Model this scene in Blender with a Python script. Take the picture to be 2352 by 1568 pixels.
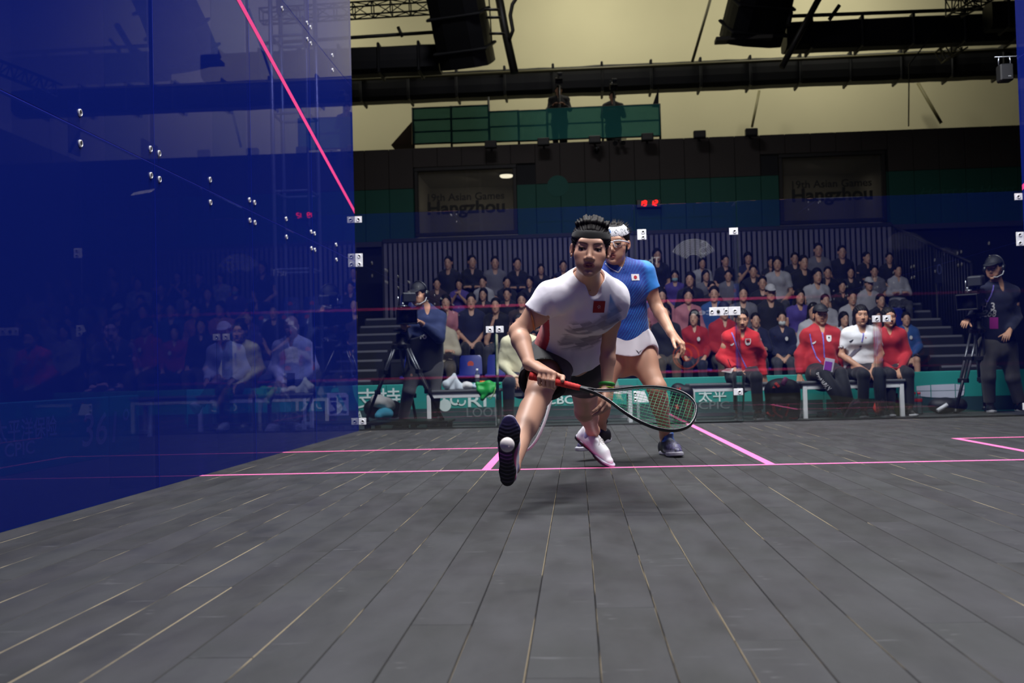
import bpy, bmesh, math, random
import numpy as np
from mathutils import Vector, Matrix
from mathutils.bvhtree import BVHTree

for _o in list(bpy.data.objects):
    bpy.data.objects.remove(_o, do_unlink=True)
SC = bpy.context.scene
COL = SC.collection
rng = random.Random(7)

# ------------------------------------------------------------------ camera
F_PX, W_PX, H_PX = 2385.738, 2352.0, 1568.0
CAM = np.array([2.15151, -0.33553, 0.55243])
YAW, PITCH, ROLL = -0.0622056, 0.0279339, -0.0252522


def cam_axes():
    cy, sy = math.cos(YAW), math.sin(YAW)
    cp, sp = math.cos(PITCH), math.sin(PITCH)
    cr, sr = math.cos(ROLL), math.sin(ROLL)
    f = np.array([sy * cp, cy * cp, sp])
    r = np.array([cy, -sy, 0.0])
    u = np.cross(r, f)
    return cr * r + sr * u, -sr * r + cr * u, f


C_R, C_U, C_F = cam_axes()
cam_data = bpy.data.cameras.new('camera')
cam_data.sensor_width = 36.0
cam_data.lens = F_PX / W_PX * 36.0
cam_data.clip_start = 0.02
cam_data.clip_end = 200
cam_data.dof.use_dof = True
cam_data.dof.focus_distance = 4.5
cam_data.dof.aperture_fstop = 4.5
cam = bpy.data.objects.new('camera', cam_data)
COL.objects.link(cam)
cam.matrix_world = Matrix(((C_R[0], C_U[0], -C_F[0], CAM[0]), (C_R[1], C_U[1], -C_F[1], CAM[1]),
                           (C_R[2], C_U[2], -C_F[2], CAM[2]), (0, 0, 0, 1)))
SC.camera = cam

# ------------------------------------------------------------------ exposure, world, large lights
SC.view_settings.view_transform = 'Standard'
SC.view_settings.look = 'None'
SC.view_settings.exposure = 0.0
SC.view_settings.gamma = 1.0
SC.view_settings.use_curve_mapping = False
world = bpy.data.worlds.new('hall_air')
SC.world = world
world.use_nodes = True
world.node_tree.nodes['Background'].inputs[0].default_value = (0.35, 0.42, 0.6, 1)
world.node_tree.nodes['Background'].inputs[1].default_value = 0.012


def area(name, loc, target, sx, sy, power, color=(1, 1, 1), spread=180):
    d = bpy.data.lights.new(name, 'AREA')
    d.shape = 'RECTANGLE'
    d.size, d.size_y = sx, sy
    d.energy = power
    d.color = color
    d.spread = math.radians(spread)
    o = bpy.data.objects.new(name, d)
    COL.objects.link(o)
    o.location = loc
    o.rotation_euler = (Vector(target) - Vector(loc)).to_track_quat('-Z', 'Y').to_euler()
    return o


# LED rig over the court (out of frame, above the glass)
area('court_light', (1.0, 6.2, 6.6), (1.6, 5.0, 0), 1.8, 0.6, 230, (1.0, 0.98, 0.97), 140)
area('court_light', (5.2, 6.2, 6.6), (4.6, 5.0, 0), 1.8, 0.6, 230, (1.0, 0.98, 0.97), 140)
area('court_light', (3.2, 2.3, 6.4), (3.1, 1.2, 0.6), 3.6, 0.8, 390, (1.0, 0.97, 0.98), 150)
area('court_light', (3.2, 8.2, 6.2), (3.2, 11.2, 0.2), 4.6, 0.6, 400, (1.0, 0.98, 0.98), 130)
# lamps of the hall roof: three wash the cream gallery wall; then two added fill lights
for _x in (-5.0, 2.2, 7.5):
    area('roof_lamp', (_x * 1.2, 24.4, 12.2), (_x * 1.2, 28.6, 7.6), 1.8, 0.7, 205, (1.0, 0.95, 0.82), 150)
area('stand_fill', (1.0, 15.5, 11.5), (1.5, 19.5, 2.0), 2.5, 1.0, 75, (0.95, 0.92, 1.0), 120)  # unseen fill added to brighten the stand and the dark hall wall
area('left_side_fill', (-0.7, 5.5, 8.4), (-1.3, 7.0, 0), 0.8, 3.0, 150, (0.95, 0.95, 1.0), 120)  # unseen fill added to light the left board and the people beside it


# ------------------------------------------------------------------ helpers: colour, materials
def lin(c):
    if isinstance(c, str):
        c = tuple(int(c[i:i + 2], 16) / 255 for i in (0, 2, 4))
    return tuple(x / 12.92 if x <= 0.04045 else ((x + 0.055) / 1.055) ** 2.4 for x in c[:3])


MATS = {}


def mat(name, color='808080', rough=0.6, metal=0.0, emit=None, estr=1.0, noise=0.0, nscale=8.0, bump=0.0, bscale=60.0,
        spec=0.5, vcol=False, sheen=0.0, sss=0.0, coat=0.0, stretch=None, alpha=1.0):
    if name in MATS:
        return MATS[name]
    m = bpy.data.materials.new(name)
    m.use_nodes = True
    nt = m.node_tree
    b = nt.nodes['Principled BSDF']
    L = lambda a, c: nt.links.new(a, c)
    b.inputs['Roughness'].default_value = rough
    b.inputs['Metallic'].default_value = metal
    b.inputs['Specular IOR Level'].default_value = spec
    c = lin(color)
    b.inputs['Base Color'].default_value = (*c, 1)
    src = None
    if vcol:
        a = nt.nodes.new('ShaderNodeVertexColor')
        a.layer_name = 'Col'
        src = a.outputs['Color']
    if noise or bump:
        tc = nt.nodes.new('ShaderNodeTexCoord')
        co = tc.outputs['Object']
        if stretch:
            mp = nt.nodes.new('ShaderNodeMapping')
            mp.inputs['Scale'].default_value = stretch
            L(co, mp.inputs['Vector'])
            co = mp.outputs['Vector']
    if noise:
        n = nt.nodes.new('ShaderNodeTexNoise')
        n.inputs['Scale'].default_value = nscale
        n.inputs['Detail'].default_value = 5
        L(co, n.inputs['Vector'])
        mr = nt.nodes.new('ShaderNodeMapRange')
        mr.inputs['From Min'].default_value = 0.25
        mr.inputs['From Max'].default_value = 0.75
        mr.inputs['To Min'].default_value = 1 - noise
        mr.inputs['To Max'].default_value = 1 + noise
        L(n.outputs['Fac'], mr.inputs['Value'])
        mx = nt.nodes.new('ShaderNodeMix')
        mx.data_type = 'RGBA'
        mx.blend_type = 'MULTIPLY'
        mx.inputs['Factor'].default_value = 1
        if src is not None:
            L(src, mx.inputs['A'])
        else:
            mx.inputs['A'].default_value = (*c, 1)
        L(mr.outputs['Result'], mx.inputs['B'])
        src = mx.outputs['Result']
    if src is not None:
        L(src, b.inputs['Base Color'])
    if bump:
        n2 = nt.nodes.new('ShaderNodeTexNoise')
        n2.inputs['Scale'].default_value = bscale
        n2.inputs['Detail'].default_value = 3
        L(co, n2.inputs['Vector'])
        bp = nt.nodes.new('ShaderNodeBump')
        bp.inputs['Strength'].default_value = bump
        bp.inputs['Distance'].default_value = 0.004
        L(n2.outputs['Fac'], bp.inputs['Height'])
        L(bp.outputs['Normal'], b.inputs['Normal'])
    if emit:
        b.inputs['Emission Color'].default_value = (*lin(emit), 1)
        b.inputs['Emission Strength'].default_value = estr
    if sheen:
        b.inputs['Sheen Weight'].default_value = sheen
    if sss:
        b.inputs['Subsurface Weight'].default_value = sss
        b.inputs['Subsurface Radius'].default_value = (0.012, 0.005, 0.003)
        b.inputs['Subsurface Scale'].default_value = 1.0
    if coat:
        b.inputs['Coat Weight'].default_value = coat
    if alpha < 1:
        b.inputs['Alpha'].default_value = alpha
    MATS[name] = m
    return m


def glass(name, tint, body=None, body_fac=0.0, ior=1.5, gain=1.0, rough=0.0, steep=1.0):
    """thin pane: tinted transmission, an optional diffuse film, Fresnel reflection"""
    if name in MATS:
        return MATS[name]
    m = bpy.data.materials.new(name)
    m.use_nodes = True
    nt = m.node_tree
    nt.nodes.clear()
    L = lambda a, c: nt.links.new(a, c)
    out = nt.nodes.new('ShaderNodeOutputMaterial')
    tr = nt.nodes.new('ShaderNodeBsdfTransparent')
    tr.inputs[0].default_value = (*tint, 1)
    cur = tr.outputs[0]
    if body_fac:
        df = nt.nodes.new('ShaderNodeBsdfDiffuse')
        df.inputs[0].default_value = (*body, 1)
        mx = nt.nodes.new('ShaderNodeMixShader')
        mx.inputs[0].default_value = body_fac
        L(cur, mx.inputs[1])
        L(df.outputs[0], mx.inputs[2])
        cur = mx.outputs[0]
    if gain:
        gl = nt.nodes.new('ShaderNodeBsdfGlossy')
        gl.inputs['Roughness'].default_value = rough
        gl.inputs[0].default_value = (1, 1, 1, 1)
        fr = nt.nodes.new('ShaderNodeFresnel')
        fr.inputs[0].default_value = ior
        mu = nt.nodes.new('ShaderNodeMath')
        mu.operation = 'MULTIPLY'
        mu.use_clamp = True
        mu.inputs[1].default_value = gain
        pw = nt.nodes.new('ShaderNodeMath')
        pw.operation = 'POWER'
        pw.inputs[1].default_value = steep
        L(fr.outputs[0], pw.inputs[0])
        L(pw.outputs[0], mu.inputs[0])
        mx = nt.nodes.new('ShaderNodeMixShader')
        L(mu.outputs[0], mx.inputs[0])
        L(cur, mx.inputs[1])
        L(gl.outputs[0], mx.inputs[2])
        cur = mx.outputs[0]
    L(cur, out.inputs[0])
    MATS[name] = m
    return m


# ------------------------------------------------------------------ helpers: places, meshes, things
def at(x, y, d):
    """point seen at photo pixel (x, y) at depth d along the view axis"""
    return CAM + d * (C_F + C_R * ((x - W_PX / 2) / F_PX) + C_U * ((H_PX / 2 - y) / F_PX))


def ray_hit(x, y, axis, val):
    v = C_F + C_R * ((x - W_PX / 2) / F_PX) + C_U * ((H_PX / 2 - y) / F_PX)
    return CAM + v * ((val - CAM[axis]) / v[axis])


def atY(x, y, Y):
    return ray_hit(x, y, 1, Y)


def atX(x, y, X):
    return ray_hit(x, y, 0, X)


def atZ(x, y, Z):
    return ray_hit(x, y, 2, Z)


def unit(v):
    v = np.asarray(v, float)
    return v / max(1e-9, np.linalg.norm(v))


def frame_from(z, xhint=(1, 0, 0)):
    z = unit(z)
    x = np.asarray(xhint, float)
    x = x - z * np.dot(x, z)
    if np.linalg.norm(x) < 1e-6:
        x = np.cross((0, 1, 0), z)
    x = unit(x)
    return x, np.cross(z, x), z


def world_off(parent):
    o = np.zeros(3)
    while parent is not None:
        o += np.array(parent.location)
        parent = parent.parent
    return o


def link_mesh(name, me, parent=None):
    o = bpy.data.objects.new(name, me)
    COL.objects.link(o)
    if parent is not None:
        o.parent = parent
    return o


def tag(o, label=None, cat=None, group=None, kind=None):
    if label:
        o['label'] = label
    if cat:
        o['category'] = cat
    if group:
        o['group'] = group
    if kind:
        o['kind'] = kind
    return o


def thing(name, label, cat, loc=(0, 0, 0), group=None, kind=None):
    o = bpy.data.objects.new(name, None)
    o.empty_display_size = 0.1
    COL.objects.link(o)
    o.location = [float(v) for v in loc]
    return tag(o, label, cat, group, kind)


class MB:
    def __init__(self):
        self.v, self.f, self.m, self.s = [], [], [], []

    def add(self, verts, faces, mi=0, smooth=False):
        b = len(self.v)
        self.v.extend([tuple(map(float, p)) for p in verts])
        for f in faces:
            self.f.append([b + i for i in f])
            self.m.append(mi)
            self.s.append(smooth)
        return self

    def box(self, lo, hi, mi=0, bev=0.0):
        lo, hi = np.minimum(lo, hi), np.maximum(lo, hi)
        c, h = (np.array(lo) + hi) / 2, (np.array(hi, float) - lo) / 2
        return self.obox(c, h, np.eye(3), mi, bev)

    def obox(self, c, h, R, mi=0, bev=0.0):
        """box with half sizes h, axes = columns of R; bev chamfers every edge"""
        c, h, R = np.array(c, float), np.array(h, float), np.array(R, float)
        if bev <= 0:
            vs = [(sx * h[0], sy * h[1], sz * h[2]) for sz in (-1, 1) for sy in (-1, 1) for sx in (-1, 1)]
            fs = [(0, 2, 3, 1), (4, 5, 7, 6), (0, 1, 5, 4), (2, 6, 7, 3), (0, 4, 6, 2), (1, 3, 7, 5)]
        else:
            b = min(bev, 0.49 * 2 * min(h))
            vs, idx = [], {}
            for sx in (-1, 1):
                for sy in (-1, 1):
                    for sz in (-1, 1):
                        for ax in range(3):
                            p = np.array([sx, sy, sz]) * (h - b)
                            p[ax] += (sx, sy, sz)[ax] * b
                            idx[(sx, sy, sz, ax)] = len(vs)
                            vs.append(p)
            fs = []
            for ax in range(3):
                o1, o2 = (ax + 1) % 3, (ax + 2) % 3
                for s in (-1, 1):
                    q = []
                    for a, e in ((-1, -1), (1, -1), (1, 1), (-1, 1)):
                        k = [0, 0, 0]
                        k[ax], k[o1], k[o2] = s, a, e
                        q.append(idx[(*k, ax)])
                    fs.append(q if s > 0 else q[::-1])
                for a in (-1, 1):
                    for e in (-1, 1):
                        k0, k1 = [0, 0, 0], [0, 0, 0]
                        k0[ax], k0[o1], k0[o2] = -1, a, e
                        k1[ax], k1[o1], k1[o2] = 1, a, e
                        q = [idx[(*k0, o1)], idx[(*k1, o1)], idx[(*k1, o2)], idx[(*k0, o2)]]
                        fs.append(q if a * e < 0 else q[::-1])
            for sx in (-1, 1):
                for sy in (-1, 1):
                    for sz in (-1, 1):
                        q = [idx[(sx, sy, sz, 0)], idx[(sx, sy, sz, 1)], idx[(sx, sy, sz, 2)]]
                        fs.append(q if sx * sy * sz > 0 else q[::-1])
        return self.add([c + R @ np.array(p) for p in vs], fs, mi)

    def beam(self, a, b, w, t, up=(0, 0, 1), mi=0, bev=0.0):
        """square bar from a to b; w across, t along 'up'"""
        a, b = np.array(a, float), np.array(b, float)
        y = unit(b - a)
        u = np.array(up, float)
        u = u - y * np.dot(u, y)
        if np.linalg.norm(u) < 1e-6:
            u = np.array([1.0, 0, 0]) - y * y[0]
        u = unit(u)
        x = np.cross(y, u)
        return self.obox((a + b) / 2, (w / 2, np.linalg.norm(b - a) / 2, t / 2), np.stack([x, y, u], 1), mi, bev)

    def tube(self, pts, r, n=8, mi=0, caps=True, closed=False, smooth=True, hint=None):
        pts = [np.array(p, float) for p in pts]
        k = len(pts)
        rs = r if hasattr(r, '__len__') else [r] * k
        tang = []
        for i in range(k):
            if closed:
                t = pts[(i + 1) % k] - pts[i - 1]
            else:
                t = pts[min(i + 1, k - 1)] - pts[max(i - 1, 0)]
            tang.append(unit(t))
        h = hint if hint is not None else ((0, 0, 1) if abs(tang[0][2]) < 0.9 else (1, 0, 0))
        x = unit(np.array(h, float) - tang[0] * np.dot(h, tang[0]))
        vs = []
        for i in range(k):
            x = unit(x - tang[i] * np.dot(x, tang[i]))
            y = np.cross(tang[i], x)
            for j in range(n):
                a = 2 * math.pi * j / n
                vs.append(pts[i] + rs[i] * (math.cos(a) * x + math.sin(a) * y))
        fs = []
        for i in range(k if closed else k - 1):
            i2 = (i + 1) % k
            for j in range(n):
                j2 = (j + 1) % n
                fs.append((i * n + j, i * n + j2, i2 * n + j2, i2 * n + j))
        self.add(vs, fs, mi, smooth)
        if caps and not closed:
            b = len(self.v) - len(vs)
            self.f.append([b + j for j in range(n)][::-1])
            self.f.append([b + (k - 1) * n + j for j in range(n)])
            self.m += [mi, mi]
            self.s += [False, False]
        return self

    def cyl(self, a, b, r, r2=None, n=12, mi=0, smooth=True):
        return self.tube([a, b], [r, r if r2 is None else r2], n, mi, True, False, smooth)

    def lathe(self, o, axis, prof, n=16, mi=0, smooth=True, caps=True):
        """prof: list of (radius, height along axis)"""
        x, y, z = frame_from(axis, (1, 0, 0) if abs(unit(axis)[0]) < 0.9 else (0, 1, 0))
        o = np.array(o, float)
        vs = [o + z * hh + rr * (math.cos(2 * math.pi * j / n) * x + math.sin(2 * math.pi * j / n) * y)
              for rr, hh in prof for j in range(n)]
        fs = [(i * n + j, i * n + (j + 1) % n, (i + 1) * n + (j + 1) % n, (i + 1) * n + j)
              for i in range(len(prof) - 1) for j in range(n)]
        if caps:
            fs.append(list(range(n))[::-1])
            fs.append([(len(prof) - 1) * n + j for j in range(n)])
        return self.add(vs, fs, mi, smooth)

    def ball(self, c, r, n=16, m=10, mi=0, R=None):
        r = np.array(r if hasattr(r, '__len__') else (r, r, r), float)
        R = np.eye(3) if R is None else np.array(R)
        c = np.array(c, float)
        vs = [c + R @ (r * np.array([0, 0, 1.0]))]
        for i in range(1, m):
            t = math.pi * i / m
            for j in range(n):
                a = 2 * math.pi * j / n
                vs.append(c + R @ (r * np.array([math.sin(t) * math.cos(a), math.sin(t) * math.sin(a), math.cos(t)])))
        vs.append(c + R @ (r * np.array([0, 0, -1.0])))
        fs = [(0, 1 + j, 1 + (j + 1) % n) for j in range(n)]
        for i in range(m - 2):
            for j in range(n):
                a, b2 = 1 + i * n + j, 1 + i * n + (j + 1) % n
                fs.append((a, a + n, b2 + n, b2))
        e = len(vs) - 1
        fs += [(1 + (m - 2) * n + (j + 1) % n, 1 + (m - 2) * n + j, e) for j in range(n)]
        return self.add(vs, fs, mi, True)

    def prism(self, poly, off, mi=0, smooth=False):
        """extrude a 3D polygon by vector off"""
        poly = [np.array(p, float) for p in poly]
        n = len(poly)
        off = np.array(off, float)
        vs = poly + [p + off for p in poly]
        fs = [list(range(n))[::-1], [n + i for i in range(n)]]
        fs += [(i, (i + 1) % n, n + (i + 1) % n, n + i) for i in range(n)]
        nrm = sum(np.cross(poly[i] - poly[0], poly[(i + 1) % n] - poly[0]) for i in range(1, n - 1))
        if np.dot(nrm, off) < 0:
            fs = [f[::-1] for f in fs]
        return self.add(vs, fs, mi, smooth)

    def grid(self, P, mi=0, smooth=True):
        """P: rows x cols array of points"""
        r, c = len(P), len(P[0])
        vs = [p for row in P for p in row]
        fs = [(i * c + j, i * c + j + 1, (i + 1) * c + j + 1, (i + 1) * c + j) for i in range(r - 1) for j in range(c - 1)]
        return self.add(vs, fs, mi, smooth)

    def build(self, name, mats, parent=None, local=False):
        me = bpy.data.meshes.new(name)
        off = np.zeros(3) if local else world_off(parent)
        me.from_pydata([tuple(np.array(p) - off) for p in self.v], [], self.f)
        if not isinstance(mats, (list, tuple)):
            mats = [mats]
        for m in mats:
            me.materials.append(m)
        me.polygons.foreach_set('material_index', self.m)
        me.polygons.foreach_set('use_smooth', self.s)
        me.update()
        return link_mesh(name, me, parent)


def struct(name, mb, mats, parent=None, label=None):
    o = mb.build(name, mats, parent)
    if parent is None:
        o['kind'] = 'structure'
    if label:
        o['label'] = label
    return o


def copy_tree(o, parent=None, override=None):
    """copy a thing with its parts and sub-parts; override: {part name stem: [materials]} set on the copies"""
    c = o.copy()
    COL.objects.link(c)
    if parent is not None:
        c.parent = parent
    st = o.name.split('.')[0]
    if override and st in override:
        for i, m in enumerate(override[st]):
            if i < len(c.material_slots) and m is not None:
                c.material_slots[i].link = 'OBJECT'
                c.material_slots[i].material = m
    for ch in list(o.children):
        copy_tree(ch, c, override)
    return c


_TXT = {}


def text_mesh(body, size=1.0, bold=0.0, align='CENTER', shear=0.0, spacing=1.0):
    """2D verts (x, y) and faces of a line of lettering"""
    k = (body, size, bold, align, shear, spacing)
    if k in _TXT:
        return _TXT[k]
    cu = bpy.data.curves.new('lettering', 'FONT')
    cu.body = body
    cu.size = size
    cu.offset = bold
    cu.align_x = align
    cu.align_y = 'CENTER'
    cu.shear = shear
    cu.space_character = spacing
    cu.resolution_u = 3
    o = bpy.data.objects.new('lettering', cu)
    COL.objects.link(o)
    bpy.context.view_layer.update()
    dg = bpy.context.evaluated_depsgraph_get()
    me = o.evaluated_get(dg).to_mesh()
    V = np.array([v.co[:] for v in me.vertices])[:, :2] if len(me.vertices) else np.zeros((0, 2))
    Fc = [list(p.vertices) for p in me.polygons]
    o.evaluated_get(dg).to_mesh_clear()
    bpy.data.objects.remove(o, do_unlink=True)
    bpy.data.curves.remove(cu)
    _TXT[k] = (V, Fc)
    return V, Fc


def text_on(mb, body, c, x, y, size, mi=0, bold=0.0, thick=0.002, align='CENTER', shear=0.0, spacing=1.0, width=None):
    """lettering in the plane (x, y) around c, front face raised by 'thick' along x cross y"""
    V, Fc = text_mesh(body, size, bold, align, shear, spacing)
    if len(V) == 0:
        return
    x, y = unit(x), unit(y)
    n = np.cross(x, y)
    V = V.copy()
    if width:
        V[:, 0] *= width / max(1e-6, np.ptp(V[:, 0]))
    if align == 'CENTER':
        V[:, 0] -= (V[:, 0].min() + V[:, 0].max()) / 2
    V[:, 1] -= (V[:, 1].min() + V[:, 1].max()) / 2
    mb.add([np.array(c) + p[0] * x + p[1] * y + n * thick for p in V], Fc, mi)


def ngon_ring(mb, c, x, y, r0, r1, n=32, mi=0, a0=0.0, a1=2 * math.pi):
    vs, fs = [], []
    k = n + 1
    for i in range(k):
        a = a0 + (a1 - a0) * i / n
        for r in (r0, r1):
            vs.append(np.array(c) + r * (math.cos(a) * np.array(x) + math.sin(a) * np.array(y)))
    for i in range(n):
        fs.append((2 * i, 2 * i + 1, 2 * i + 3, 2 * i + 2))
    mb.add(vs, fs, mi)
# ------------------------------------------------------------------ signed-distance modelling for bodies and cloth
class Sdf:
    def __init__(self):
        self.p = []

    def _a(self, fn, c, R, op, k):
        self.p.append((fn, np.array(c, float), float(R), op, float(k)))
        return self

    def cap(self, a, b, ra, rb=None, k=0.02, op='u', ax=None, fl=1.0):
        a, b = np.array(a, float), np.array(b, float)
        rb = ra if rb is None else rb
        ab = b - a
        L2 = max(1e-12, float(ab @ ab))
        if ax is not None:
            ax = unit(ax)

        def fn(P):
            q = P - a
            t = np.clip((q @ ab) / L2, 0, 1)
            v = q - t[..., None] * ab
            if ax is not None:
                w = v @ ax
                v = v + ((1.0 / fl - 1.0) * w)[..., None] * ax
            d = np.sqrt((v * v).sum(-1)) - (ra + (rb - ra) * t)
            return d * min(1.0, fl)
        return self._a(fn, (a + b) / 2, math.sqrt(L2) / 2 + max(ra, rb) * max(1.0, fl), op, k)

    def ell(self, c, r, R=None, k=0.02, op='u'):
        c, r = np.array(c, float), np.array(r if hasattr(r, '__len__') else (r, r, r), float)
        M = np.eye(3) if R is None else np.array(R, float)

        def fn(P):
            q = (P - c) @ M
            k0 = np.sqrt(((q / r) ** 2).sum(-1))
            k1 = np.sqrt(((q / (r * r)) ** 2).sum(-1))
            return np.where(k0 < 1e-6, -r.min(), k0 * (k0 - 1.0) / np.maximum(k1, 1e-9))
        return self._a(fn, c, r.max(), op, k)

    def rbox(self, c, h, R=None, rd=0.01, k=0.01, op='u'):
        c, h = np.array(c, float), np.array(h, float)
        M = np.eye(3) if R is None else np.array(R, float)

        def fn(P):
            q = np.abs((P - c) @ M) - (h - rd)
            return np.sqrt((np.maximum(q, 0) ** 2).sum(-1)) + np.minimum(q.max(-1), 0) - rd
        return self._a(fn, c, np.linalg.norm(h), op, k)

    def plane(self, o, n, k=0.0, op='i'):
        """keep the side n points away from (op i)"""
        o, n = np.array(o, float), unit(n)
        return self._a(lambda P: (P - o) @ n, o, 1e9, op, k)

    def func(self, fn, c=(0, 0, 0), R=1e9, op='add', k=0.0):
        return self._a(fn, c, R, op, k)

    def extend(self, other):
        self.p += other.p
        return self

    def eval(self, P, cen, rad):
        """P: (nb, m, 3) points in blocks with centres cen and radius rad"""
        d = np.full(P.shape[:2], 1e3)
        for fn, c, R, op, k in self.p:
            if R < 1e8:
                sel = np.where(((cen - c) ** 2).sum(-1) < (R + k + rad + 0.06) ** 2)[0]
                if len(sel) == 0:
                    continue
            else:
                sel = slice(None)
            a = d[sel]
            b = fn(P[sel])
            if op == 'u':
                r = np.minimum(a, b)
                if k > 0:
                    h = np.maximum(k - np.abs(a - b), 0) / k
                    r = r - h * h * k * 0.25
            elif op == 's':
                r = np.maximum(a, -b)
                if k > 0:
                    h = np.maximum(k - np.abs(a + b), 0) / k
                    r = r + h * h * k * 0.25
            elif op == 'i':
                r = np.maximum(a, b)
                if k > 0:
                    h = np.maximum(k - np.abs(a - b), 0) / k
                    r = r + h * h * k * 0.25
            else:
                r = a + b
            d[sel] = r
        return d

    def mesh(self, h, lo=None, hi=None, B=8):
        los, his = [], []
        for fn, c, R, op, k in self.p:
            if op == 'u' and R < 1e8:
                los.append(c - R - k)
                his.append(c + R + k)
        l = np.min(los, 0) - 2 * h if lo is None else np.maximum(np.array(lo, float), np.min(los, 0) - 2 * h)
        u = np.max(his, 0) + 2 * h if hi is None else np.minimum(np.array(hi, float), np.max(his, 0) + 2 * h)
        S = B * h
        n = np.maximum(1, np.ceil((u - l) / S).astype(int))
        ii = np.stack(np.meshgrid(*[np.arange(m) for m in n], indexing='ij'), -1).reshape(-1, 3)
        cen = l + (ii + 0.5) * S
        rad = S * 0.8661
        keep = []
        for s in range(0, len(cen), 20000):
            keep.append(np.abs(self.eval(cen[s:s + 20000, None, :], cen[s:s + 20000], rad)[:, 0]) < rad * 1.35 + 0.004)
        ii = ii[np.concatenate(keep)]
        cen = l + (ii + 0.5) * S
        g = np.stack(np.meshgrid(*[np.arange(B + 1)] * 3, indexing='ij'), -1)
        D = np.empty((len(ii), B + 1, B + 1, B + 1), np.float32)
        for s in range(0, len(ii), 1500):
            P = l + (ii[s:s + 1500, None, :] * B + g.reshape(1, -1, 3)) * h
            D[s:s + 1500] = self.eval(P, cen[s:s + 1500], rad).reshape(-1, B + 1, B + 1, B + 1)
        ins = D < 0
        cs = np.zeros((len(ii), B, B, B), np.int8)
        for a in (0, 1):
            for b in (0, 1):
                for c in (0, 1):
                    cs += ins[:, a:a + B, b:b + B, c:c + B]
        act = np.argwhere((cs > 0) & (cs < 8))
        bi, ci = act[:, 0], act[:, 1:]
        gi = ii[bi] * B + ci
        N = n * B + 2
        key = lambda q: ((q[:, 0] + 1) * (N[1] + 2) + q[:, 1] + 1) * (N[2] + 2) + q[:, 2] + 1
        ky = key(gi)
        order = np.argsort(ky)
        ky, gi, bi, ci = ky[order], gi[order], bi[order], ci[order]
        acc = np.zeros((len(ky), 3))
        cnt = np.zeros(len(ky))
        cor = {}
        for a in (0, 1):
            for b in (0, 1):
                for c in (0, 1):
                    cor[(a, b, c)] = D[bi, ci[:, 0] + a, ci[:, 1] + b, ci[:, 2] + c].astype(float)
        for ax in range(3):
            o1, o2 = [q for q in range(3) if q != ax]
            for a in (0, 1):
                for b in (0, 1):
                    k0, k1 = [0, 0, 0], [0, 0, 0]
                    k0[o1] = k1[o1] = a
                    k0[o2] = k1[o2] = b
                    k1[ax] = 1
                    d0, d1 = cor[tuple(k0)], cor[tuple(k1)]
                    x = (d0 < 0) != (d1 < 0)
                    t = np.where(x, d0 / np.where(x, d0 - d1, 1), 0)
                    p = np.zeros((len(ky), 3))
                    p[:, o1], p[:, o2], p[:, ax] = a, b, t
                    acc[x] += p[x]
                    cnt[x] += 1
        V = l + (gi + acc / np.maximum(cnt, 1)[:, None]) * h
        quads = []
        for ax in range(3):
            o1, o2 = (ax + 1) % 3, (ax + 2) % 3
            s0 = [slice(None), slice(0, B), slice(0, B), slice(0, B)]
            s1 = list(s0)
            s1[ax + 1] = slice(1, B + 1)
            A0, A1 = ins[tuple(s0)], ins[tuple(s1)]
            e = np.argwhere(A0 != A1)
            fl = A0[tuple(e.T)]
            q = ii[e[:, 0]] * B + e[:, 1:]
            c4 = []
            for a, b in ((0, 0), (1, 0), (1, 1), (0, 1)):
                r = q.copy()
                r[:, o1] -= a
                r[:, o2] -= b
                kk = key(r)
                j = np.clip(np.searchsorted(ky, kk), 0, len(ky) - 1)
                c4.append(np.where(ky[j] == kk, j, -1))
            Q = np.stack(c4, 1)
            ok = (Q >= 0).all(1)
            Q, fl = Q[ok], fl[ok]
            Q[~fl] = Q[~fl][:, ::-1]
            quads.append(Q)
        Q = np.concatenate(quads)
        used = np.unique(Q)
        re = np.full(len(V), -1)
        re[used] = np.arange(len(used))
        return V[used], re[Q]


def smooth_mesh(V, Q, it=1, f=0.5):
    if it <= 0:
        return V
    E = np.concatenate([Q[:, [0, 1]], Q[:, [1, 2]], Q[:, [2, 3]], Q[:, [3, 0]]])
    E = np.concatenate([E, E[:, ::-1]])
    deg = np.bincount(E[:, 0], minlength=len(V))[:, None]
    for _ in range(it):
        A = np.stack([np.bincount(E[:, 0], V[E[:, 1], c], minlength=len(V)) for c in range(3)], 1)
        V = V * (1 - f) + f * A / np.maximum(deg, 1)
    return V


def mesh_np(name, V, Q, mats, parent=None, mi=None, col=None, local=False):
    off = np.zeros(3) if local else world_off(parent)
    me = bpy.data.meshes.new(name)
    Q = np.asarray(Q)
    n, k = Q.shape
    me.vertices.add(len(V))
    me.vertices.foreach_set('co', (np.asarray(V) - off).astype(np.float32).ravel())
    me.loops.add(n * k)
    me.loops.foreach_set('vertex_index', Q.astype(np.int32).ravel())
    me.polygons.add(n)
    me.polygons.foreach_set('loop_start', (np.arange(n) * k).astype(np.int32))
    me.polygons.foreach_set('use_smooth', np.ones(n, bool))
    if not isinstance(mats, (list, tuple)):
        mats = [mats]
    for m in mats:
        me.materials.append(m)
    if mi is not None:
        me.polygons.foreach_set('material_index', np.asarray(mi, np.int32))
    if col is not None:
        a = me.color_attributes.new('Col', 'FLOAT_COLOR', 'POINT')
        c4 = np.ones((len(V), 4), np.float32)
        c4[:, :3] = col
        a.data.foreach_set('color', c4.ravel())
    me.update(calc_edges=True)
    me.validate()
    return link_mesh(name, me, parent)


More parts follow.
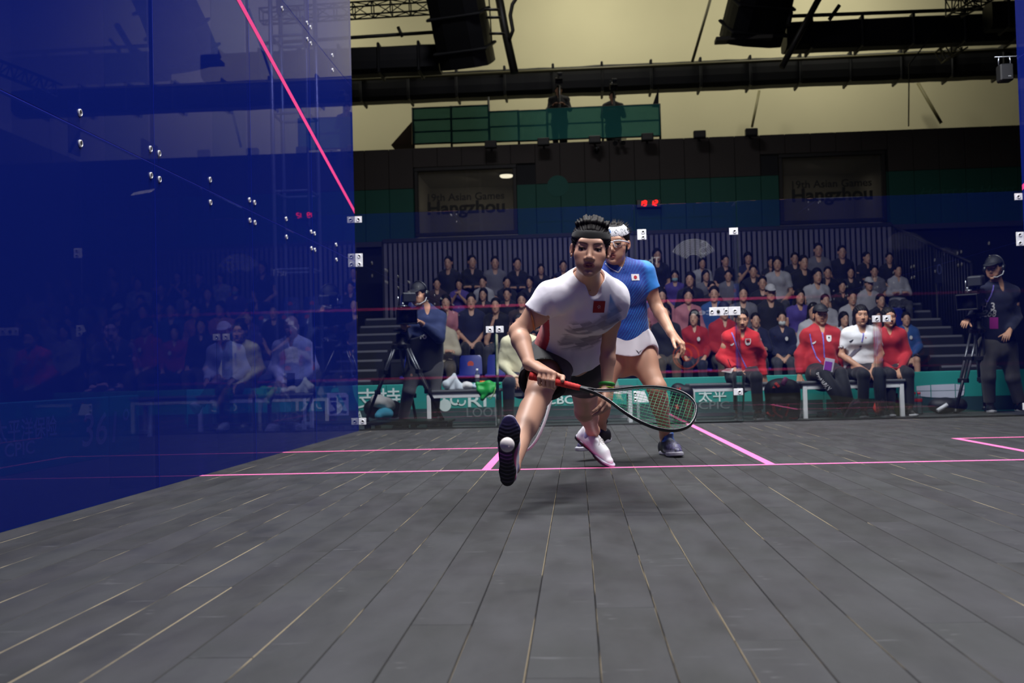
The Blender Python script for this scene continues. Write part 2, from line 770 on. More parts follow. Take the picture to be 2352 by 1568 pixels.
def folds(seed, amp, freq, direction=None, n=7):
    """sum of waves: the creases of worn cloth"""
    r = np.random.RandomState(seed)
    K = r.normal(size=(n, 3))
    if direction is not None:
        dr = unit(direction)
        K = K - 0.82 * (K @ dr)[:, None] * dr
    K = K / np.linalg.norm(K, axis=1)[:, None] * freq * r.uniform(0.6, 1.7, (n, 1))
    ph = r.uniform(0, 6.28, n)
    am = amp / math.sqrt(n) * r.uniform(0.6, 1.3, n)

    def fn(P):
        o = np.zeros(P.shape[:-1])
        for i in range(n):
            s = np.sin(P @ K[i] + ph[i] + 0.8 * np.sin(P @ K[(i + 3) % n] * 0.6 + ph[i - 1]))
            o += am[i] * (0.55 * np.sqrt(np.abs(s) + 0.03) - 0.4) if i % 2 else am[i] * 0.8 * s
        return o
    return fn
# ------------------------------------------------------------------ people
UP = np.array([0, 0, 1.0])


def head_frame(face_dir, roll=0.0, up=(0, 0, 1)):
    """columns: person's right, face forward, up"""
    f = unit(face_dir)
    r = unit(np.cross(f, up))
    u = np.cross(r, f)
    c, s = math.cos(roll), math.sin(roll)
    return np.stack([c * r + s * u, f, -s * r + c * u], 1)


def sd_head(S, c, R, s=1.0, mouth=0.0016, lid=0.35, detail=True, jaw=1.0, neck=None, nr=0.05, fw=0.97):
    w = lambda x, y, z: c + R @ (np.array([x, y, z]) * s)
    E = lambda p, r, k=0.02, op='u', Rm=None: S.ell(w(*p), np.array(r) * s, R if Rm is None else Rm, k * s, op)
    K = lambda a, b, ra, rb=None, k=0.012, op='u': S.cap(w(*a), w(*b), ra * s, (ra if rb is None else rb) * s, k * s, op)
    if neck is not None:
        S.cap(neck, w(0, -0.022, -0.06), nr * 1.08 * s, nr * s, 0.03 * s)
    E((0, -0.014, 0.036), (0.074, 0.093, 0.079), 0.02)
    E((0, 0.024, -0.03), (0.064 * fw, 0.066, 0.078), 0.03)
    E((0, 0.03, -0.072), (0.047 * jaw * fw, 0.053, 0.04), 0.03)
    if not detail:
        E((0, 0.074, -0.1), (0.02, 0.014, 0.014), 0.02)
        K((0, 0.082, 0.005), (0, 0.1, -0.036), 0.008, 0.012, 0.012)
        for q in (-1, 1):
            E((q * 0.033, 0.094, 0.0), (0.017, 0.012, 0.01), 0.01, 's')
            E((q * 0.076, -0.006, -0.008), (0.009, 0.017, 0.03), 0.008)
        E((0, 0.084, -0.066), (0.021, 0.01, 0.006), 0.006)
        return S
    E((0, 0.076, -0.104), (0.02, 0.013, 0.014), 0.024)
    for q in (-1, 1):
        E((q * 0.043 * fw, 0.055, -0.028), (0.024, 0.026, 0.022), 0.03)
        E((q * 0.03 * fw, 0.066, -0.066), (0.024, 0.02, 0.024), 0.025)
    K((-0.036, 0.075, 0.027), (0.036, 0.075, 0.027), 0.011, 0.011, 0.025)
    for q in (-1, 1):
        E((q * 0.0325, 0.098, 0.002), (0.021, 0.016, 0.0115), 0.014, 's')
    for q in (-1, 1):
        e = np.array([q * 0.0325, 0.072, 0.0])
        E(e, (0.0152, 0.0142, 0.0135), 0.005)
        E(e + (0, 0.013, -0.0035 - 0.001), (0.0125, 0.012, 0.0048 * lid + 0.0008), 0.0025, 's')
        K(e + (-0.013, 0.007, 0.0105), e + (0.013, 0.007, 0.0105), 0.0042, 0.0042, 0.008)
    K((0, 0.080, 0.012), (0, 0.103, -0.034), 0.0065, 0.0095, 0.014)
    E((0, 0.103, -0.037), (0.0118, 0.0105, 0.0098), 0.008)
    for q in (-1, 1):
        E((q * 0.0135, 0.092, -0.041), (0.0078, 0.010, 0.0072), 0.007)
        E((q * 0.0068, 0.1015, -0.0475), (0.0042, 0.0062, 0.0042), 0.003, 's')
    # lips
    for q in (-1, 1):
        K((0, 0.0915, -0.0625), (q * 0.0215, 0.0800, -0.0675), 0.0058, 0.0030, 0.005)
        K((0, 0.0895, -0.0765), (q * 0.0205, 0.0795, -0.0690), 0.0062, 0.0030, 0.005)
        K((0, 0.0960, -0.0690), (q * 0.0205, 0.0830, -0.0682), mouth, mouth * 0.5, 0.002, 's')
    E((0, 0.089, -0.088), (0.010, 0.005, 0.003), 0.012, 's')
    # ears
    for q in (-1, 1):
        a = 0.35 * q
        Re = R @ np.array([[math.cos(a), -math.sin(a), 0], [math.sin(a), math.cos(a), 0], [0, 0, 1]])
        E((q * 0.079, -0.010, -0.006), (0.0075, 0.016, 0.027), 0.006, 'u', Re)
        E((q * 0.0855, -0.004, -0.003), (0.0055, 0.009, 0.016), 0.004, 's', Re)
        E((q * 0.077, 0.003, -0.030), (0.005, 0.006, 0.007), 0.005)
    return S


def head_colour(V, c, R, s, base, lip, brow, blush=0.3, brows=True):
    q = ((V - c) @ R) / s
    col = np.tile(np.array(base), (len(V), 1))
    x, y, z = q.T
    ax = np.abs(x)

    def put(m, cc):
        nonlocal col
        m = np.clip(m, 0, 1)[:, None]
        col = col * (1 - m) + np.array(cc) * m
    fr = y > 0.02
    put(blush * np.exp(-(((ax - 0.045) / 0.02) ** 2 + ((z + 0.03) / 0.02) ** 2)) * fr, np.array(base) * (1.06, 0.72, 0.68))
    put(0.4 * np.exp(-((ax - 0.079) / 0.01) ** 2 - (z / 0.03) ** 2), np.array(base) * (1.03, 0.7, 0.65))
    zl = -0.069 + 0.35 * 0.0
    e = (x / 0.0235) ** 2 + ((z - zl) / (0.0105 + 0.001)) ** 2
    put((1.15 - e) * 6 * (y > 0.074), lip)
    if brows:
        zb = 0.0185 + 0.006 * np.sin(np.clip((ax - 0.013) / 0.04, 0, 1) * 2.3)
        put((1 - np.abs(z - zb) / 0.0042) * 1.4 * (ax > 0.013) * (ax < 0.052) * (y > 0.045), brow)
    # lash line
    e2 = ((ax - 0.0325) / 0.0148) ** 2 + ((z - 0.0008) / 0.0042) ** 2
    put((1.2 - e2) * 2.2 * (e2 < 1.25) * (z > -0.0025) * (y > 0.06), (0.012, 0.008, 0.007))
    return col


def eyeballs(parent, c, R, s, look=(0, 1, -0.3)):
    ld = unit(R @ np.array(look, float))
    for q in (-1, 1):
        e = c + R @ (np.array([q * 0.0325, 0.0720, -0.001]) * s)
        r = 0.0132 * s
        x, y, z = frame_from(ld)
        mb = MB()
        prof = [0, 0.16, 0.2, 0.40, 0.46, 0.8, 1.2, 1.57]
        n = 20
        rings = [e + r * (math.cos(t) * z + math.sin(t) * (math.cos(2 * math.pi * j / n) * x + math.sin(2 * math.pi * j / n) * y))
                 for t in prof[1:] for j in range(n)]
        vs = [e + r * z] + rings
        mb.add(vs, [(0, 1 + j, 1 + (j + 1) % n) for j in range(n)], 0, True)
        for i in range(len(prof) - 2):
            mi = 0 if prof[i + 2] <= 0.2 else (1 if prof[i + 2] <= 0.46 else 2)
            for j in range(n):
                mb.f.append([1 + i * n + j, 1 + (i + 1) * n + j, 1 + (i + 1) * n + (j + 1) % n, 1 + i * n + (j + 1) % n])
                mb.m.append(mi)
                mb.s.append(True)
        mb.build('eye', [mat('pupil', '050404', 0.12), mat('iris', '24140c', 0.2), mat('eye_white', 'd8d2cc', 0.25)], parent)


FING = [(0.030, 0.090, 0.068, 0.0086), (0.010, 0.095, 0.076, 0.0088), (-0.010, 0.091, 0.070, 0.0083), (-0.028, 0.081, 0.055, 0.0072)]


def sd_hand(S, w, d, n, side, curl=((0.35, 0.5, 0.3),) * 4, thumb=(0.75, 0.62, -0.35, 0.3), spread=0.06, s=1.0, kk=0.006):
    """w wrist, d towards the knuckles, n out of the back of the hand"""
    w = np.array(w, float)
    d = unit(d)
    n = unit(np.array(n, float) - d * np.dot(n, d))
    t = np.cross(n, d) if side == 'r' else np.cross(d, n)
    p = lambda x, y, z: w + (x * t + y * d + z * n) * s
    tips = []
    S.cap(p(0, -0.01, 0), p(0, 0.03, 0), 0.023 * s, 0.026 * s, 0.02 * s, 'u', n, 0.72)
    for i, (fx, fy, fl, fr) in enumerate(FING):
        kn = p(fx, fy, 0.002)
        S.cap(p(fx * 0.55, 0.02, 0), kn, 0.0135 * s, 0.0108 * s, 0.012 * s)
        a = 0.0
        q = kn
        sp = fx * spread / 0.03
        for j, (fr_l, c) in enumerate(zip((0.46, 0.30, 0.24), curl[i])):
            a += c
            v = unit((d * math.cos(a) - n * math.sin(a)) + t * sp * math.cos(a))
            q2 = q + v * fl * fr_l * s
            r0, r1 = fr * (1 - 0.1 * j) * s, fr * (0.94 - 0.12 * j) * s
            S.cap(q, q2, r0, r1, kk * s if j == 0 else 0.003 * s)
            q = q2
        tips.append(q)
    tx, ty, tz, tc = thumb
    b = p(0.014, 0.026, -0.006)
    v = unit(tx * t + ty * d + tz * n)
    m = b + v * 0.046 * s
    S.cap(b, m, 0.016 * s, 0.0115 * s, 0.012 * s)
    v2 = unit(v * math.cos(tc) + unit(d - v * np.dot(d, v)) * math.sin(tc))
    m2 = m + v2 * 0.034 * s
    S.cap(m, m2, 0.0105 * s, 0.0092 * s, 0.004 * s)
    v3 = unit(v2 * math.cos(tc * 0.6) + unit(d - v2 * np.dot(d, v2)) * math.sin(tc * 0.6))
    S.cap(m2, m2 + v3 * 0.026 * s, 0.0094 * s, 0.0072 * s, 0.003 * s)
    return tips


def torso_axes(J):
    P = (J['hpr'] + J['hpl']) / 2
    N = J['neck']
    u = unit(N - P)
    xs = unit(unit(J['shr'] - J['shl']) + unit(J['hpr'] - J['hpl']))
    xs = unit(xs - u * (xs @ u))
    f = unit(np.cross(u, xs))
    return P, N, u, xs, f


def sd_torso(S, J, s=1.0, inf=0.0, male=False, bust=True, k=0.06):
    P, N, u, x, _ = torso_axes(J)
    T = np.linalg.norm(N - P)
    xh, xs = unit(J['hpr'] - J['hpl']), unit(J['shr'] - J['shl'])
    fh, fs = unit(np.cross(u, xh)), unit(np.cross(u, xs))
    mid = J.get('mid')
    W = P + 0.34 * (N - P) if mid is None else mid
    C = W + 0.55 * (N - W)
    Sm = (J['shr'] + J['shl']) / 2
    hw = 1.0 if not male else 0.94
    fx = lambda r: r * s + inf
    S.cap(P - u * 0.03 * s, P + u * 0.07 * s, fx(0.165 * hw), fx(0.148 * hw), k, 'u', fh, 0.68)
    S.cap(P + u * 0.09 * s, W, fx(0.138), fx(0.124 if not male else 0.138), k, 'u', unit(fh + fs), 0.7)
    S.cap(W, C, fx(0.124 if not male else 0.138), fx(0.142 if not male else 0.158), k, 'u', unit(fh + fs), 0.72)
    S.cap(C, Sm * 0.7 + N * 0.3 - u * 0.05 * s, fx(0.142 if not male else 0.158), fx(0.112 if not male else 0.125), k, 'u', fs, 0.66)
    for sh in (J['shr'], J['shl']):
        S.cap(N - u * 0.01 * s, sh, fx(0.046), fx(0.05), 0.05)
    if bust and not male:
        for q in (-1, 1):
            S.ell(C + fs * 0.075 * s + xs * q * 0.062 * s + u * 0.02 * s, (fx(0.055),) * 3, None, 0.06)
    return S


def sd_arm(S, J, sd, s=1.0, thick=1.0):
    sh, el, wr = J['sh' + sd], J['el' + sd], J['wr' + sd]
    S.ell(sh, 0.052 * s * thick, None, 0.03)
    S.cap(sh, el, 0.047 * s * thick, 0.036 * s * thick, 0.02)
    m = sh + 0.45 * (el - sh)
    S.ell(m, 0.046 * s * thick, None, 0.03)
    m = el + 0.28 * (wr - el)
    S.cap(el, m, 0.036 * s * thick, 0.039 * s * thick, 0.015)
    S.cap(m, wr, 0.039 * s * thick, 0.0245 * s * thick, 0.015)
    return S


def sd_leg(S, J, sd, s=1.0, back=None, thick=1.0):
    hp, kn, an = J['hp' + sd], J['kn' + sd], J['an' + sd]
    S.cap(hp, kn, 0.084 * s * thick, 0.053 * s * thick, 0.04)
    S.ell(hp + 0.35 * (kn - hp), 0.078 * s * thick, None, 0.05)
    t, c = unit(kn - hp), unit(an - kn)
    fw = unit(t - c) if np.linalg.norm(t - c) > 0.15 else np.array([0, -1.0, 0])
    S.ell(kn + fw * 0.008 * s, 0.05 * s * thick, None, 0.02)
    S.ell(kn + fw * 0.03 * s, 0.027 * s * thick, None, 0.025)
    m = kn + 0.30 * (an - kn) - fw * 0.016 * s
    S.cap(kn, an, 0.046 * s * thick, 0.034 * s * thick, 0.02)
    S.cap(m - c * 0.05 * s, m + c * 0.06 * s, 0.048 * s * thick, 0.042 * s * thick, 0.04)
    for q in (-1, 1):
        S.ell(an + np.cross(c, fw) * q * 0.02 * s, 0.0165 * s, None, 0.012)
    return S


def shoe_frame(toe, up):
    y = unit(toe)
    z = unit(np.array(up, float) - y * np.dot(up, y))
    return np.stack([np.cross(y, z), y, z], 1)


def sd_sole(c, R, s=1.0, side=1, th=0.026):
    S = Sdf()
    ch = [((0, -0.062), 0.030), ((0.0, -0.03), 0.0335), ((0.006 * side, 0.045), 0.029), ((-0.004 * side, 0.105), 0.044), ((-0.008 * side, 0.145), 0.043),
          ((-0.006 * side, 0.176), 0.030)]

    def fn(P):
        q = ((P - c) @ R) / s
        x, y, z = q[..., 0], q[..., 1], q[..., 2]
        d = np.full(x.shape, 9.0)
        for (a, ra), (b, rb) in zip(ch[:-1], ch[1:]):
            ax, ay = a
            bx, by = b
            L2 = (bx - ax) ** 2 + (by - ay) ** 2
            t = np.clip(((x - ax) * (bx - ax) + (y - ay) * (by - ay)) / L2, 0, 1)
            e = np.hypot(x - ax - t * (bx - ax), y - ay - t * (by - ay)) - (ra + t * (rb - ra))
            h = np.maximum(0.012 - np.abs(d - e), 0) / 0.012
            d = np.minimum(d, e) - h * h * 0.003
        spring = 0.35 * np.maximum(y - 0.12, 0) ** 1.5
        dz = np.abs(z - spring - th / 2) - th / 2 + 0.006
        dd = d + 0.006
        return (np.sqrt(np.maximum(dd, 0) ** 2 + np.maximum(dz, 0) ** 2) + np.minimum(np.maximum(dd, dz), 0) - 0.006) * s
    S.func(fn, c + R @ np.array([0, 0.055, 0.02]) * s, 0.16 * s, 'u', 0)
    return S


def sd_upper(c, R, s=1.0, side=1, ank=None, mid=False):
    S = Sdf()
    w = lambda x, y, z: c + R @ (np.array([x, y, z]) * s)
    K = lambda a, b, ra, rb, k=0.02, op='u', ax=None, fl=1.0: S.cap(w(*a), w(*b), ra * s, rb * s, k * s, op, ax, fl)
    K((0, -0.055, 0.05), (0, 0.015, 0.062), 0.034, 0.039)
    K((0, -0.05, 0.025), (0, 0.05, 0.03), 0.034, 0.034)
    K((0, 0.015, 0.062), (-0.002 * side, 0.10, 0.044), 0.038, 0.037)
    K((-0.003 * side, 0.085, 0.038), (-0.007 * side, 0.155, 0.030), 0.042, 0.032, 0.03, 'u', R[:, 2], 0.72)
    K((0, -0.06, 0.085 if not mid else 0.12), (0, 0.02, 0.085 if not mid else 0.12), 0.024, 0.030, 0.02)
    S.plane(w(0, 0, 0.012), R[:, 2] * -1, 0.004)
    a = w(0, -0.02, 0.06) if ank is None else ank
    top = w(0, -0.018, 0.16)
    S.cap(w(0, -0.022, 0.07), top, 0.029 * s, 0.036 * s, 0.006 * s, 's')
    S.plane(w(0, -0.01, 0.098 if not mid else 0.135), R @ np.array([0, 0.12, 1.0]), 0.006)
    return S


def laces(parent, c, R, s, material, loop=True):
    mb = MB()
    w = lambda x, y, z: c + R @ (np.array([x, y, z]) * s)
    for i in range(6):
        y = 0.045 + i * 0.013
        z = 0.0985 - (y - 0.02) * 0.24 + 0.0015
        for q in (-1, 1):
            mb.tube([w(q * 0.020, y, z - 0.009), w(q * 0.010, y + 0.004, z - 0.001), w(-q * 0.012, y + 0.011, z - 0.003), w(-q * 0.021, y + 0.013, z - 0.012)], 0.0021 * s, 6)
    if loop:
        for q in (-1, 1):
            pts = []
            for k in range(13):
                a = math.pi * 2 * k / 12
                pts.append(w(q * (0.004 + 0.017 * (1 - math.cos(a)) * 0.9), 0.034 + 0.012 * math.sin(a), 0.099 - 0.011 * (1 - math.cos(a))))
            mb.tube(pts, 0.0018 * s, 6)
            mb.tube([w(0, 0.034, 0.099), w(q * 0.014, 0.05, 0.098), w(q * 0.028, 0.064, 0.084), w(q * 0.032, 0.07, 0.074)], 0.0018 * s, 6)
    mb.build('laces', material, parent)


def sleeve(S, pts, rs, k=0.03, wall=0.006, depth=0.06, slant=None):
    """tube of cloth along pts with a flat, open end"""
    pts = [np.array(p, float) for p in pts]
    e = pts[-1]
    d = unit(pts[-1] - pts[-2]) if slant is None else unit(slant)
    a_in = e - unit(pts[-1] - pts[-2]) * depth
    b_in = e + unit(pts[-1] - pts[-2]) * 0.03

    def cap(P, a, b, ra, rb):
        ab = b - a
        q = P - a
        t = np.clip((q @ ab) / (ab @ ab), 0, 1)
        v = q - t[..., None] * ab
        return np.sqrt((v * v).sum(-1)) - (ra + (rb - ra) * t)

    def fn(P):
        D = None
        for i in range(len(pts) - 1):
            x = cap(P, pts[i], pts[i + 1] + (unit(pts[-1] - pts[-2]) * rs[-1] if i == len(pts) - 2 else 0), rs[i], rs[i + 1])
            if D is None:
                D = x
            else:
                h = np.maximum(0.02 - np.abs(D - x), 0) / 0.02
                D = np.minimum(D, x) - h * h * 0.005
        D = np.maximum(D, (P - e) @ d)
        return np.maximum(D, -cap(P, a_in, b_in, (rs[-1] - wall) * 0.85, rs[-1] - wall))
    P = np.array(pts)
    c = (P.min(0) + P.max(0)) / 2
    S._a(fn, c, np.linalg.norm(P - c, axis=1).max() + max(rs), 'u', k)
    return S


def skin_mat(name, color):
    return mat(name, color, 0.47, vcol=True, spec=0.4, sss=0.0, bump=0.06, bscale=220)
# ------------------------------------------------------------------ meshing helpers
def body_mesh(S, h, regions, smooth=1):
    V, Q = S.mesh(h)
    cen = V[Q].mean(1)
    keep = np.ones(len(Q), bool)
    parts = []
    for c, o, a, r, hf in regions:
        a = unit(a)
        ins = (((cen - c) ** 2).sum(1) < r * r) & ((cen - o) @ a > 0.011)
        keep &= ~ins
        v, q = S.mesh(hf, lo=c - r - 0.02, hi=c + r + 0.02)
        fc = v[q].mean(1)
        q = q[(((fc - c) ** 2).sum(1) < (r + 0.009) ** 2) & ((fc - o) @ a > -0.004)]
        parts.append((smooth_mesh(v, q, smooth, 0.4), q))
    Q = Q[keep]
    VV, QQ, n = [smooth_mesh(V, Q, smooth, 0.5)], [Q], len(V)
    for v, q in parts:
        VV.append(v)
        QQ.append(q + n)
        n += len(v)
    V, Q = np.concatenate(VV), np.concatenate(QQ)
    used = np.unique(Q)
    re = np.full(len(V), -1)
    re[used] = np.arange(len(used))
    return V[used], re[Q]


def sd_mesh(name, S, h, mats, parent, colfn=None, smooth=1, mifn=None):
    V, Q = S.mesh(h)
    V = smooth_mesh(V, Q, smooth, 0.45)
    col = colfn(V) if colfn else None
    mi = mifn(V[Q].mean(1)) if mifn else None
    return mesh_np(name, V, Q, mats, parent, mi, col)


def bvh_of(*objs):
    vs, fs = [], []
    for o in objs:
        off = world_off(o)
        b = len(vs)
        vs += [Vector(v.co) + Vector(off) for v in o.data.vertices]
        fs += [[b + i for i in p.vertices] for p in o.data.polygons]
    return BVHTree.FromPolygons(vs, fs)


def stick(bvh, V3, d, off=0.0022, back=0.25, maxd=0.6):
    """drop points along d onto a surface and lift them off it"""
    d = Vector(unit(d))
    out = []
    for p in V3:
        p = Vector(p) - d * back
        h, n, i, di = bvh.ray_cast(p, d, maxd)
        if h is None:
            h, n, i, di = bvh.find_nearest(p + d * back)
            if h is None:
                out.append(np.array(p + d * back))
                continue
        out.append(np.array(h - d * off))
    return out


def decal_grid(name, bvh, c, x, y, w, h, d, material, parent, nx=12, ny=10, off=0.0022, colfn=None):
    P = [np.array(c) + x * (i / nx - 0.5) * w + y * (j / ny - 0.5) * h for j in range(ny + 1) for i in range(nx + 1)]
    P = stick(bvh, P, d, off)
    Q = np.array([(j * (nx + 1) + i, j * (nx + 1) + i + 1, (j + 1) * (nx + 1) + i + 1, (j + 1) * (nx + 1) + i) for j in range(ny) for i in range(nx)])
    return mesh_np(name, np.array(P), Q, material, parent)


def decal_shape(name, bvh, c, x, y, V2, Fc, d, material, parent, off=0.003):
    P = stick(bvh, [np.array(c) + x * v[0] + y * v[1] for v in V2], d, off)
    mb = MB()
    mb.add(P, Fc)
    return mb.build(name, material, parent)


def star_fan(n, r0, r1, rot=0.0):
    V, Fc = [], []
    for k in range(n):
        a = rot + 2 * math.pi * k / n
        b = len(V)
        V += [(r0 * math.cos(a), r0 * math.sin(a)), (r1 * 0.7 * math.cos(a + 0.35), r1 * 0.7 * math.sin(a + 0.35)),
              (r1 * math.cos(a + 0.75), r1 * math.sin(a + 0.75)), (r1 * 0.66 * math.cos(a - 0.05), r1 * 0.66 * math.sin(a - 0.05))]
        Fc.append([b, b + 3, b + 2, b + 1])
    return np.array(V), Fc


def disc2(r, n=20, c=(0, 0)):
    return np.array([(c[0] + r * math.cos(2 * math.pi * i / n), c[1] + r * math.sin(2 * math.pi * i / n)) for i in range(n)]), [list(range(n))]


SKIN = lin('c79a80')
LIP = lin('a4645b')
BROW = lin('2a1c18')


def hash2(i, j, k=0):
    v = np.sin(i * 127.1 + j * 311.7 + k * 74.7) * 43758.5453
    return v - np.floor(v)


# ------------------------------------------------------------------ kit for people around the court (built at the origin, facing -Y)
def A3(*v):
    return np.array(v, float)


def joints_seated(seat=0.44, s=1.0, lean=0.0, arms='lap', legs='flat', spread=0.11, turn=0.0):
    z = seat + 0.095 * s
    ca, sa = math.cos(lean), math.sin(lean)

    def up(x, y, h):                 # torso coordinates above the hips, leaning forward
        return A3(x * s, (y * ca - h * sa) * s, z + (h * ca + y * sa) * s)
    J = dict(hpr=A3(-0.088 * s, 0.0, z), hpl=A3(0.088 * s, 0.0, z), neck=up(0, 0.0, 0.50), shr=up(-0.155, 0.0, 0.435), shl=up(0.155, 0.0, 0.435))
    J['mid'] = up(0, 0.03, 0.19)
    for q, sd in ((-1, 'r'), (1, 'l')):
        kz = seat + 0.05 * s
        if legs == 'flat':
            kn, an = A3(q * spread * s, -0.43 * s, kz), A3(q * (spread + 0.01) * s, -0.42 * s, 0.09)
        elif legs == 'stretch':
            kn, an = A3(q * spread * s, -0.42 * s, kz + 0.02), A3((0.10 + q * 0.03) * s, -0.66 * s, 0.11)
        else:                        # crossed at the knee
            kn, an = (A3(0.03, -0.42 * s, kz + 0.12), A3(-0.12, -0.62 * s, 0.28)) if q < 0 else (A3(0.08, -0.42 * s, kz), A3(0.10, -0.40 * s, 0.09))
        J['kn' + sd], J['an' + sd] = kn, an
        e, w = {'lap': ((0.225, 0.01, 0.20), (0.065, -0.26, 0.075)), 'thigh': ((0.23, 0.0, 0.20), (0.15, -0.28, 0.09)),
                'crossed': ((0.225, -0.07, 0.20), (-0.05, -0.21, 0.22)), 'phone': ((0.22, -0.14, 0.22), (0.05, -0.28, 0.42)),
                'chin': ((0.16, -0.25, 0.12), (0.05, -0.21, 0.40)), 'bench': ((0.245, 0.04, 0.20), (0.265, 0.0, -0.04)),
                'clasp': ((0.23, -0.02, 0.19), (0.035, -0.34, 0.02)), 'write': ((0.235, -0.03, 0.20), (0.12, -0.29, 0.10))}[arms if not isinstance(arms, dict) else arms[sd]]
        ua = A3(q * e[0] * s, 0, 0)
        J['el' + sd] = up(q * e[0], e[1], e[2])
        J['wr' + sd] = up(q * w[0], w[1], w[2])
    J['up'] = up
    return J


SKIN2 = lin('b98a6e')
DETAIL = {'fine': (0.0072, 0.0044, 0.0062), 'mid': (0.0085, 0.0055, 0.008), 'coarse': (0.0125, 0.0078, 0.012)}


def hair_sdf(hc, R, s, style):
    hw = lambda x, y, z: hc + R @ (np.array([x, y, z]) * s)
    H = Sdf()
    if style == 'bald':
        H.ell(hw(0, -0.05, -0.01), np.array((0.076, 0.066, 0.06)) * s, R, 0.01)
        H.ell(hw(0, 0.12, 0.0), np.array((0.10, 0.125, 0.15)) * s, R, 0.012, 's')
        return H
    H.ell(hw(0, -0.018, 0.044), np.array((0.083, 0.099, 0.083)) * s, R, 0.01)
    H.ell(hw(0, -0.055, 0.0), np.array((0.077, 0.066, 0.085)) * s, R, 0.02)
    if style in ('long', 'bob'):
        d = 0.19 if style == 'long' else 0.105
        for q in (-1, 1):
            H.cap(hw(q * 0.062, -0.02, 0.03), hw(q * (0.076 if style == 'bob' else 0.085), -0.015, -d), 0.028 * s, 0.022 * s, 0.03)
        H.cap(hw(0, -0.07, 0.0), hw(0, -0.085, -d), 0.06 * s, 0.045 * s, 0.04)
    cut = (0.088, 0.105, 0.112) if style not in ('long', 'bob') else (0.060, 0.105, 0.098)
    H.ell(hw(0, 0.118, -0.028 if style not in ('bob',) else -0.045), np.array(cut) * s, R, 0.01, 's')
    if style not in ('long', 'bob'):
        H.plane(hw(0, 0, -0.07), -R[:, 2], 0.02)
        for q in (-1, 1):
            H.ell(hw(q * 0.083, 0.0, -0.012), np.array((0.015, 0.022, 0.036)) * s, R, 0.006, 's')
    H.func(lambda P: 0.0022 * np.sin(((P - hc) @ R[:, 0]) * 260 / s + 4 * np.sin(((P - hc) @ R[:, 2]) * 40)))
    return H


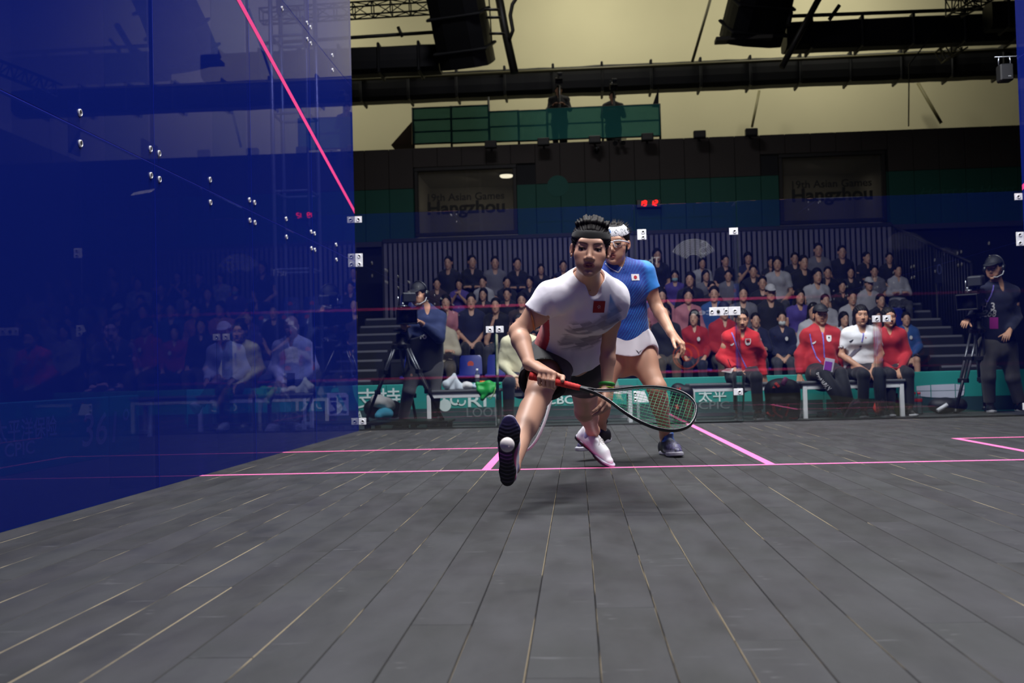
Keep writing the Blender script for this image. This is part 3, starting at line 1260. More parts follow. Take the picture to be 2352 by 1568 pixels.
def dress(t, J, hc, R, s, o, lvl, feet=None):
    """body, hair and clothes on the joints J as parts of thing t"""
    hb, hh, hcl = DETAIL[lvl]
    male = o.get('male', False)
    fine = lvl != 'coarse'
    P, N, u, xs, f = torso_axes(J)
    S = Sdf()
    sd_torso(S, J, s * 0.97, 0, male)
    th = o.get('thick', 1.0)
    for sd in 'rl':
        sd_arm(S, J, sd, s, th)
        sd_leg(S, J, sd, s, None, th)
        w, e = J['wr' + sd], J['el' + sd]
        hd = o.get('hand_' + sd)
        d = unit(w - e) if hd is None else unit(hd[0])
        n = (UP * 0.8 + f * 0.3) if hd is None else hd[1]
        cu = o.get('curl', ((0.4, 0.5, 0.3),) * 4)
        sd_hand(S, w, d, n, sd, cu, (0.7, 0.7, -0.2, 0.2), 0.04, s * 0.98, 0.005)
    sd_head(S, hc, R, s, 0.0018, 0.42, fine, 1.06 if male else 1.0, N - u * 0.02, 0.056 if male else 0.047)
    for sd in 'rl':
        fr = feet[sd]
        a2 = fr[0] + fr[1] @ np.array([0, -0.02, 0.07]) * s
        S.cap(J['an' + sd], a2, 0.034 * s, 0.032 * s, 0.02)
        S.cap(a2, fr[0] + fr[1] @ np.array([0, 0.07, 0.04]) * s, 0.026 * s, 0.022 * s, 0.02)
    regs = [(hc, N + unit(hc - N) * 0.07 * s, unit(hc - N), 0.185 * s, hh)]
    if lvl == 'fine':
        for sd in 'rl':
            d = unit(J['wr' + sd] - J['el' + sd]) if o.get('hand_' + sd) is None else unit(o['hand_' + sd][0])
            regs.append((J['wr' + sd] + d * 0.09, J['wr' + sd], d, 0.125, 0.0044))
    V, Q = body_mesh(S, hb, regs)
    sk = np.array(o.get('skin', SKIN))
    mesh_np('body', V, Q, skin_mat('crowd_skin', 'c79a80'), t, None, head_colour(V, hc, R, s, sk, sk * (0.72, 0.5, 0.5), np.array(BROW) if fine else sk * 0.35))
    if lvl == 'fine':
        eyeballs(t, hc, R, s, (0, 1, -0.1))
    hm = mat('crowd_hair_' + o.get('hair_col', '15120f'), o.get('hair_col', '15120f'), 0.6, spec=0.2)
    if o.get('hair', 'short') != 'none':
        sd_mesh('hair', hair_sdf(hc, R, s, o.get('hair', 'short')), hh, hm, t)
    hw = lambda x, y, z: hc + R @ (np.array([x, y, z]) * s)
    if o.get('cap'):
        C = Sdf()
        C.ell(hw(0, -0.015, 0.046), np.array((0.087, 0.104, 0.088)) * s, R, 0.0)
        C.plane(hw(0, 0.06, 0.040), R @ np.array([0, -0.18, -1.0]), 0.004)
        C.ell(hw(0, 0.098, 0.048), np.array((0.072, 0.075, 0.012)) * s, R @ np.array([[1, 0, 0], [0, 0.98, 0.2], [0, -0.2, 0.98]]), 0.008)
        sd_mesh('cap', C, hh, mat('cap_' + o['cap'], o['cap'], 0.7), t)
    if o.get('mask'):
        M = Sdf()
        M.ell(hw(0, 0.035, -0.066), np.array((0.064, 0.075, 0.05)) * s, R, 0.0)
        M.plane(hw(0, 0.045, 0), R[:, 1] * -1, 0.004)
        sd_mesh('mask', M, hh, mat('mask_' + o['mask'], o['mask'], 0.8), t)
    # top
    top = o.get('top', 'tee')
    T = Sdf()
    inf = 0.014 if top == 'tee' else 0.015
    sd_torso(T, J, s * 0.97, inf, male, k=0.08)
    for sd in 'rl':
        a, b, c = J['sh' + sd], J['el' + sd], J['wr' + sd]
        if top == 'tee':
            sleeve(T, [a, a + (b - a) * 0.72], [0.056 * s * th, 0.060 * s * th], 0.05, 0.008)
        else:
            sleeve(T, [a, b, b + (c - b) * 0.93], [0.056 * s, 0.057 * s, 0.039 * s], 0.05, 0.008, 0.03)
    T.func(folds(o.get('seed', 1), 0.007 if top == 'tee' else 0.010, 22, u * 0.5 + xs * 0.6))
    if lvl == 'fine':
        T.func(folds(o.get('seed', 1) + 50, 0.0045, 42, xs, 9))
    T.plane(P - u * (0.0 if top == 'tee' else 0.02) * s, -u, 0.01)
    if top == 'tee':
        T.cap(N + u * 0.10, N - u * 0.02 + f * 0.08, 0.06 * s, 0.036 * s, 0.006, 's')
    else:
        T.cap(N - u * 0.01, hc - u * 0.105 * s, 0.064 * s, 0.056 * s, 0.02)
        T.cap(N + u * 0.10, N - u * 0.06 + f * 0.11, 0.052 * s, 0.016 * s, 0.004, 's')
        T.cap(hc - u * 0.1, hc - u * 0.0, 0.06 * s, 0.09 * s, 0.004, 's')
    tops = sd_mesh('jacket' if top == 'jacket' else 'shirt', T, hcl, o['top_mat'], t, o.get('top_col') and (lambda V: o['top_col'](V, P, N, u, xs, f)))
    B = Sdf()
    xh = unit(J['hpr'] - J['hpl'])
    fh = unit(np.cross(u, xh))
    B.cap(P - u * 0.05 * s, P + u * 0.10 * s, 0.182 * s, 0.155 * s, 0.06, 'u', fh, 0.72)
    short = o.get('shorts')
    for sd in 'rl':
        a, b, c = J['hp' + sd], J['kn' + sd], J['an' + sd]
        if short:
            sleeve(B, [a, a + (b - a) * 0.85], [0.102 * s, 0.086 * s], 0.05, 0.01)
        else:
            sleeve(B, [a, b, b + (c - b) * 0.93], [0.104 * s * th, 0.072 * s * th, 0.058 * s * th], 0.05, 0.01, 0.04)
    B.func(folds(o.get('seed', 1) + 9, 0.007, 22, u))
    B.plane(P + u * 0.10 * s, u, 0.01)
    sd_mesh('trousers' if not short else 'shorts', B, hcl, o['leg_mat'], t)
    for sd, q in (('r', 1), ('l', -1)):
        c, Rf = feet[sd]
        up_ = sd_mesh('shoe', sd_upper(c, Rf, s, q), hh if fine else 0.011, o['shoe_mat'], t)
        sd_mesh('sole', sd_sole(c, Rf, s, q, 0.028), hh if fine else 0.011, o['sole_mat'], up_)
    return tops


def feet_for(J, s, toe=(0, -1, 0), up=None, flat=True):
    out = {}
    for sd, q in (('r', -1), ('l', 1)):
        a = J['an' + sd]
        if flat:
            Rf = shoe_frame((q * 0.18, -1, 0), UP)
            c = A3(a[0], a[1] + 0.025 * s, 0.0)
        else:
            sh = unit(J['an' + sd] - J['kn' + sd])
            tdir = unit(np.array(toe, float) - sh * np.dot(toe, sh) * 0.75)
            Rf = shoe_frame(tdir, -sh if up is None else up)
            c = a + Rf @ np.array([0, 0.025, -0.075]) * s
            low = min(float((c + Rf @ np.array([0, y_, 0.0]) * s)[2]) for y_ in (-0.09, 0.2))
            if low < 0.002:
                c = c + UP * (0.002 - low)
        out[sd] = (c, Rf)
    return out


def seated_person(label, o, lvl='coarse', seat=0.44, s=1.0, lean=0.08, arms='lap', legs='flat', face=(0, -1, -0.08), roll=0.0, spread=0.11, group=None):
    t = thing('person', label, 'person', (0, 0, 0), group)
    J = joints_seated(seat, s, lean, arms, legs, spread)
    R = head_frame(face, roll)
    hc = J['up'](0, -0.025 - 0.03 * math.sin(lean), 0.655)
    if legs == 'flat':
        ft = feet_for(J, s)
    else:
        ft = feet_for(J, s, (0.1, -0.6, 0.6) if legs == 'stretch' else (0, -1, 0.1), None, False)
    tops = dress(t, J, hc, R, s, o, lvl, ft)
    t['hz'] = float(hc[2])
    return t, J, hc, R, tops


def cloth(name, color, rough=0.8):
    return mat(name, color, rough, noise=0.08, nscale=14, sheen=0.1)


SHOE_BLACK = mat('shoe_black', '0d0d10', 0.5)
SOLE_WHITE = mat('sole_white', 'c9c9cc', 0.5)
SHOE_PALE = mat('shoe_pale', 'c4c2c2', 0.55)
# ------------------------------------------------------------------ the court: floor, lines, glass walls
PINK = mat('line_pink', 'f0418c', 0.55)
PINK_FLOOR = mat('floor_line_pink', 'ee6aa4', 0.6)


def plank_material():
    m = bpy.data.materials.new('charcoal_plank')
    m.use_nodes = True
    nt = m.node_tree
    b = nt.nodes['Principled BSDF']
    L = lambda a, c: nt.links.new(a, c)
    N = nt.nodes.new
    tc = N('ShaderNodeTexCoord')
    oi = N('ShaderNodeObjectInfo')
    ad = N('ShaderNodeVectorMath')
    ad.operation = 'ADD'
    L(tc.outputs['Object'], ad.inputs[0])
    sc = N('ShaderNodeVectorMath')
    sc.operation = 'SCALE'
    sc.inputs['Scale'].default_value = 17.0
    cb = N('ShaderNodeCombineXYZ')
    L(oi.outputs['Random'], cb.inputs[0])
    L(oi.outputs['Random'], cb.inputs[1])
    L(cb.outputs[0], sc.inputs[0])
    L(sc.outputs[0], ad.inputs[1])

    def noise(scale, stretch, detail=4, src=ad.outputs[0]):
        mp = N('ShaderNodeMapping')
        mp.inputs['Scale'].default_value = stretch
        L(src, mp.inputs[0])
        n = N('ShaderNodeTexNoise')
        n.inputs['Scale'].default_value = scale
        n.inputs['Detail'].default_value = detail
        L(mp.outputs[0], n.inputs['Vector'])
        return n.outputs['Fac']

    def ramp(v, a, b_, c0, c1):
        r = N('ShaderNodeMapRange')
        r.inputs['From Min'].default_value = a
        r.inputs['From Max'].default_value = b_
        r.inputs['To Min'].default_value = c0
        r.inputs['To Max'].default_value = c1
        L(v, r.inputs['Value'])
        return r.outputs['Result']

    def mix(f, a, b_, mode='MIX'):
        x = N('ShaderNodeMix')
        x.data_type = 'RGBA'
        x.blend_type = mode
        if hasattr(f, 'links'):
            L(f, x.inputs['Factor'])
        else:
            x.inputs['Factor'].default_value = f
        for s, v in (('A', a), ('B', b_)):
            if hasattr(v, 'links'):
                L(v, x.inputs[s])
            else:
                x.inputs[s].default_value = (*v, 1)
        return x.outputs['Result']
    c0, c1 = lin('1d1d1f'), lin('2d2e31')
    base = mix(ramp(oi.outputs['Random'], 0, 1, 0, 0.62), c0, c1)
    tint = mix(ramp(noise(2.2, (1, 0.6, 1)), 0.42, 0.68, 0, 1), (0.93, 1.0, 0.96), (1.02, 0.98, 1.12))
    base = mix(1.0, base, tint, 'MULTIPLY')
    base = mix(ramp(noise(7, (1, 0.35, 1)), 0.35, 0.72, 0.0, 0.5), base, lin('3a3b3f'))
    base = mix(ramp(noise(3.0, (1.6, 0.5, 1), 6), 0.60, 0.72, 0.0, 0.40), base, lin('151517'))
    # scuffs run across the court
    sc1 = ramp(noise(16, (0.35, 2.6, 1), 6), 0.66, 0.76, 0.0, 0.45)
    base = mix(sc1, base, lin('5c5d61'))
    sc2 = ramp(noise(34, (0.3, 3.2, 1), 2, tc.outputs['Object']), 0.735, 0.78, 0.0, 0.8)
    base = mix(sc2, base, lin('7d7e80'))
    L(base, b.inputs['Base Color'])
    L(ramp(noise(9, (1, 0.5, 1)), 0.3, 0.7, 0.50, 0.72), b.inputs['Roughness'])
    b.inputs['Specular IOR Level'].default_value = 0.35
    bp = N('ShaderNodeBump')
    bp.inputs['Strength'].default_value = 0.12
    bp.inputs['Distance'].default_value = 0.002
    L(noise(60, (3, 0.4, 1)), bp.inputs['Height'])
    L(bp.outputs[0], b.inputs['Normal'])
    return m


def edge_material(name, c1, lo, hi):
    m = mat(name, '26262a', 0.7)
    nt = m.node_tree
    b = nt.nodes['Principled BSDF']
    tc = nt.nodes.new('ShaderNodeTexCoord')
    n = nt.nodes.new('ShaderNodeTexNoise')
    n.inputs['Scale'].default_value = 1.6
    n.inputs['Detail'].default_value = 6
    oi = nt.nodes.new('ShaderNodeObjectInfo')
    va = nt.nodes.new('ShaderNodeVectorMath')
    va.operation = 'MULTIPLY_ADD'
    va.inputs[1].default_value = (53, 31, 17)
    nt.links.new(oi.outputs['Random'], va.inputs[0])
    nt.links.new(tc.outputs['Object'], va.inputs[2])
    nt.links.new(va.outputs[0], n.inputs['Vector'])
    r = nt.nodes.new('ShaderNodeMapRange')
    r.inputs['From Min'].default_value = lo
    r.inputs['From Max'].default_value = hi
    nt.links.new(n.outputs['Fac'], r.inputs['Value'])
    x = nt.nodes.new('ShaderNodeMix')
    x.data_type = 'RGBA'
    x.inputs['A'].default_value = (*lin('131315'), 1)
    x.inputs['B'].default_value = (*lin(c1), 1)
    nt.links.new(r.outputs['Result'], x.inputs['Factor'])
    nt.links.new(x.outputs['Result'], b.inputs['Base Color'])
    return m


def build_floor():
    f = thing('floor', 'dark hall floor carrying the charcoal plank court', None, (0, 0, 0), None, 'structure')
    mb = MB()
    mb.box((-24, -8, -0.3), (30, 30, -0.03))
    mb.build('subfloor', mat('hall_floor', '3c3d40', 0.55, noise=0.2, nscale=1.5), f)
    pm = plank_material()
    e1 = edge_material('plank_edge_worn', '85795f', 0.49, 0.58)
    e2 = edge_material('plank_edge_dark', '5d584c', 0.56, 0.72)
    w = 6.4 / 47
    r = random.Random(3)
    cache = {}
    for i in range(47):
        x0 = i * w
        y = -0.10
        cuts = [y]
        y += 0.4 + 1.7 * ((i * 0.382) % 1)
        while y < 9.75 - 0.5:
            cuts.append(y)
            y += 1.75 + r.uniform(-0.25, 0.25)
        cuts.append(9.82)
        worn = r.random() < 0.5
        for a, b in zip(cuts[:-1], cuts[1:]):
            Ln = round((b - a) * 10) / 10
            mb = MB()
            mb.obox((0, 0, -0.015), ((w - 0.0012) / 2, (b - a - 0.001) / 2, 0.015), np.eye(3), 0, 0.0017)
            mb.m = [0 if k in (0, 1, 6, 7, 12, 13) or abs(sum(mb.v[q][1] for q in mb.f[k]) / len(mb.f[k])) > (b - a) / 4 else 1 for k in range(len(mb.m))]
            o = mb.build('plank', [pm, e1 if (worn and r.random() < 0.8) else e2], f, local=True)
            o.location = (x0 + w / 2, (a + b) / 2, r.uniform(-0.0004, 0.0))

    def line(a, b):
        mb = MB()
        mb.box((a[0], a[1], 0.0002), (b[0], b[1], 0.0012))
        mb.build('court_line', PINK_FLOOR, f)
    line((0, 5.44), (6.4, 5.49))
    line((3.175, 5.49), (3.225, 9.74))
    line((0, 7.09), (1.65, 7.14))
    line((1.60, 5.49), (1.65, 7.09))
    line((4.75, 7.09), (6.4, 7.14))
    line((4.75, 5.49), (4.80, 7.09))
    return f


FLOOR = build_floor()

BLUE_FILM = glass('blue_film_glass', (0.13, 0.14, 0.34), (0.012, 0.030, 0.36), 0.30, 1.5, 4.2, 0.0, 2.5)
EDGE_BLUE = glass('glass_edge_blue', (0.25, 0.32, 0.75), (0.02, 0.05, 0.6), 0.45, 1.5, 0.6)
CLEAR = glass("clear_glass", (0.84, 0.88, 0.92), None, 0, 1.55, 3.3)
CLEAR2 = glass('clear_glass_outer', (0.97, 0.98, 0.98), None, 0, 1.5, 0.0)
EDGE_GREEN = glass('glass_edge_green', (0.25, 0.55, 0.48), (0.05, 0.22, 0.18), 0.35, 1.5, 0.8)
FIN = glass('fin_glass', (0.88, 0.93, 0.94), None, 0, 1.5, 0.6)
STEEL = mat('plate_white', 'd9dadd', 0.4, 0.1)
BOLT_RING = mat('bolt_ring', 'e6e7ea', 0.3, 0.4)
DARK = mat('dark_rubber', '0d0e12', 0.6)
BLUE_PLATE = mat('plate_blue', '0c1470', 0.5)


def pane(parent, lo, hi, inner, film, edge, axis):
    """glass pane; the face on 'inner' side of axis carries film, the opposite is plain, rims are edge"""
    mb = MB()
    mb.box(lo, hi)
    order = {0: (4, 5), 1: (2, 3), 2: (0, 1)}[axis]
    mb.m = [2] * 6
    a, b = order
    mb.m[b if inner > 0 else a] = 0
    mb.m[a if inner > 0 else b] = 1
    return mb.build('glass_pane', [film, CLEAR2, edge], parent)


def bolt_mesh(axis):
    mb = MB()
    mb.lathe((0, 0, 0), axis, [(0.0118, 0), (0.0112, 0.006), (0.0135, 0.0075), (0.0165, 0.006), (0.0170, 0.0)], 16, 0, False, False)
    mb.lathe((0, 0, 0), axis, [(0.001, 0.002), (0.0118, 0.002)], 16, 1, False, False)
    o = mb.build('bolt', [BOLT_RING, DARK])
    me = o.data
    bpy.data.objects.remove(o)
    return me


def bolt(parent, me, p):
    o = bpy.data.objects.new('bolt', me)
    COL.objects.link(o)
    o.parent = parent
    o.location = [float(v) for v in np.array(p) - world_off(parent)]
    return o


SEAMY = [-0.1, 1.66, 3.27, 4.88, 6.49, 8.10, 9.75]
for side in ('left', 'right'):
    sg = 1 if side == 'left' else -1
    X0 = 0.0 if side == 'left' else 6.4
    wl = thing('wall_' + side, 'blue tinted glass side wall of the court with pink out line', None, (X0, 4.8, 0), None, 'structure')
    rows = [(0.0, 1.66), (1.667, 3.39), (3.397, 5.3)]
    for a, b in zip(SEAMY[:-1], SEAMY[1:]):
        for z0, z1 in rows:
            pane(wl, (X0 - sg * 0.02, a + 0.003, z0), (X0, b - 0.003, z1), sg, BLUE_FILM, EDGE_BLUE, 0)
    # pink out line falling towards the back
    mb = MB()
    mb.prism([(X0 + sg * 0.0008, 9.74, 2.135), (X0 + sg * 0.0008, -0.08, 4.59), (X0 + sg * 0.0008, -0.08, 4.64), (X0 + sg * 0.0008, 9.74, 2.185)], (sg * 0.0012, 0, 0))
    mb.build('out_line', PINK, wl)
    bm_ = bolt_mesh((sg, 0, 0))
    for z in (1.6635, 3.3935):
        k = 0
        y = 9.75 - 0.82
        while y > 0.3:
            seam = min(abs(y - s) for s in SEAMY) < 0.2
            ys = min(SEAMY, key=lambda s: abs(y - s)) if seam else y
            cols = (-0.055, 0.055) if seam else (0.0,)
            for c in cols:
                for dz in (-0.068, 0.068):
                    bolt(wl, bm_, (X0 + sg * 0.0005, ys + c, z + dz))
            mb = MB()
            mb.box((X0 - sg * 0.032, ys - (0.095 if seam else 0.045), z - 0.115), (X0 - sg * 0.0203, ys + (0.095 if seam else 0.045), z + 0.115))
            mb.build('clamp_plate', BLUE_PLATE, wl)
            y -= 0.81
    SEAL = mat('seal_blue', '1a2a9c', 0.4)
    for z in (1.6635, 3.3935):
        mb = MB()
        mb.box((X0 - sg * 0.016, -0.1, z - 0.003), (X0 - sg * 0.002, 9.75, z + 0.003))
        mb.build('seal', SEAL, wl)
    for s in SEAMY[1:-1]:
        mb = MB()
        mb.box((X0 - sg * 0.016, s - 0.003, 0), (X0 - sg * 0.002, s + 0.003, 5.3))
        mb.build('seal', SEAL, wl)
    for s in SEAMY[1:-1]:      # stiffening fins outside
        mb = MB()
        mb.box((X0 - sg * 0.26, s - 0.006, 0), (X0 - sg * 0.034, s + 0.006, 5.2))
        mb.build('glass_fin', FIN, wl)

# back wall: four panes and a glass door, stiffened by fins
wb = thing('wall_back', 'clear glass back wall of the court', None, (3.2, 9.75, 0), None, 'structure')
for a, b in ((0.004, 2.735), (3.725, 6.396)):
    pane(wb, (a, 9.75, 0.0), (b, 9.762, 2.13), -1, CLEAR, EDGE_GREEN, 1)
bk = bolt_mesh((0, -1, 0))


def plate(parent, x0, x1, z0, z1, bolts, shape=None, y=9.75):
    mb = MB()
    if shape:
        mb.prism([(x, y, z) for x, z in shape], (0, -0.008, 0))
    else:
        mb.box((x0, y - 0.008, z0), (x1, y, z1), 0, 0.0015)
    p = mb.build('clamp_plate', STEEL, parent)
    for x, z in bolts:
        bolt(p, bk, (x, y - 0.0078, z))
    return p


for X, sg in ((0.0, 1), (6.4, -1)):
    plate(wb, X + sg * 0.001, X + sg * 0.072, 2.045, 2.108, [(X + sg * 0.040, 2.077)])
    plate(wb, X + sg * 0.001, X + sg * 0.072, 1.61, 1.74, [(X + sg * 0.040, 1.715), (X + sg * 0.040, 1.637)])
    plate(wb, X + sg * 0.001, X + sg * 0.072, 0.06, 0.125, [(X + sg * 0.040, 0.093)])
for x in (1.358, 5.052):
    for s in (-1, 1):
        plate(wb, x + s * 0.012, x + s * 0.086, 0.925, 0.988, [(x + s * 0.046, 0.957)])
    mb = MB()
    mb.box((x - 0.006, 9.763, 0), (x + 0.006, 10.05, 1.0))
    mb.build('glass_fin', EDGE_GREEN if x < 3 else FIN, wb)
plate(wb, 2.765, 2.85, 1.785, 1.885, [(2.82, 1.86), (2.82, 1.81)])
plate(wb, 0, 0, 0, 0, [(2.80, 1.085), (2.80, 1.03)], [(2.835, 1.115), (2.835, 1.00), (2.79, 1.00), (2.765, 1.04), (2.735, 1.05), (2.765, 1.115)])
plate(wb, 0, 0, 0, 0, [(2.70, 0.30), (2.70, 0.245)], [(2.685, 0.325), (2.685, 0.215), (2.83, 0.215), (2.79, 0.325)])
plate(wb, 3.645, 3.728, 1.805, 1.87, [(3.695, 1.838)])
plate(wb, 3.615, 3.728, 1.03, 1.11, [(3.675, 1.072)])
plate(wb, 3.640, 3.728, 0.262, 0.325, [(3.695, 0.294)])
for x in (2.737, 3.722):
    mb = MB()
    mb.box((x - 0.006, 9.763, 0), (x + 0.006, 10.07, 2.13))
    mb.build('glass_fin', FIN, wb)
mb = MB()
mb.box((0, 9.764, -0.03), (6.4, 9.80, 0.012))
mb.build('base_rail', mat('base_rail_grey', '3e4346', 0.5), wb)
door = thing('door_1', 'glass door in the middle of the back wall', None, (3.2, 9.75, 0), None, 'structure')
pane(door, (2.742, 9.75, 0.012), (3.717, 9.762, 2.125), -1, CLEAR, EDGE_GREEN, 1)
plate(door, 3.432, 3.612, 1.03, 1.11, [(3.456, 1.072), (3.592, 1.072)])
mb = MB()
mb.lathe((3.517, 9.742, 1.07), (0, -1, 0), [(0.016, 0), (0.016, 0.006), (0.011, 0.009), (0.002, 0.009)], 14)
mb.lathe((3.572, 9.742, 1.092), (0, -1, 0), [(0.005, 0), (0.005, 0.004)], 8)
mb.lathe((3.572, 9.742, 1.048), (0, -1, 0), [(0.005, 0), (0.005, 0.004)], 8)
mb.build('door_lock', DARK, door)

# front wall (behind the lens side): seen as a reflection in the back wall
wf = thing('wall_front', 'blue filmed glass front wall with pink service line and tin', None, (3.2, -0.1, 0), None, 'structure')
YF = -0.10
for x0, x1 in ((0.003, 1.75), (2.55, 4.45), (4.456, 6.397)):
    pane(wf, (x0, YF - 0.012, 0.43), (x1, YF, 1.66), 1, BLUE_FILM, EDGE_BLUE, 1)
pane(wf, (1.753, YF - 0.012, 1.0), (2.547, YF, 1.66), 1, BLUE_FILM, EDGE_BLUE, 1)
VIEW = glass('viewing_pane_glass', (0.985, 0.99, 0.99), None, 0, 1.3, 0.25)
mb = MB()
mb.box((1.753, YF - 0.012, 0.43), (2.547, YF - 0.006, 0.997))
mb.build('viewing_pane', [VIEW], wf)
for z0, z1 in ((1.667, 3.39), (3.397, 5.3)):
    for x0, x1 in ((0.003, 1.94), (1.946, 4.45), (4.456, 6.397)):
        pane(wf, (x0, YF - 0.012, z0), (x1, YF, z1), 1, BLUE_FILM, EDGE_BLUE, 1)
mb = MB()
mb.box((0.003, YF - 0.03, 0.0), (6.397, YF, 0.425))
mb.build('tin', mat('tin_blue', '141a5c', 0.5), wf)
for z in (0.428, 1.78, 4.57):
    mb = MB()
    mb.box((0.0, YF + 0.0004, z), (6.4, YF + 0.0022, z + (0.045 if z < 1 else 0.05)))
    mb.build('service_line' if z == 1.78 else 'out_line', PINK, wf)
WHITE_PRINT = mat('print_white', 'dfe3ea', 0.6)
RED_PRINT = mat('print_red', 'e2452f', 0.6)


def print_logo(cx, cz, r, m, name):
    """ring with a spiral inside"""
    mb = MB()
    c = np.array((cx, YF + 0.001, cz))
    ngon_ring(mb, c, (-1, 0, 0), (0, 0, 1), r * 0.89, r, 40)
    pts = []
    for i in range(41):
        t = i / 40
        a = -1.3 + t * 8.6
        rr = r * (0.80 - 0.68 * t)
        pts.append((c + np.array((-math.cos(a) * rr - 0.05 * r, 0, math.sin(a) * rr)), r * (0.03 + 0.055 * math.sin(math.pi * min(1, t * 1.05)))))
    vs, fs = [], []
    for i, (p, w) in enumerate(pts):
        q = pts[min(i + 1, 40)][0] - pts[max(i - 1, 0)][0]
        nrm = unit(np.cross(q, (0, 1, 0)))
        vs += [p + nrm * w, p - nrm * w]
    mb.add(vs, [(2 * i, 2 * i + 1, 2 * i + 3, 2 * i + 2) for i in range(40)])
    return mb.build(name, m, wf)


print_logo(4.22, 0.745, 0.255, RED_PRINT, 'spiral_emblem')
print_logo(4.82, 1.565, 0.058, WHITE_PRINT, 'small_emblem')
mb = MB()
text_on(mb, 'cee', (4.54, YF + 0.001, 1.56), (-1, 0, 0), (0, 0, 1), 0.17, 0, 0.003, width=0.40)
mb.build('lettering', WHITE_PRINT, wf)
mb = MB()
text_on(mb, 'The', (3.62, YF + 0.001, 2.58), (-1, 0, 0), (0, 0, 1), 0.2, 0, 0.002)
mb.build('lettering', WHITE_PRINT, wf)
mb = MB()
for k in range(9):             # fan of arcs
    r0 = 0.16 + 0.035 * k
    ngon_ring(mb, (4.42, YF + 0.001, 2.52), (-1, 0, 0), (0, 0, 1), r0, r0 + 0.011, 22, 0, math.radians(28), math.radians(152))
ngon_ring(mb, (4.62, YF + 0.0012, 2.86), (-1, 0, 0), (0, 0, 1), 0.05, 0.07, 18, 0, 0.4, 5.2)
ngon_ring(mb, (4.60, YF + 0.0012, 2.74), (-1, 0, 0), (0, 0, 1), 0.05, 0.07, 18, 0, 3.4, 8.2)
mb.build('fan_emblem', WHITE_PRINT, wf)
# ------------------------------------------------------------------ the hall around the court
ZF = -0.03
PANEL = mat('wall_panel_dark', '39332f', 0.8, noise=0.08, nscale=2)
GREEN = mat('wall_band_green', '0f4f43', 0.7, noise=0.05, nscale=2)
UNDER = mat('wall_under_dark', '14161a', 0.8)
CREAM = mat('wall_cream', 'b7b18f', 0.85, noise=0.05, nscale=0.5)
BLACK = mat('duct_black', '0c0e11', 0.6)
PIPE = mat('pipe_dark', '2b2a22', 0.5)
KH = 1.181


def Yk(Y):
    return -0.33553 + (Y + 0.33553) * KH


def Zk(z):
    return 0.55 + (z - 0.55) * KH


def Xk(x):
    return 2.15 + (x - 2.15) * KH


YN = Yk(19.0)
WIN = []
for a, b in (((952, 385), (1190, 540)), ((1786, 350), (2036, 512))):
    p, q = atY(*a, YN), atY(*b, YN)
    WIN.append((p[0], q[0], Zk(3.10), Zk(4.40)))
ZTOP = Zk(4.78)
XW = Xk(-7.3)
Z3, Z402, Z442 = Zk(3.02), Zk(4.02), Zk(4.42)
wn = thing('wall_north', 'dark panelled hall wall behind the stand with a green band', None, (0, YN, 0), None, 'structure')
mb = MB()
edges = [XW, WIN[0][0], WIN[0][1], WIN[1][0], WIN[1][1], 16.0]
mb.box((XW, YN + 0.03, ZF), (16, YN + 0.3, Z3))
mb.box((XW, YN + 0.03, Z442), (16, YN + 0.3, ZTOP - 0.02))
for k in (0, 2, 4):
    mb.box((edges[k], YN + 0.03, Z3), (edges[k + 1], YN + 0.3, Z442))
mb.build('wall_core', UNDER, wn)
x = XW
pw = 0.545
while x < 14.0:
    for z0, z1, m in ((Z3 + 0.02, Z402, GREEN), (Z402 + 0.005, ZTOP, PANEL)):
        segs = [(x + 0.004, x + pw - 0.004)]
        for w0, w1, wz0, wz1 in WIN:
            ns = []
            for a, b in segs:
                if z0 < Z402 - 0.5:          # green band is cut by the windows
                    if b <= w0 or a >= w1:
                        ns.append((a, b))
                    else:
                        if a < w0:
                            ns.append((a, w0))
                        if b > w1:
                            ns.append((w1, b))
                else:
                    ns.append((a, b))
            segs = ns
        for a, b in segs:
            if b - a < 0.02:
                continue
            zz = z0
            for w0, w1, wz0, wz1 in WIN:
                if z0 > Z402 and b > w0 and a < w1:
                    zz = Z442
            mb = MB()
            mb.box((a, YN - 0.01, zz), (b, YN + 0.03, z1), 0, 0.006)
            mb.build('wall_panel' if m is PANEL else 'band_panel', m, wn)
    x += pw
mb = MB()
mb.box((XW, YN - 0.12, Z3 - 0.10), (14, YN + 0.03, Z3 + 0.01))
mb.build('ledge', mat('ledge_grey', '43414a', 0.7), wn)
# circle emblem and lettering on the green band
mb = MB()
c = atY(1281, 427, YN - 0.012)
mb.lathe(c, (0, -1, 0), [(0.001, 0.0), (0.235, 0.0), (0.235, 0.004), (0.001, 0.004)], 28, 0, False)
mb.build('round_emblem', mat('emblem_green', '12544a', 0.7), wn)
mb = MB()
c = atY(2225, 438, YN - 0.012)
text_on(mb, 'Heart to Heart,', c, (1, 0, 0), (0, 0, 1), 0.25, 0, 0.003, shear=0.3, width=2.05)
mb.build('lettering', mat('letter_green', '1f5c50', 0.7), wn)

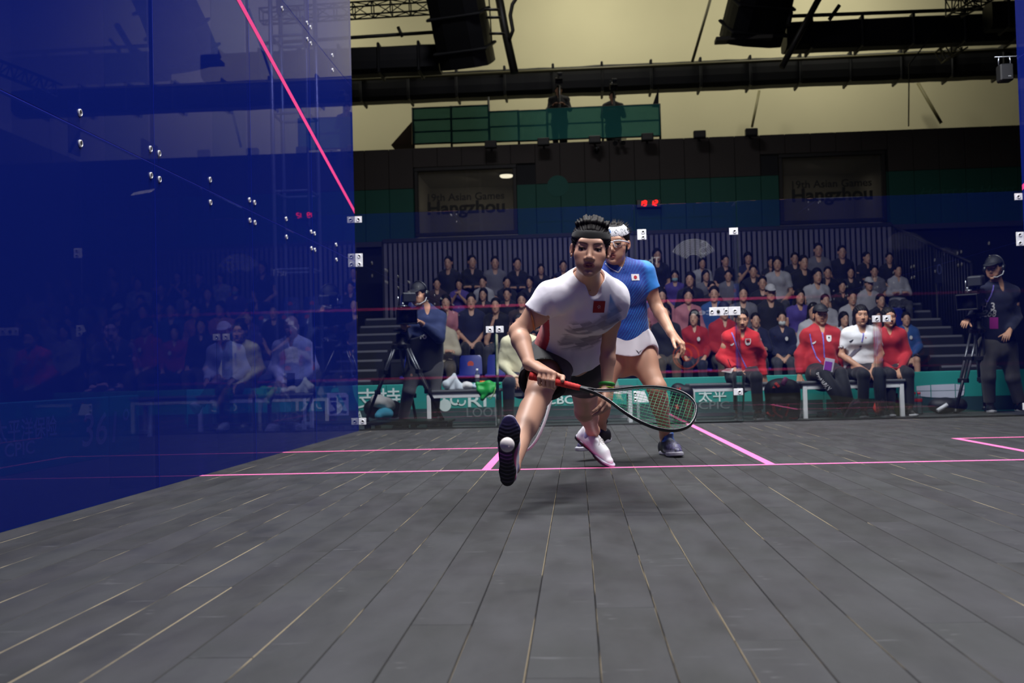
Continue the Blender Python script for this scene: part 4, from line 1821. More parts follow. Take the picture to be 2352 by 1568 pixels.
for i, (x0, x1, z0, z1) in enumerate(WIN):
    w = thing('window_%d' % (i + 1), 'dim gallery window lettered 19th Asian Games Hangzhou', None, ((x0 + x1) / 2, YN, z0), None, 'structure')
    mb = MB()
    for a, b in (((x0, YN - 0.08, z0), (x1, YN + 0.05, z0 + 0.08)), ((x0, YN - 0.08, z1 - 0.08), (x1, YN + 0.05, z1)),
                 ((x0, YN - 0.08, z0 + 0.08), (x0 + 0.08, YN + 0.05, z1 - 0.08)), ((x1 - 0.08, YN - 0.08, z0 + 0.08), (x1, YN + 0.05, z1 - 0.08))):
        mb.box(a, b, 0, 0.008)
    mb.build('window_frame', mat('frame_dark', '1c1a19', 0.6), w)
    mb = MB()
    mb.box((x0 + 0.08, YN - 0.005, z0 + 0.08), (x1 - 0.08, YN + 0.005, z1 - 0.08))
    mb.build('pane', glass('window_glass', (0.62, 0.60, 0.56), (0.16, 0.16, 0.15), 0.25, 1.5, 0.6), w)
    mb = MB()
    cx = x0 + (x1 - x0) * 0.50
    text_on(mb, '19th Asian Games', (cx, YN - 0.012, z0 + 0.87), (1, 0, 0), (0, 0, 1), 0.23, 0, 0.003, width=1.70)
    text_on(mb, 'Hangzhou', (cx, YN - 0.012, z0 + 0.59), (1, 0, 0), (0, 0, 1), 0.39, 0, 0.012, width=1.72)
    mb.build('lettering', mat('letter_dark', '17181b', 0.7), w)
    mb = MB()       # the room behind
    A, B = (x0 - 0.02, YN + 0.31, z0 - 0.1), (x1 + 0.02, YN + 2.6, z1 + 0.0)
    mb.box((A[0] - 0.05, A[1], A[2] - 0.05), (B[0] + 0.05, B[1], A[2]))
    mb.box((A[0] - 0.05, A[1], B[2]), (B[0] + 0.05, B[1], B[2] + 0.05))
    mb.box((A[0] - 0.05, B[1], A[2]), (B[0] + 0.05, B[1] + 0.05, B[2]))
    mb.box((A[0] - 0.05, A[1], A[2]), (A[0], B[1], B[2]))
    mb.box((B[0], A[1], A[2]), (B[0] + 0.05, B[1], B[2]))
    mb.build('room_shell', mat('room_grey', '8b8780', 0.9), w)
for i, (x0, x1, z0, z1) in enumerate(WIN):
    area('room_fill', ((x0 + x1) / 2 + 0.3, YN + 1.2, z1 - 0.08), ((x0 + x1) / 2, YN + 1.4, z0), 0.5, 0.5, (15, 7)[i], (1.0, 0.96, 0.86))  # fill lights added to brighten both rooms behind the windows
lamp = thing('ceiling_lamp', 'glowing oval lamp in the room behind the first gallery window', 'lamp', atY(1163, 404, YN + 0.9))
mb = MB()
c = atY(1163, 404, YN + 0.9)
mb.lathe(c, (0, 0, 1), [(0.001, -0.035), (0.13, -0.03), (0.155, 0.0), (0.15, 0.02), (0.001, 0.02)], 24)
mb.build('diffuser', mat('lamp_glow', 'f4f2e4', 0.4, emit='f6f3e2', estr=5.0), lamp)
mb = MB()
mb.lathe(c, (0, 0, 1), [(0.158, 0.015), (0.165, 0.02), (0.165, 0.04), (0.01, 0.04)], 24)
mb.cyl(c + (0, 0, 0.04), (c[0], c[1], Zk(4.40)), 0.012)
mb.build('lamp_base', mat('lamp_metal', '9c9a94', 0.4, 0.5), lamp)

# cream upper gallery, ceiling and the other hall walls
mb = MB()
mb.box((-14, 28.6, 3.0), (24, 28.8, 13.0))
g = mb.build('gallery_back', CREAM, wn)
mb = MB()
mb.box((XW, YN + 0.3, ZTOP - 0.25), (24, 28.6, ZTOP - 0.15))
mb.build('gallery_floor', UNDER, wn)
ww = thing('wall_west', 'dark hall wall to the left of the court with cream upper part', None, (XW, 8, 0), None, 'structure')
mb = MB()
mb.box((XW - 0.3, -8, ZF), (XW, YN, ZTOP))
mb.build('wall_panel', PANEL, ww)
mb = MB()
mb.box((-14.2, -8, 3.0), (-14, 28.8, 13))
mb.build('gallery_back', CREAM, ww)
struct('wall_east', MB().box((16, -8, ZF), (16.3, 28.8, 13)), PANEL)
struct('wall_south', MB().box((-14.2, -8.3, ZF), (16.3, -8, 13)), UNDER)
struct('ceiling', MB().box((-14.2, -8.3, 13), (24, 28.8, 13.3)), mat('ceiling_dark', '2a2823', 0.9))

# brown wedge beside the platform: a triangular shadow built as a solid prism
mb = MB()
a, b, c = atY(898, 333, Yk(20.6)), atY(946, 279, Yk(20.6)), atY(946, 331, Yk(20.6))
mb.prism([a, c, b], (0, 0.5, 0))
tag(mb.build('wedge_shadow', mat('shadow_brown', '6b5844', 0.8)), 'brown triangular shadow wedge beside the teal camera platform', 'stair')


# ------------------------------------------------------------------ ducts, pipes and rigging under the roof
def duct(name, label, a, b, w, h, n, group=None):
    t = thing(name, label, 'duct', (np.array(a) + b) / 2, group)
    a, b = np.array(a, float), np.array(b, float)
    y = unit(b - a)
    L = np.linalg.norm(b - a)
    up = UP - y * y[2] if abs(y[2]) < 0.9 else np.array([0, -1.0, 0])
    x = unit(np.cross(y, up))
    z = np.cross(x, y)
    mb = MB()
    vs, m = [], 14
    k = max(4, int(L / 0.35))
    r = random.Random(int(L * 97))
    for i in range(k + 1):
        p = a + y * L * i / k
        sw = 1 + r.uniform(-0.025, 0.02)
        for j in range(m):
            an = 2 * math.pi * (j + 0.5) / m
            c, s = math.cos(an), math.sin(an)
            q = (abs(c) ** 6 + abs(s) ** 6) ** (-1 / 6)
            vs.append(p + x * w / 2 * c * q * sw + z * h / 2 * s * q * sw)
    mb.add(vs, [(i * m + j, i * m + (j + 1) % m, (i + 1) * m + (j + 1) % m, (i + 1) * m + j) for i in range(k) for j in range(m)], 0, False)
    mb.f += [list(range(m))[::-1], [k * m + j for j in range(m)]]
    mb.m += [0, 0]
    mb.s += [False, False]
    mb.build('duct_body', BLACK, t)
    for i in range(n):
        p = a + y * L * (i + 0.5) / n
        mb = MB()
        mb.obox(p, (w / 2 + 0.035, 0.03, h / 2 + 0.035), np.stack([x, y, z], 1), 0, 0.02)
        mb.build('flange', mat('flange_dark', '17191b', 0.6), t)
    return t


def pipe(name, label, pts, r, m=PIPE, cat='pipe', group=None):
    mb = MB()
    mb.tube(pts, r, 8)
    return tag(mb.build(name, m), label, cat, group)


# long duct low over the gallery, then the nearer one above it
Y1 = Yk(21.4)
l0, l1 = atY(600, 232, Y1), atY(2420, 153, Y1)
zc = (atY(1300, 188, Y1)[2])
duct('air_duct', 'long black fabric air duct hanging low across the whole gallery', (-12, Y1, zc), (15.5, Y1, zc), 0.73, 0.67, 23)
Y2 = Yk(18.4)
zc2 = atY(1900, 84, Y2)[2]
zc3 = atY(930, 140, Y2)[2]
duct('air_duct', 'short black air duct at the upper left, ending at the riser', (-5.8, Y2, zc3), (atY(1012, 140, Y2)[0], Y2, zc3), 0.65, 0.59, 6)
duct('air_duct', 'black air duct at the upper right, running from riser to glass', (atY(1800, 84, Y2)[0], Y2, zc2), (15, Y2, zc2), 0.65, 0.59, 8)
duct('air_duct', 'tall black riser duct left of centre with rungs beside it', atY(1075, 150, Yk(18.0)), atY(1030, -90, Yk(17.2)), 1.12, 0.7, 3)
duct('air_duct', 'tall black riser duct right of centre under the roof', atY(1722, 95, Yk(18.0)), atY(1772, -90, Yk(17.2)), 1.2, 0.7, 3)
duct('air_duct', 'stubby black duct box at the upper right beside the blue glass', atY(2268, 40, Yk(17.6)), atY(2420, 32, Yk(17.6)), 0.5, 0.55, 2)
mb = MB()
a = atY(1645, 88, Yk(17.6))
mb.box(a + (0, 0, -0.04), atY(1775, 84, Yk(17.6)) + (0, 0.3, 0.05))
mb.build('edge_strip', mat('strip_grey', '44423a', 0.6), bpy.data.objects['air_duct.004'])
for i, (lab, pts, r, Y) in enumerate((
        ('long thin pipe directly above the low gallery duct', ((600, 192), (2420, 110)), 0.035, 21.0),
        ('straight dark pipe at the upper left above the short duct', ((600, 100), (1012, 73)), 0.035, 18.2),
        ('straight dark pipe at the upper right above the long duct', ((1790, 38), (2330, 18)), 0.035, 18.2),
        ('sloping dark rod crossing the upper right duct', ((1890, -20), (1795, 155)), 0.055, 17.4),
        ('kinked dark rod beside the right riser', ((1808, -10), (1816, 30), (1810, 58)), 0.045, 17.6),
        ('pale yellow leaning pole right of the middle of the roof', ((1640, -30), (1590, 142)), 0.03, 20.6),
        ('thin slanting cable at the upper right', ((2200, 10), (2130, 95), (2088, 148), (2087, 290)), 0.012, 18.0),
        ('slanting brown line on the cream wall at the far right', ((2108, 190), (2162, 283)), 0.04, 23.6),  # brown line drawn as a tube near the cream wall
        ('short brown shadow built as a rod on the cream wall above the right floodlights', ((1744, 208), (1727, 292)), 0.03, 23.6),  # shadow line on the cream wall, modelled as a brown tube
        ('thick dark pole leaning beside the left riser', ((1140, -40), (1158, 60), (1182, 168)), 0.075, 17.8),
        ('black drooping hose right of the left riser', ((1196, -20), (1177, 10), (1172, 35), (1178, 70), (1170, 90)), 0.035, 17.7),
        ('tiny rod rising from the left pipe', ((914, 62), (924, 84)), 0.03, 18.1),
        ('thin hooked rod rising from the right pipe', ((1928, 12), (1905, 45)), 0.035, 18.1))):
    pipe('roof_cable' if 'cable' in lab or 'hose' in lab else 'roof_pipe', lab, [atY(*p, Yk(Y)) for p in pts], r * 1.15, mat('pole_tan', '6f6a48', 0.6) if 'pale' in lab or 'brown' in lab or 'long thin' in lab else PIPE,
         'cable' if 'cable' in lab or 'hose' in lab else 'pipe')


def truss(name, label, a, b, w, n, m, side=(0, 1, 0), r=0.02, diag=True):
    t = thing(name, label, 'truss', (np.array(a) + b) / 2)
    a, b = np.array(a, float), np.array(b, float)
    y = unit(b - a)
    s = unit(np.array(side, float) - y * np.dot(side, y))
    u = np.cross(s, y)
    cs = [(-1, -1), (1, -1), (1, 1), (-1, 1)]
    cor = lambda p, i: p + s * cs[i][0] * w / 2 + u * cs[i][1] * w / 2
    for i in range(4):
        mb = MB()
        mb.tube([cor(a, i), cor(b, i)], r, 8)
        mb.build('chord', m, t)
    L = np.linalg.norm(b - a)
    mb = MB()
    for k in range(n):
        p, q = a + y * L * k / n, a + y * L * (k + 1) / n
        for i in range(4):
            j = (i + 1) % 4
            mb.tube([cor(p, i), cor(p, j)], r * 0.7, 5, caps=False)
            if diag:
                mb.tube([cor(p, i) if k % 2 else cor(p, j), cor(q, j) if k % 2 else cor(q, i)], r * 0.6, 5, caps=False)
    tag(mb.build('lacing', m, t), kind='stuff')
    return t


TR = mat('truss_dark', '24261f', 0.5, 0.3)
truss('roof_truss', 'dark lattice truss at the top left of the cream wall', atY(600, 38, Yk(18.6)), atY(985, 14, Yk(18.6)), 0.28, 9, TR)
truss('roof_truss', 'dark lattice truss slanting at the top right corner', atY(2190, 20, Yk(16.6)), atY(2300, -45, Yk(15.4)), 0.32, 7, TR)
truss('roof_truss', 'pale lattice truss end between the two right ducts', atY(2160, 128, Yk(20.4)), atY(2210, 100, Yk(20.4)), 0.3, 4, mat('truss_pale', '7d7a60', 0.5, 0.3))
truss('roof_truss', 'pale lattice truss seen through the left glass at the far upper left', atY(-40, 140, Yk(14.0)), atY(130, 205, Yk(14.0)), 0.22, 10, mat('truss_silver', '9a9da3', 0.35, 0.7))
mb = MB()
lad = thing('roof_ladder', 'dark ladder frame between left riser and leaning pole', 'ladder', atY(1125, 60, Yk(17.7)))
for k, (y_, x0_, x1_) in enumerate(((22, 1112, 1146), (40, 1117, 1150), (77, 1124, 1160))):
    mb = MB()
    mb.tube([atY(x0_, y_, 17.7), atY(x1_, y_, 17.7)], 0.025, 6)
    mb.build('rung', PIPE, lad)
mb = MB()
mb.tube([atY(1122, -20, Yk(17.7)), atY(1130, 100, Yk(17.7))], 0.014, 6)
mb.build('rail', PIPE, lad)
# truss tower left of the court, seen through the blue glass
tw = truss('truss_tower', 'tall silver truss tower behind the left glass wall', (atY(690, 900, 11.6)[0], 11.6, ZF), (atY(690, 900, 11.6)[0], 11.6, 7.2), 0.42, 8,
           mat('truss_silver', '9a9da3', 0.35, 0.7), (1, 0, 0), 0.026, False)

# ------------------------------------------------------------------ camera platform with teal cloth
YP = Yk(19.7)
cp = thing('camera_platform', 'teal cloth covered scaffold platform on top of the dark wall', 'platform', atY(1230, 325, YP))
CL = glass('teal_cloth', (0.16, 0.40, 0.38), (0.05, 0.26, 0.23), 0.72, 1.4, 0.05)
cells = [(947, 1035, 248, 330, 3), (1035, 1122, 244, 328, 3), (1122, 1190, 256, 325, 2), (1190, 1256, 254, 323, 2), (1256, 1383, 249, 320, 2), (1383, 1515, 244, 316, 2)]
for x0, x1, ytop, ybot, n in cells:
    za, zb = atY(x0, ybot, YP)[2], atY(x0, ytop, YP)[2]
    X0_, X1_ = atY(x0, ytop, YP)[0], atY(x1, ytop, YP)[0]
    mb = MB()
    P = [[np.array((X0_ + (X1_ - X0_) * i / 10, YP + 0.02 * math.sin(i * 1.3 + j) * (0.4 + 0.6 * (j == 0)), za + (zb - za) * j / 6)) for i in range(11)] for j in range(7)]
    mb.grid(P)
    mb.build('cloth', CL, cp)
    for k in range(n + 1):
        z = za + (zb - za) * k / n
        mb = MB()
        mb.tube([(X0_, YP + 0.05, z), (X1_, YP + 0.05, z)], 0.022, 6)
        mb.build('rail', PIPE, cp)
    for X_ in (X0_, X1_):
        mb = MB()
        mb.tube([(X_, YP + 0.05, za - 0.15), (X_, YP + 0.05, zb + (0.35 if x0 in (1122,) and X_ == X0_ else 0.02))], 0.026, 6)
        mb.build('post', PIPE, cp)
mb = MB()
mb.box((atY(947, 330, YP)[0], YP - 0.02, ZTOP - 0.15), (atY(1515, 316, YP)[0], YP + 1.8, atY(1230, 330, YP)[2]))
mb.build('deck', UNDER, cp)
mb = MB()
mb.prism([atY(1497, 246, YP + .1), atY(1513, 200, YP + .1), atY(1513, 246, YP + .1)], (0, 0.03, 0))
mb.build('corner_board', BLACK, cp)

# floodlights and cameras along the parapet
fx = [(1127, 331), (1248, 325), (1366, 320), (1487, 314), (1607, 308), (1726, 303)]
for i, (x_, y_) in enumerate(fx):
    c = atY(x_, y_, YN - 0.28)
    ordn = ('first', 'second', 'third', 'fourth', 'fifth', 'sixth')[i]
    t = thing('floodlight', 'boxy dark floodlight on the parapet, %s from the left' % ordn, 'light', c, 'floodlights on the parapet')
    mb = MB()
    mb.box(c + (-0.13, -0.05, -0.085), c + (0.13, 0.09, 0.075), 0, 0.012)
    mb.build('housing', mat('flood_black', '101113', 0.5), t)
    mb = MB()
    mb.box(c + (-0.105, -0.056, -0.055), c + (0.105, -0.048, 0.06))
    mb.build('front_glass', mat('flood_glass', '3a3836', 0.25), t)
    mb = MB()
    mb.box(c + (-0.02, 0.09, -0.06), c + (0.02, 0.30, -0.03))
    mb.build('bracket', mat('flood_black', '101113', 0.5), t)
c = atY(1371, 342, YN - 0.2)
t = thing('dome_camera', 'small dark dome camera below the third floodlight', 'camera', c)
mb = MB()
mb.lathe(c, (0, 0, -1), [(0.045, -0.05), (0.055, 0.0), (0.05, 0.02)], 14)
mb.build('housing', mat('flood_black', '101113', 0.5), t)
mb = MB()
mb.ball(c + (0, 0, -0.02), (0.045, 0.045, 0.045), 12, 8)
mb.build('dome', mat('dome_glass', '0a0a0c', 0.1), t)
mb = MB()
mb.box(c + (-0.015, 0, 0.03), c + (0.015, 0.22, 0.05))
mb.build('bracket', mat('flood_black', '101113', 0.5), t)
c = atY(1422, 326, YN - 0.2)
t = thing('twin_spotlight', 'pair of small dark spotlights on a bar between the floodlights', 'light', c)
mb = MB()
mb.tube([c + (-0.16, 0, 0.06), c + (0.16, 0, 0.06)], 0.012, 8)
mb.tube([c + (0, 0, 0.06), c + (0, 0.22, 0.06)], 0.012, 8)
mb.build('bar', BLACK, t)
for s in (-1, 1):
    mb = MB()
    mb.lathe(c + (s * 0.07, 0.03, 0.0), unit((s * 0.3, -1, -0.5)), [(0.03, -0.06), (0.045, 0.0), (0.055, 0.06), (0.04, 0.055)], 12)
    mb.build('lamp_head', BLACK, t)

# red LED clock
c = atY(1490, 467, YN - 0.14)
t = thing('wall_clock', 'black digital clock showing 19 12 in red on the green band', 'clock', c)
mb = MB()
mb.box(c + (-0.262, -0.03, -0.088), c + (0.262, 0.11, 0.088), 0, 0.01)
mb.build('clock_case', mat('clock_black', '060607', 0.4), t)
SEG = {'0': 'abcdef', '1': 'bc', '2': 'abged', '9': 'abcdfg'}
for ch, ox in (('1', -0.175), ('9', -0.085), ('1', 0.062), ('2', 0.152)):
    w_, h_, s_ = 0.030, 0.052, 0.011
    mb = MB()
    sl = lambda z: 0.12 * z
    for q in SEG[ch]:
        hx = {'a': (0, h_), 'g': (0, 0), 'd': (0, -h_)}
        vx = {'b': (w_, h_ / 2), 'c': (w_, -h_ / 2), 'f': (-w_, h_ / 2), 'e': (-w_, -h_ / 2)}
        if q in hx:
            x_, z_ = hx[q]
            mb.box(c + (ox + x_ - w_ + 0.004 + sl(z_), -0.034, z_ - s_), c + (ox + x_ + w_ - 0.004 + sl(z_), -0.030, z_ + s_), 0, 0.001)
        else:
            x_, z_ = vx[q]
            mb.prism([c + (ox + x_ - s_ + sl(z_ - h_ / 2), -0.034, z_ - h_ / 2 + 0.004), c + (ox + x_ + s_ + sl(z_ - h_ / 2), -0.034, z_ - h_ / 2 + 0.004),
                      c + (ox + x_ + s_ + sl(z_ + h_ / 2), -0.034, z_ + h_ / 2 - 0.004), c + (ox + x_ - s_ + sl(z_ + h_ / 2), -0.034, z_ + h_ / 2 - 0.004)], (0, 0.004, 0))
    mb.build('digit', mat('led_red', 'ff1810', 0.4, emit='ff1208', estr=2.6), t)


# small loudspeaker hanging by the right glass wall
c = atY(2308, 168, 9.95)
t = thing('loudspeaker', 'small black loudspeaker hanging beside the right glass wall', 'speaker', c)
mb = MB()
mb.box(c + (-0.062, -0.06, -0.085), c + (0.062, 0.06, 0.08), 0, 0.012)
mb.build('cabinet', mat('speaker_black', '0e1016', 0.5), t)
mb = MB()
mb.box(c + (-0.05, -0.064, -0.072), c + (0.05, -0.060, 0.066))
mb.build('grille', mat('speaker_grille', '17191f', 0.7), t)
mb = MB()
text_on(mb, '--', c + (0.018, -0.065, -0.045), (1, 0, 0), (0, 0, 1), 0.05, width=0.026)
mb.build('badge', mat('badge_white', 'c8ccd4', 0.4), t)
mb = MB()
for s in (-1, 1):
    mb.tube([c + (s * 0.055, 0, 0.08), c + (s * 0.056, 0, 0.12), c + (s * 0.05, 0, 0.16)], 0.006, 6)
mb.tube([c + (-0.09, 0, 0.16), c + (0.12, 0, 0.16), (6.41, 9.72, c[2] + 0.16)], 0.006, 6)
mb.build('yoke', mat('yoke_steel', '9aa0a8', 0.3, 0.8), t)
# ------------------------------------------------------------------ the stand, its stairs, railing and seats
ROWY = [15.0, 15.95, 16.9, 17.85, 18.8]
ROWZ = [0.15, 0.46, 0.78, 1.09, 1.40]
SX0, SX1 = atY(908, 700, 17)[0] + 0.02, atY(2072, 700, 16.5)[0] - 0.02
st = thing('stand', 'dark tiered stand of five rows behind the court', 'stand', (1.7, 17, ZF))
DECK = mat('stand_deck', '1b1d22', 0.75)
for k in range(5):
    mb = MB()
    y0 = ROWY[k] - 0.62
    y1 = ROWY[k] + 0.325 if k < 4 else YN - 0.15
    mb.box((SX0, y0, ZF), (SX1, y1, ROWZ[k]), 0, 0.01)
    mb.build('tier', DECK, st)
    mb = MB()
    mb.box((SX0, y0 - 0.012, ROWZ[k] - 0.05), (SX1, y0 - 0.001, ROWZ[k] - 0.005))
    mb.build('nosing', mat('nosing_dark', '33343b', 0.6), st)
for nm, lab, xa, xb in (('stairs', 'stair flight with pale nosings at the left side of the stand', atY(800, 800, 15.5)[0] - 0.3, atY(908, 700, 17)[0]), ('stairs', 'stair flight with pale nosings at the right side of the stand', atY(2072, 700, 16.5)[0], atY(2230, 700, 16)[0])):
    t = thing(nm, lab, 'stairs', ((xa + xb) / 2, 14.5, ZF))
    for k in range(10):
        z = 0.155 * (k + 1)
        y0 = 13.95 + 0.475 * k
        mb = MB()
        mb.box((xa, y0, z - 0.155 + (0 if k else ZF)), (xb, y0 + 0.50, z), 0, 0.006)
        mb.build('step', DECK, t)
        mb = MB()
        mb.box((xa + 0.03, y0 - 0.004, z - 0.03), (xb - 0.03, y0 + 0.035, z + 0.004), 0, 0.004)
        mb.build('nosing', mat('nosing_pale', '7c7d86', 0.5), t)
# railing of grey slats behind the top row
rl = thing('slat_fence', 'grey slatted fence behind the top row of the stand', 'fence', (2.5, 19.9, 1.4))
YR = 19.9
xa, xb = atY(880, 600, YR)[0], atY(2050, 560, YR)[0]
ztop = atY(1450, 534, YR)[2]
mb = MB()
mb.box((xa, YR - 0.03, ztop - 0.05), (xb, YR + 0.04, ztop + 0.03), 0, 0.008)
mb.build('top_rail', mat('rail_dark', '17171c', 0.6), rl)
sl_me = None
n = int((xb - xa) / 0.098)
for i in range(n):
    x_ = xa + (i + 0.5) * (xb - xa) / n
    if sl_me is None:
        mb = MB()
        mb.box((-0.031, -0.012, 1.4), (0.031, 0.012, ztop - 0.05), 0, 0.004)
        sl_me = mb.build('slat', mat('slat_grey', '6a6678', 0.6, noise=0.25, nscale=1.2), rl, local=True)
        sl_me.location = (x_ - 2.5, 0, -1.4)
    else:
        o = sl_me.copy()
        COL.objects.link(o)
        o.location = (x_ - 2.5, 0, -1.4)
for i in range(9):
    x_ = xa + i * (xb - xa) / 8
    mb = MB()
    mb.box((x_ - 0.03, YR + 0.02, 1.4), (x_ + 0.03, YR + 0.08, ztop), 0, 0.006)
    mb.build('post', mat('rail_dark', '17171c', 0.6), rl)
mb = MB()
mb.box((xa, YR + 0.35, 1.4), (xb, YR + 0.38, ztop - 0.02))
mb.build('backing_sheet', mat('sheet_dark', '0e0f16', 0.8), rl)
# sloping stair railing at the right end
t = thing('stair_railing', 'dark sloping stair railing with thin bars right of the slatted fence', 'railing', atY(2140, 620, 18.8))
pts = [atY(2054, 522, 19.8), atY(2148, 566, 18.2), atY(2232, 604, 16.6)]
mb = MB()
mb.tube(pts, 0.03, 8)
mb.build('handrail', mat('rail_black', '0c0c10', 0.5), t)
for k in range(3):
    mb = MB()
    mb.tube([pts[k], (pts[k][0], pts[k][1], 0.0)], 0.035, 8)
    mb.build('post', mat('rail_black', '0c0c10', 0.5), t)
bar = None
for k in range(26):
    f = (k + 0.5) / 26
    p = pts[0] + (pts[1] - pts[0]) * min(1, f * 2) + (pts[2] - pts[1]) * max(0, f * 2 - 1)
    mb = MB()
    mb.tube([p, (p[0], p[1], max(0.05, p[2] - 1.2))], 0.009, 5)
    mb.build('bar', mat('bar_grey', '3a3a44', 0.5), t)
mb = MB()
c = atY(2157, 621, 17.9)
mb.box(c + (-0.08, -0.01, -0.22), c + (0.08, 0.0, 0.22), 0, 0.004)
sg_ = mb.build('sign_board', mat('sign_navy', '10142e', 0.6), t)
mb = MB()
text_on(mb, '0', c + (0, -0.012, 0.02), (1, 0, 0), (0, 0, 1), 0.26, width=0.085)
mb.build('lettering', mat('sign_grey', '4a4f78', 0.6), sg_)

# ---- seats
SEAT_BLUE = mat('seat_blue', '1d2d8e', 0.45, coat=0.2)
LOGO_RED = mat('logo_orange', 'd0553a', 0.6)


def make_seat():
    t = thing('stadium_seat', None, 'seat')
    mb = MB()
    mb.grid([[np.array((-0.205 + 0.041 * i, -0.21 + 0.07 * j, 0.42 + 0.012 * math.cos(i / 10 * math.pi * 2) * 0.8 + 0.02 * (j < 1) * -1 + 0.004 * j)) for i in range(11)] for j in range(7)])
    mb.grid([[np.array((-0.205 + 0.041 * i, -0.21 + 0.07 * j, 0.395)) for i in range(10, -1, -1)] for j in range(7)])
    mb.box((-0.207, -0.215, 0.393), (0.207, -0.205, 0.428), 0, 0.004)
    mb.box((-0.207, -0.21, 0.393), (-0.2, 0.21, 0.436), 0, 0.003)
    mb.box((0.2, -0.21, 0.393), (0.207, 0.21, 0.436), 0, 0.003)
    mb.build('seat_pan', SEAT_BLUE, t, local=True)
    mb = MB()
    P, Qb = [], []
    for j in range(9):
        v = j / 8
        z = 0.42 + 0.37 * v
        hw = 0.205 * (1 - 0.10 * v ** 3) * (1 if j < 8 else 0.9)
        P.append([np.array((hw * (-1 + 0.2 * i), 0.19 + 0.07 * v - 0.025 * (1 - (1 - 0.2 * i) ** 2), z)) for i in range(11)])
    n0 = len(P)
    mb.grid([list(reversed(r)) for r in P][::-1])
    back = [[p + (0, 0.018, 0) for p in r] for r in P]
    mb.grid(back[::-1])
    for rr in (0, -1):
        mb.grid([P[rr], back[rr]] if rr == -1 else [back[rr], P[rr]])
    mb.grid([[r[0] for r in P], [r[0] for r in back]])
    mb.grid([[r[-1] for r in back], [r[-1] for r in P]])
    b = mb.build('backrest', SEAT_BLUE, t, local=True)
    mb = MB()
    cy = 0.203
    V = [(0.056 * math.cos(a * math.pi / 8), cy, 0.63 + 0.056 * math.sin(a * math.pi / 8)) for a in range(16)]
    mb.prism(V, (0, -0.004, 0))
    mb.build('logo', LOGO_RED, b, local=True)
    mb = MB()
    mb.box((-0.03, -0.05, 0.02), (0.03, 0.10, 0.392), 0, 0.004)
    mb.box((-0.20, 0.0, 0.375), (0.20, 0.04, 0.394), 0, 0.003)
    mb.build('pedestal', mat('pedestal_dark', '1a1a1e', 0.5), t, local=True)
    return t


SEAT = make_seat()
HIDE = {}
SEATP = 0.42
ORD = ['first', 'second', 'third', 'fourth', 'fifth', 'sixth', 'seventh', 'eighth', 'ninth', 'tenth', 'eleventh', 'twelfth', 'thirteenth', 'fourteenth',
       'fifteenth', 'sixteenth', 'seventeenth', 'eighteenth', 'nineteenth', 'twentieth', 'twenty-first', 'twenty-second', 'twenty-third', 'twenty-fourth',
       'twenty-fifth', 'twenty-sixth', 'twenty-seventh', 'twenty-eighth', 'twenty-ninth', 'thirtieth']
ROWN = ['front row', 'second row', 'third row', 'fourth row', 'top row']
seat_first = True
seat_x = {}
for k in range(5):
    xs = []
    x_ = atY(900, 700, ROWY[k])[0] + 0.30 + 0.1 * (k % 2)
    while x_ < atY(2078, 700, ROWY[k])[0]:
        xs.append(x_)
        x_ += SEATP
    seat_x[k] = xs
    for i, x_ in enumerate(xs):
        if k in HIDE and HIDE[k][0] < x_ < HIDE[k][1]:
            continue
        o = SEAT if seat_first else copy_tree(SEAT)
        seat_first = False
        o.location = (x_, ROWY[k], ROWZ[k])
        o.scale = (0.84, 0.9, 0.82)
        o['label'] = 'blue plastic stand seat with orange disc, %s from the left in the %s' % (ORD[i], ROWN[k])
        o['group'] = 'blue seats of the stand'
# ------------------------------------------------------------------ spectators in the stand
TOPM = {k: cloth('crowd_top_' + k, v) for k, v in dict(dark='16171f', navy='14193a', white='a8a6ad', grey='6d6b74', purple='4c3d8c', pink='b4727c', blue='2c5290',
                                                      brown='3a2c2a', cream='b7ad95', red='a3181f', ash='b9b7bd', black='0b0b0e', maroon='5a1524').items()}
LEGM = {k: cloth('crowd_leg_' + k, v) for k, v in dict(dark='111219', navy='141a30', grey='3c3c44', khaki='4e4638').items()}
_b = dict(top_mat=TOPM['dark'], leg_mat=LEGM['dark'], shoe_mat=SHOE_BLACK, sole_mat=SOLE_WHITE)
BASES = {}


def base(k):
    if k in BASES:
        return copy_tree(BASES[k]), False
    spec = dict(
        man=(dict(_b, male=True, hair='short', seed=3), dict(arms='lap')),
        man2=(dict(_b, male=True, hair='short', top='jacket', seed=5), dict(arms='crossed', face=(0.15, -1, -0.05))),
        woman=(dict(_b, hair='long', seed=7), dict(arms='clasp', lean=0.14)),
        woman2=(dict(_b, hair='long', top='jacket', seed=8), dict(arms='thigh', face=(-0.2, -1, -0.05), roll=0.06)),
        bob=(dict(_b, hair='bob', seed=9), dict(arms='phone')),
        cap=(dict(_b, male=True, hair='short', cap='b9b7bb', seed=10), dict(arms='thigh', lean=0.16)),
        masked=(dict(_b, hair='long', mask='8fb3b8', seed=12), dict(arms='lap')),
        cap2=(dict(_b, male=True, hair='short', cap='1a1c3c', top='jacket', seed=15), dict(arms='lap')),
        masked2=(dict(_b, hair='short', mask='c8ccca', top='jacket', seed=16), dict(arms='lap')),
        man3=(dict(_b, male=True, hair='short', top='jacket', shorts=True, seed=17), dict(arms='clasp', lean=0.12)),
        chin=(dict(_b, male=True, hair='short', seed=13), dict(arms={'r': 'chin', 'l': 'thigh'}, lean=0.2)),
    )[k]
    t = seated_person(None, spec[0], 'coarse', 0.44, 1.0, **spec[1])[0]
    BASES[k] = t
    return t, True


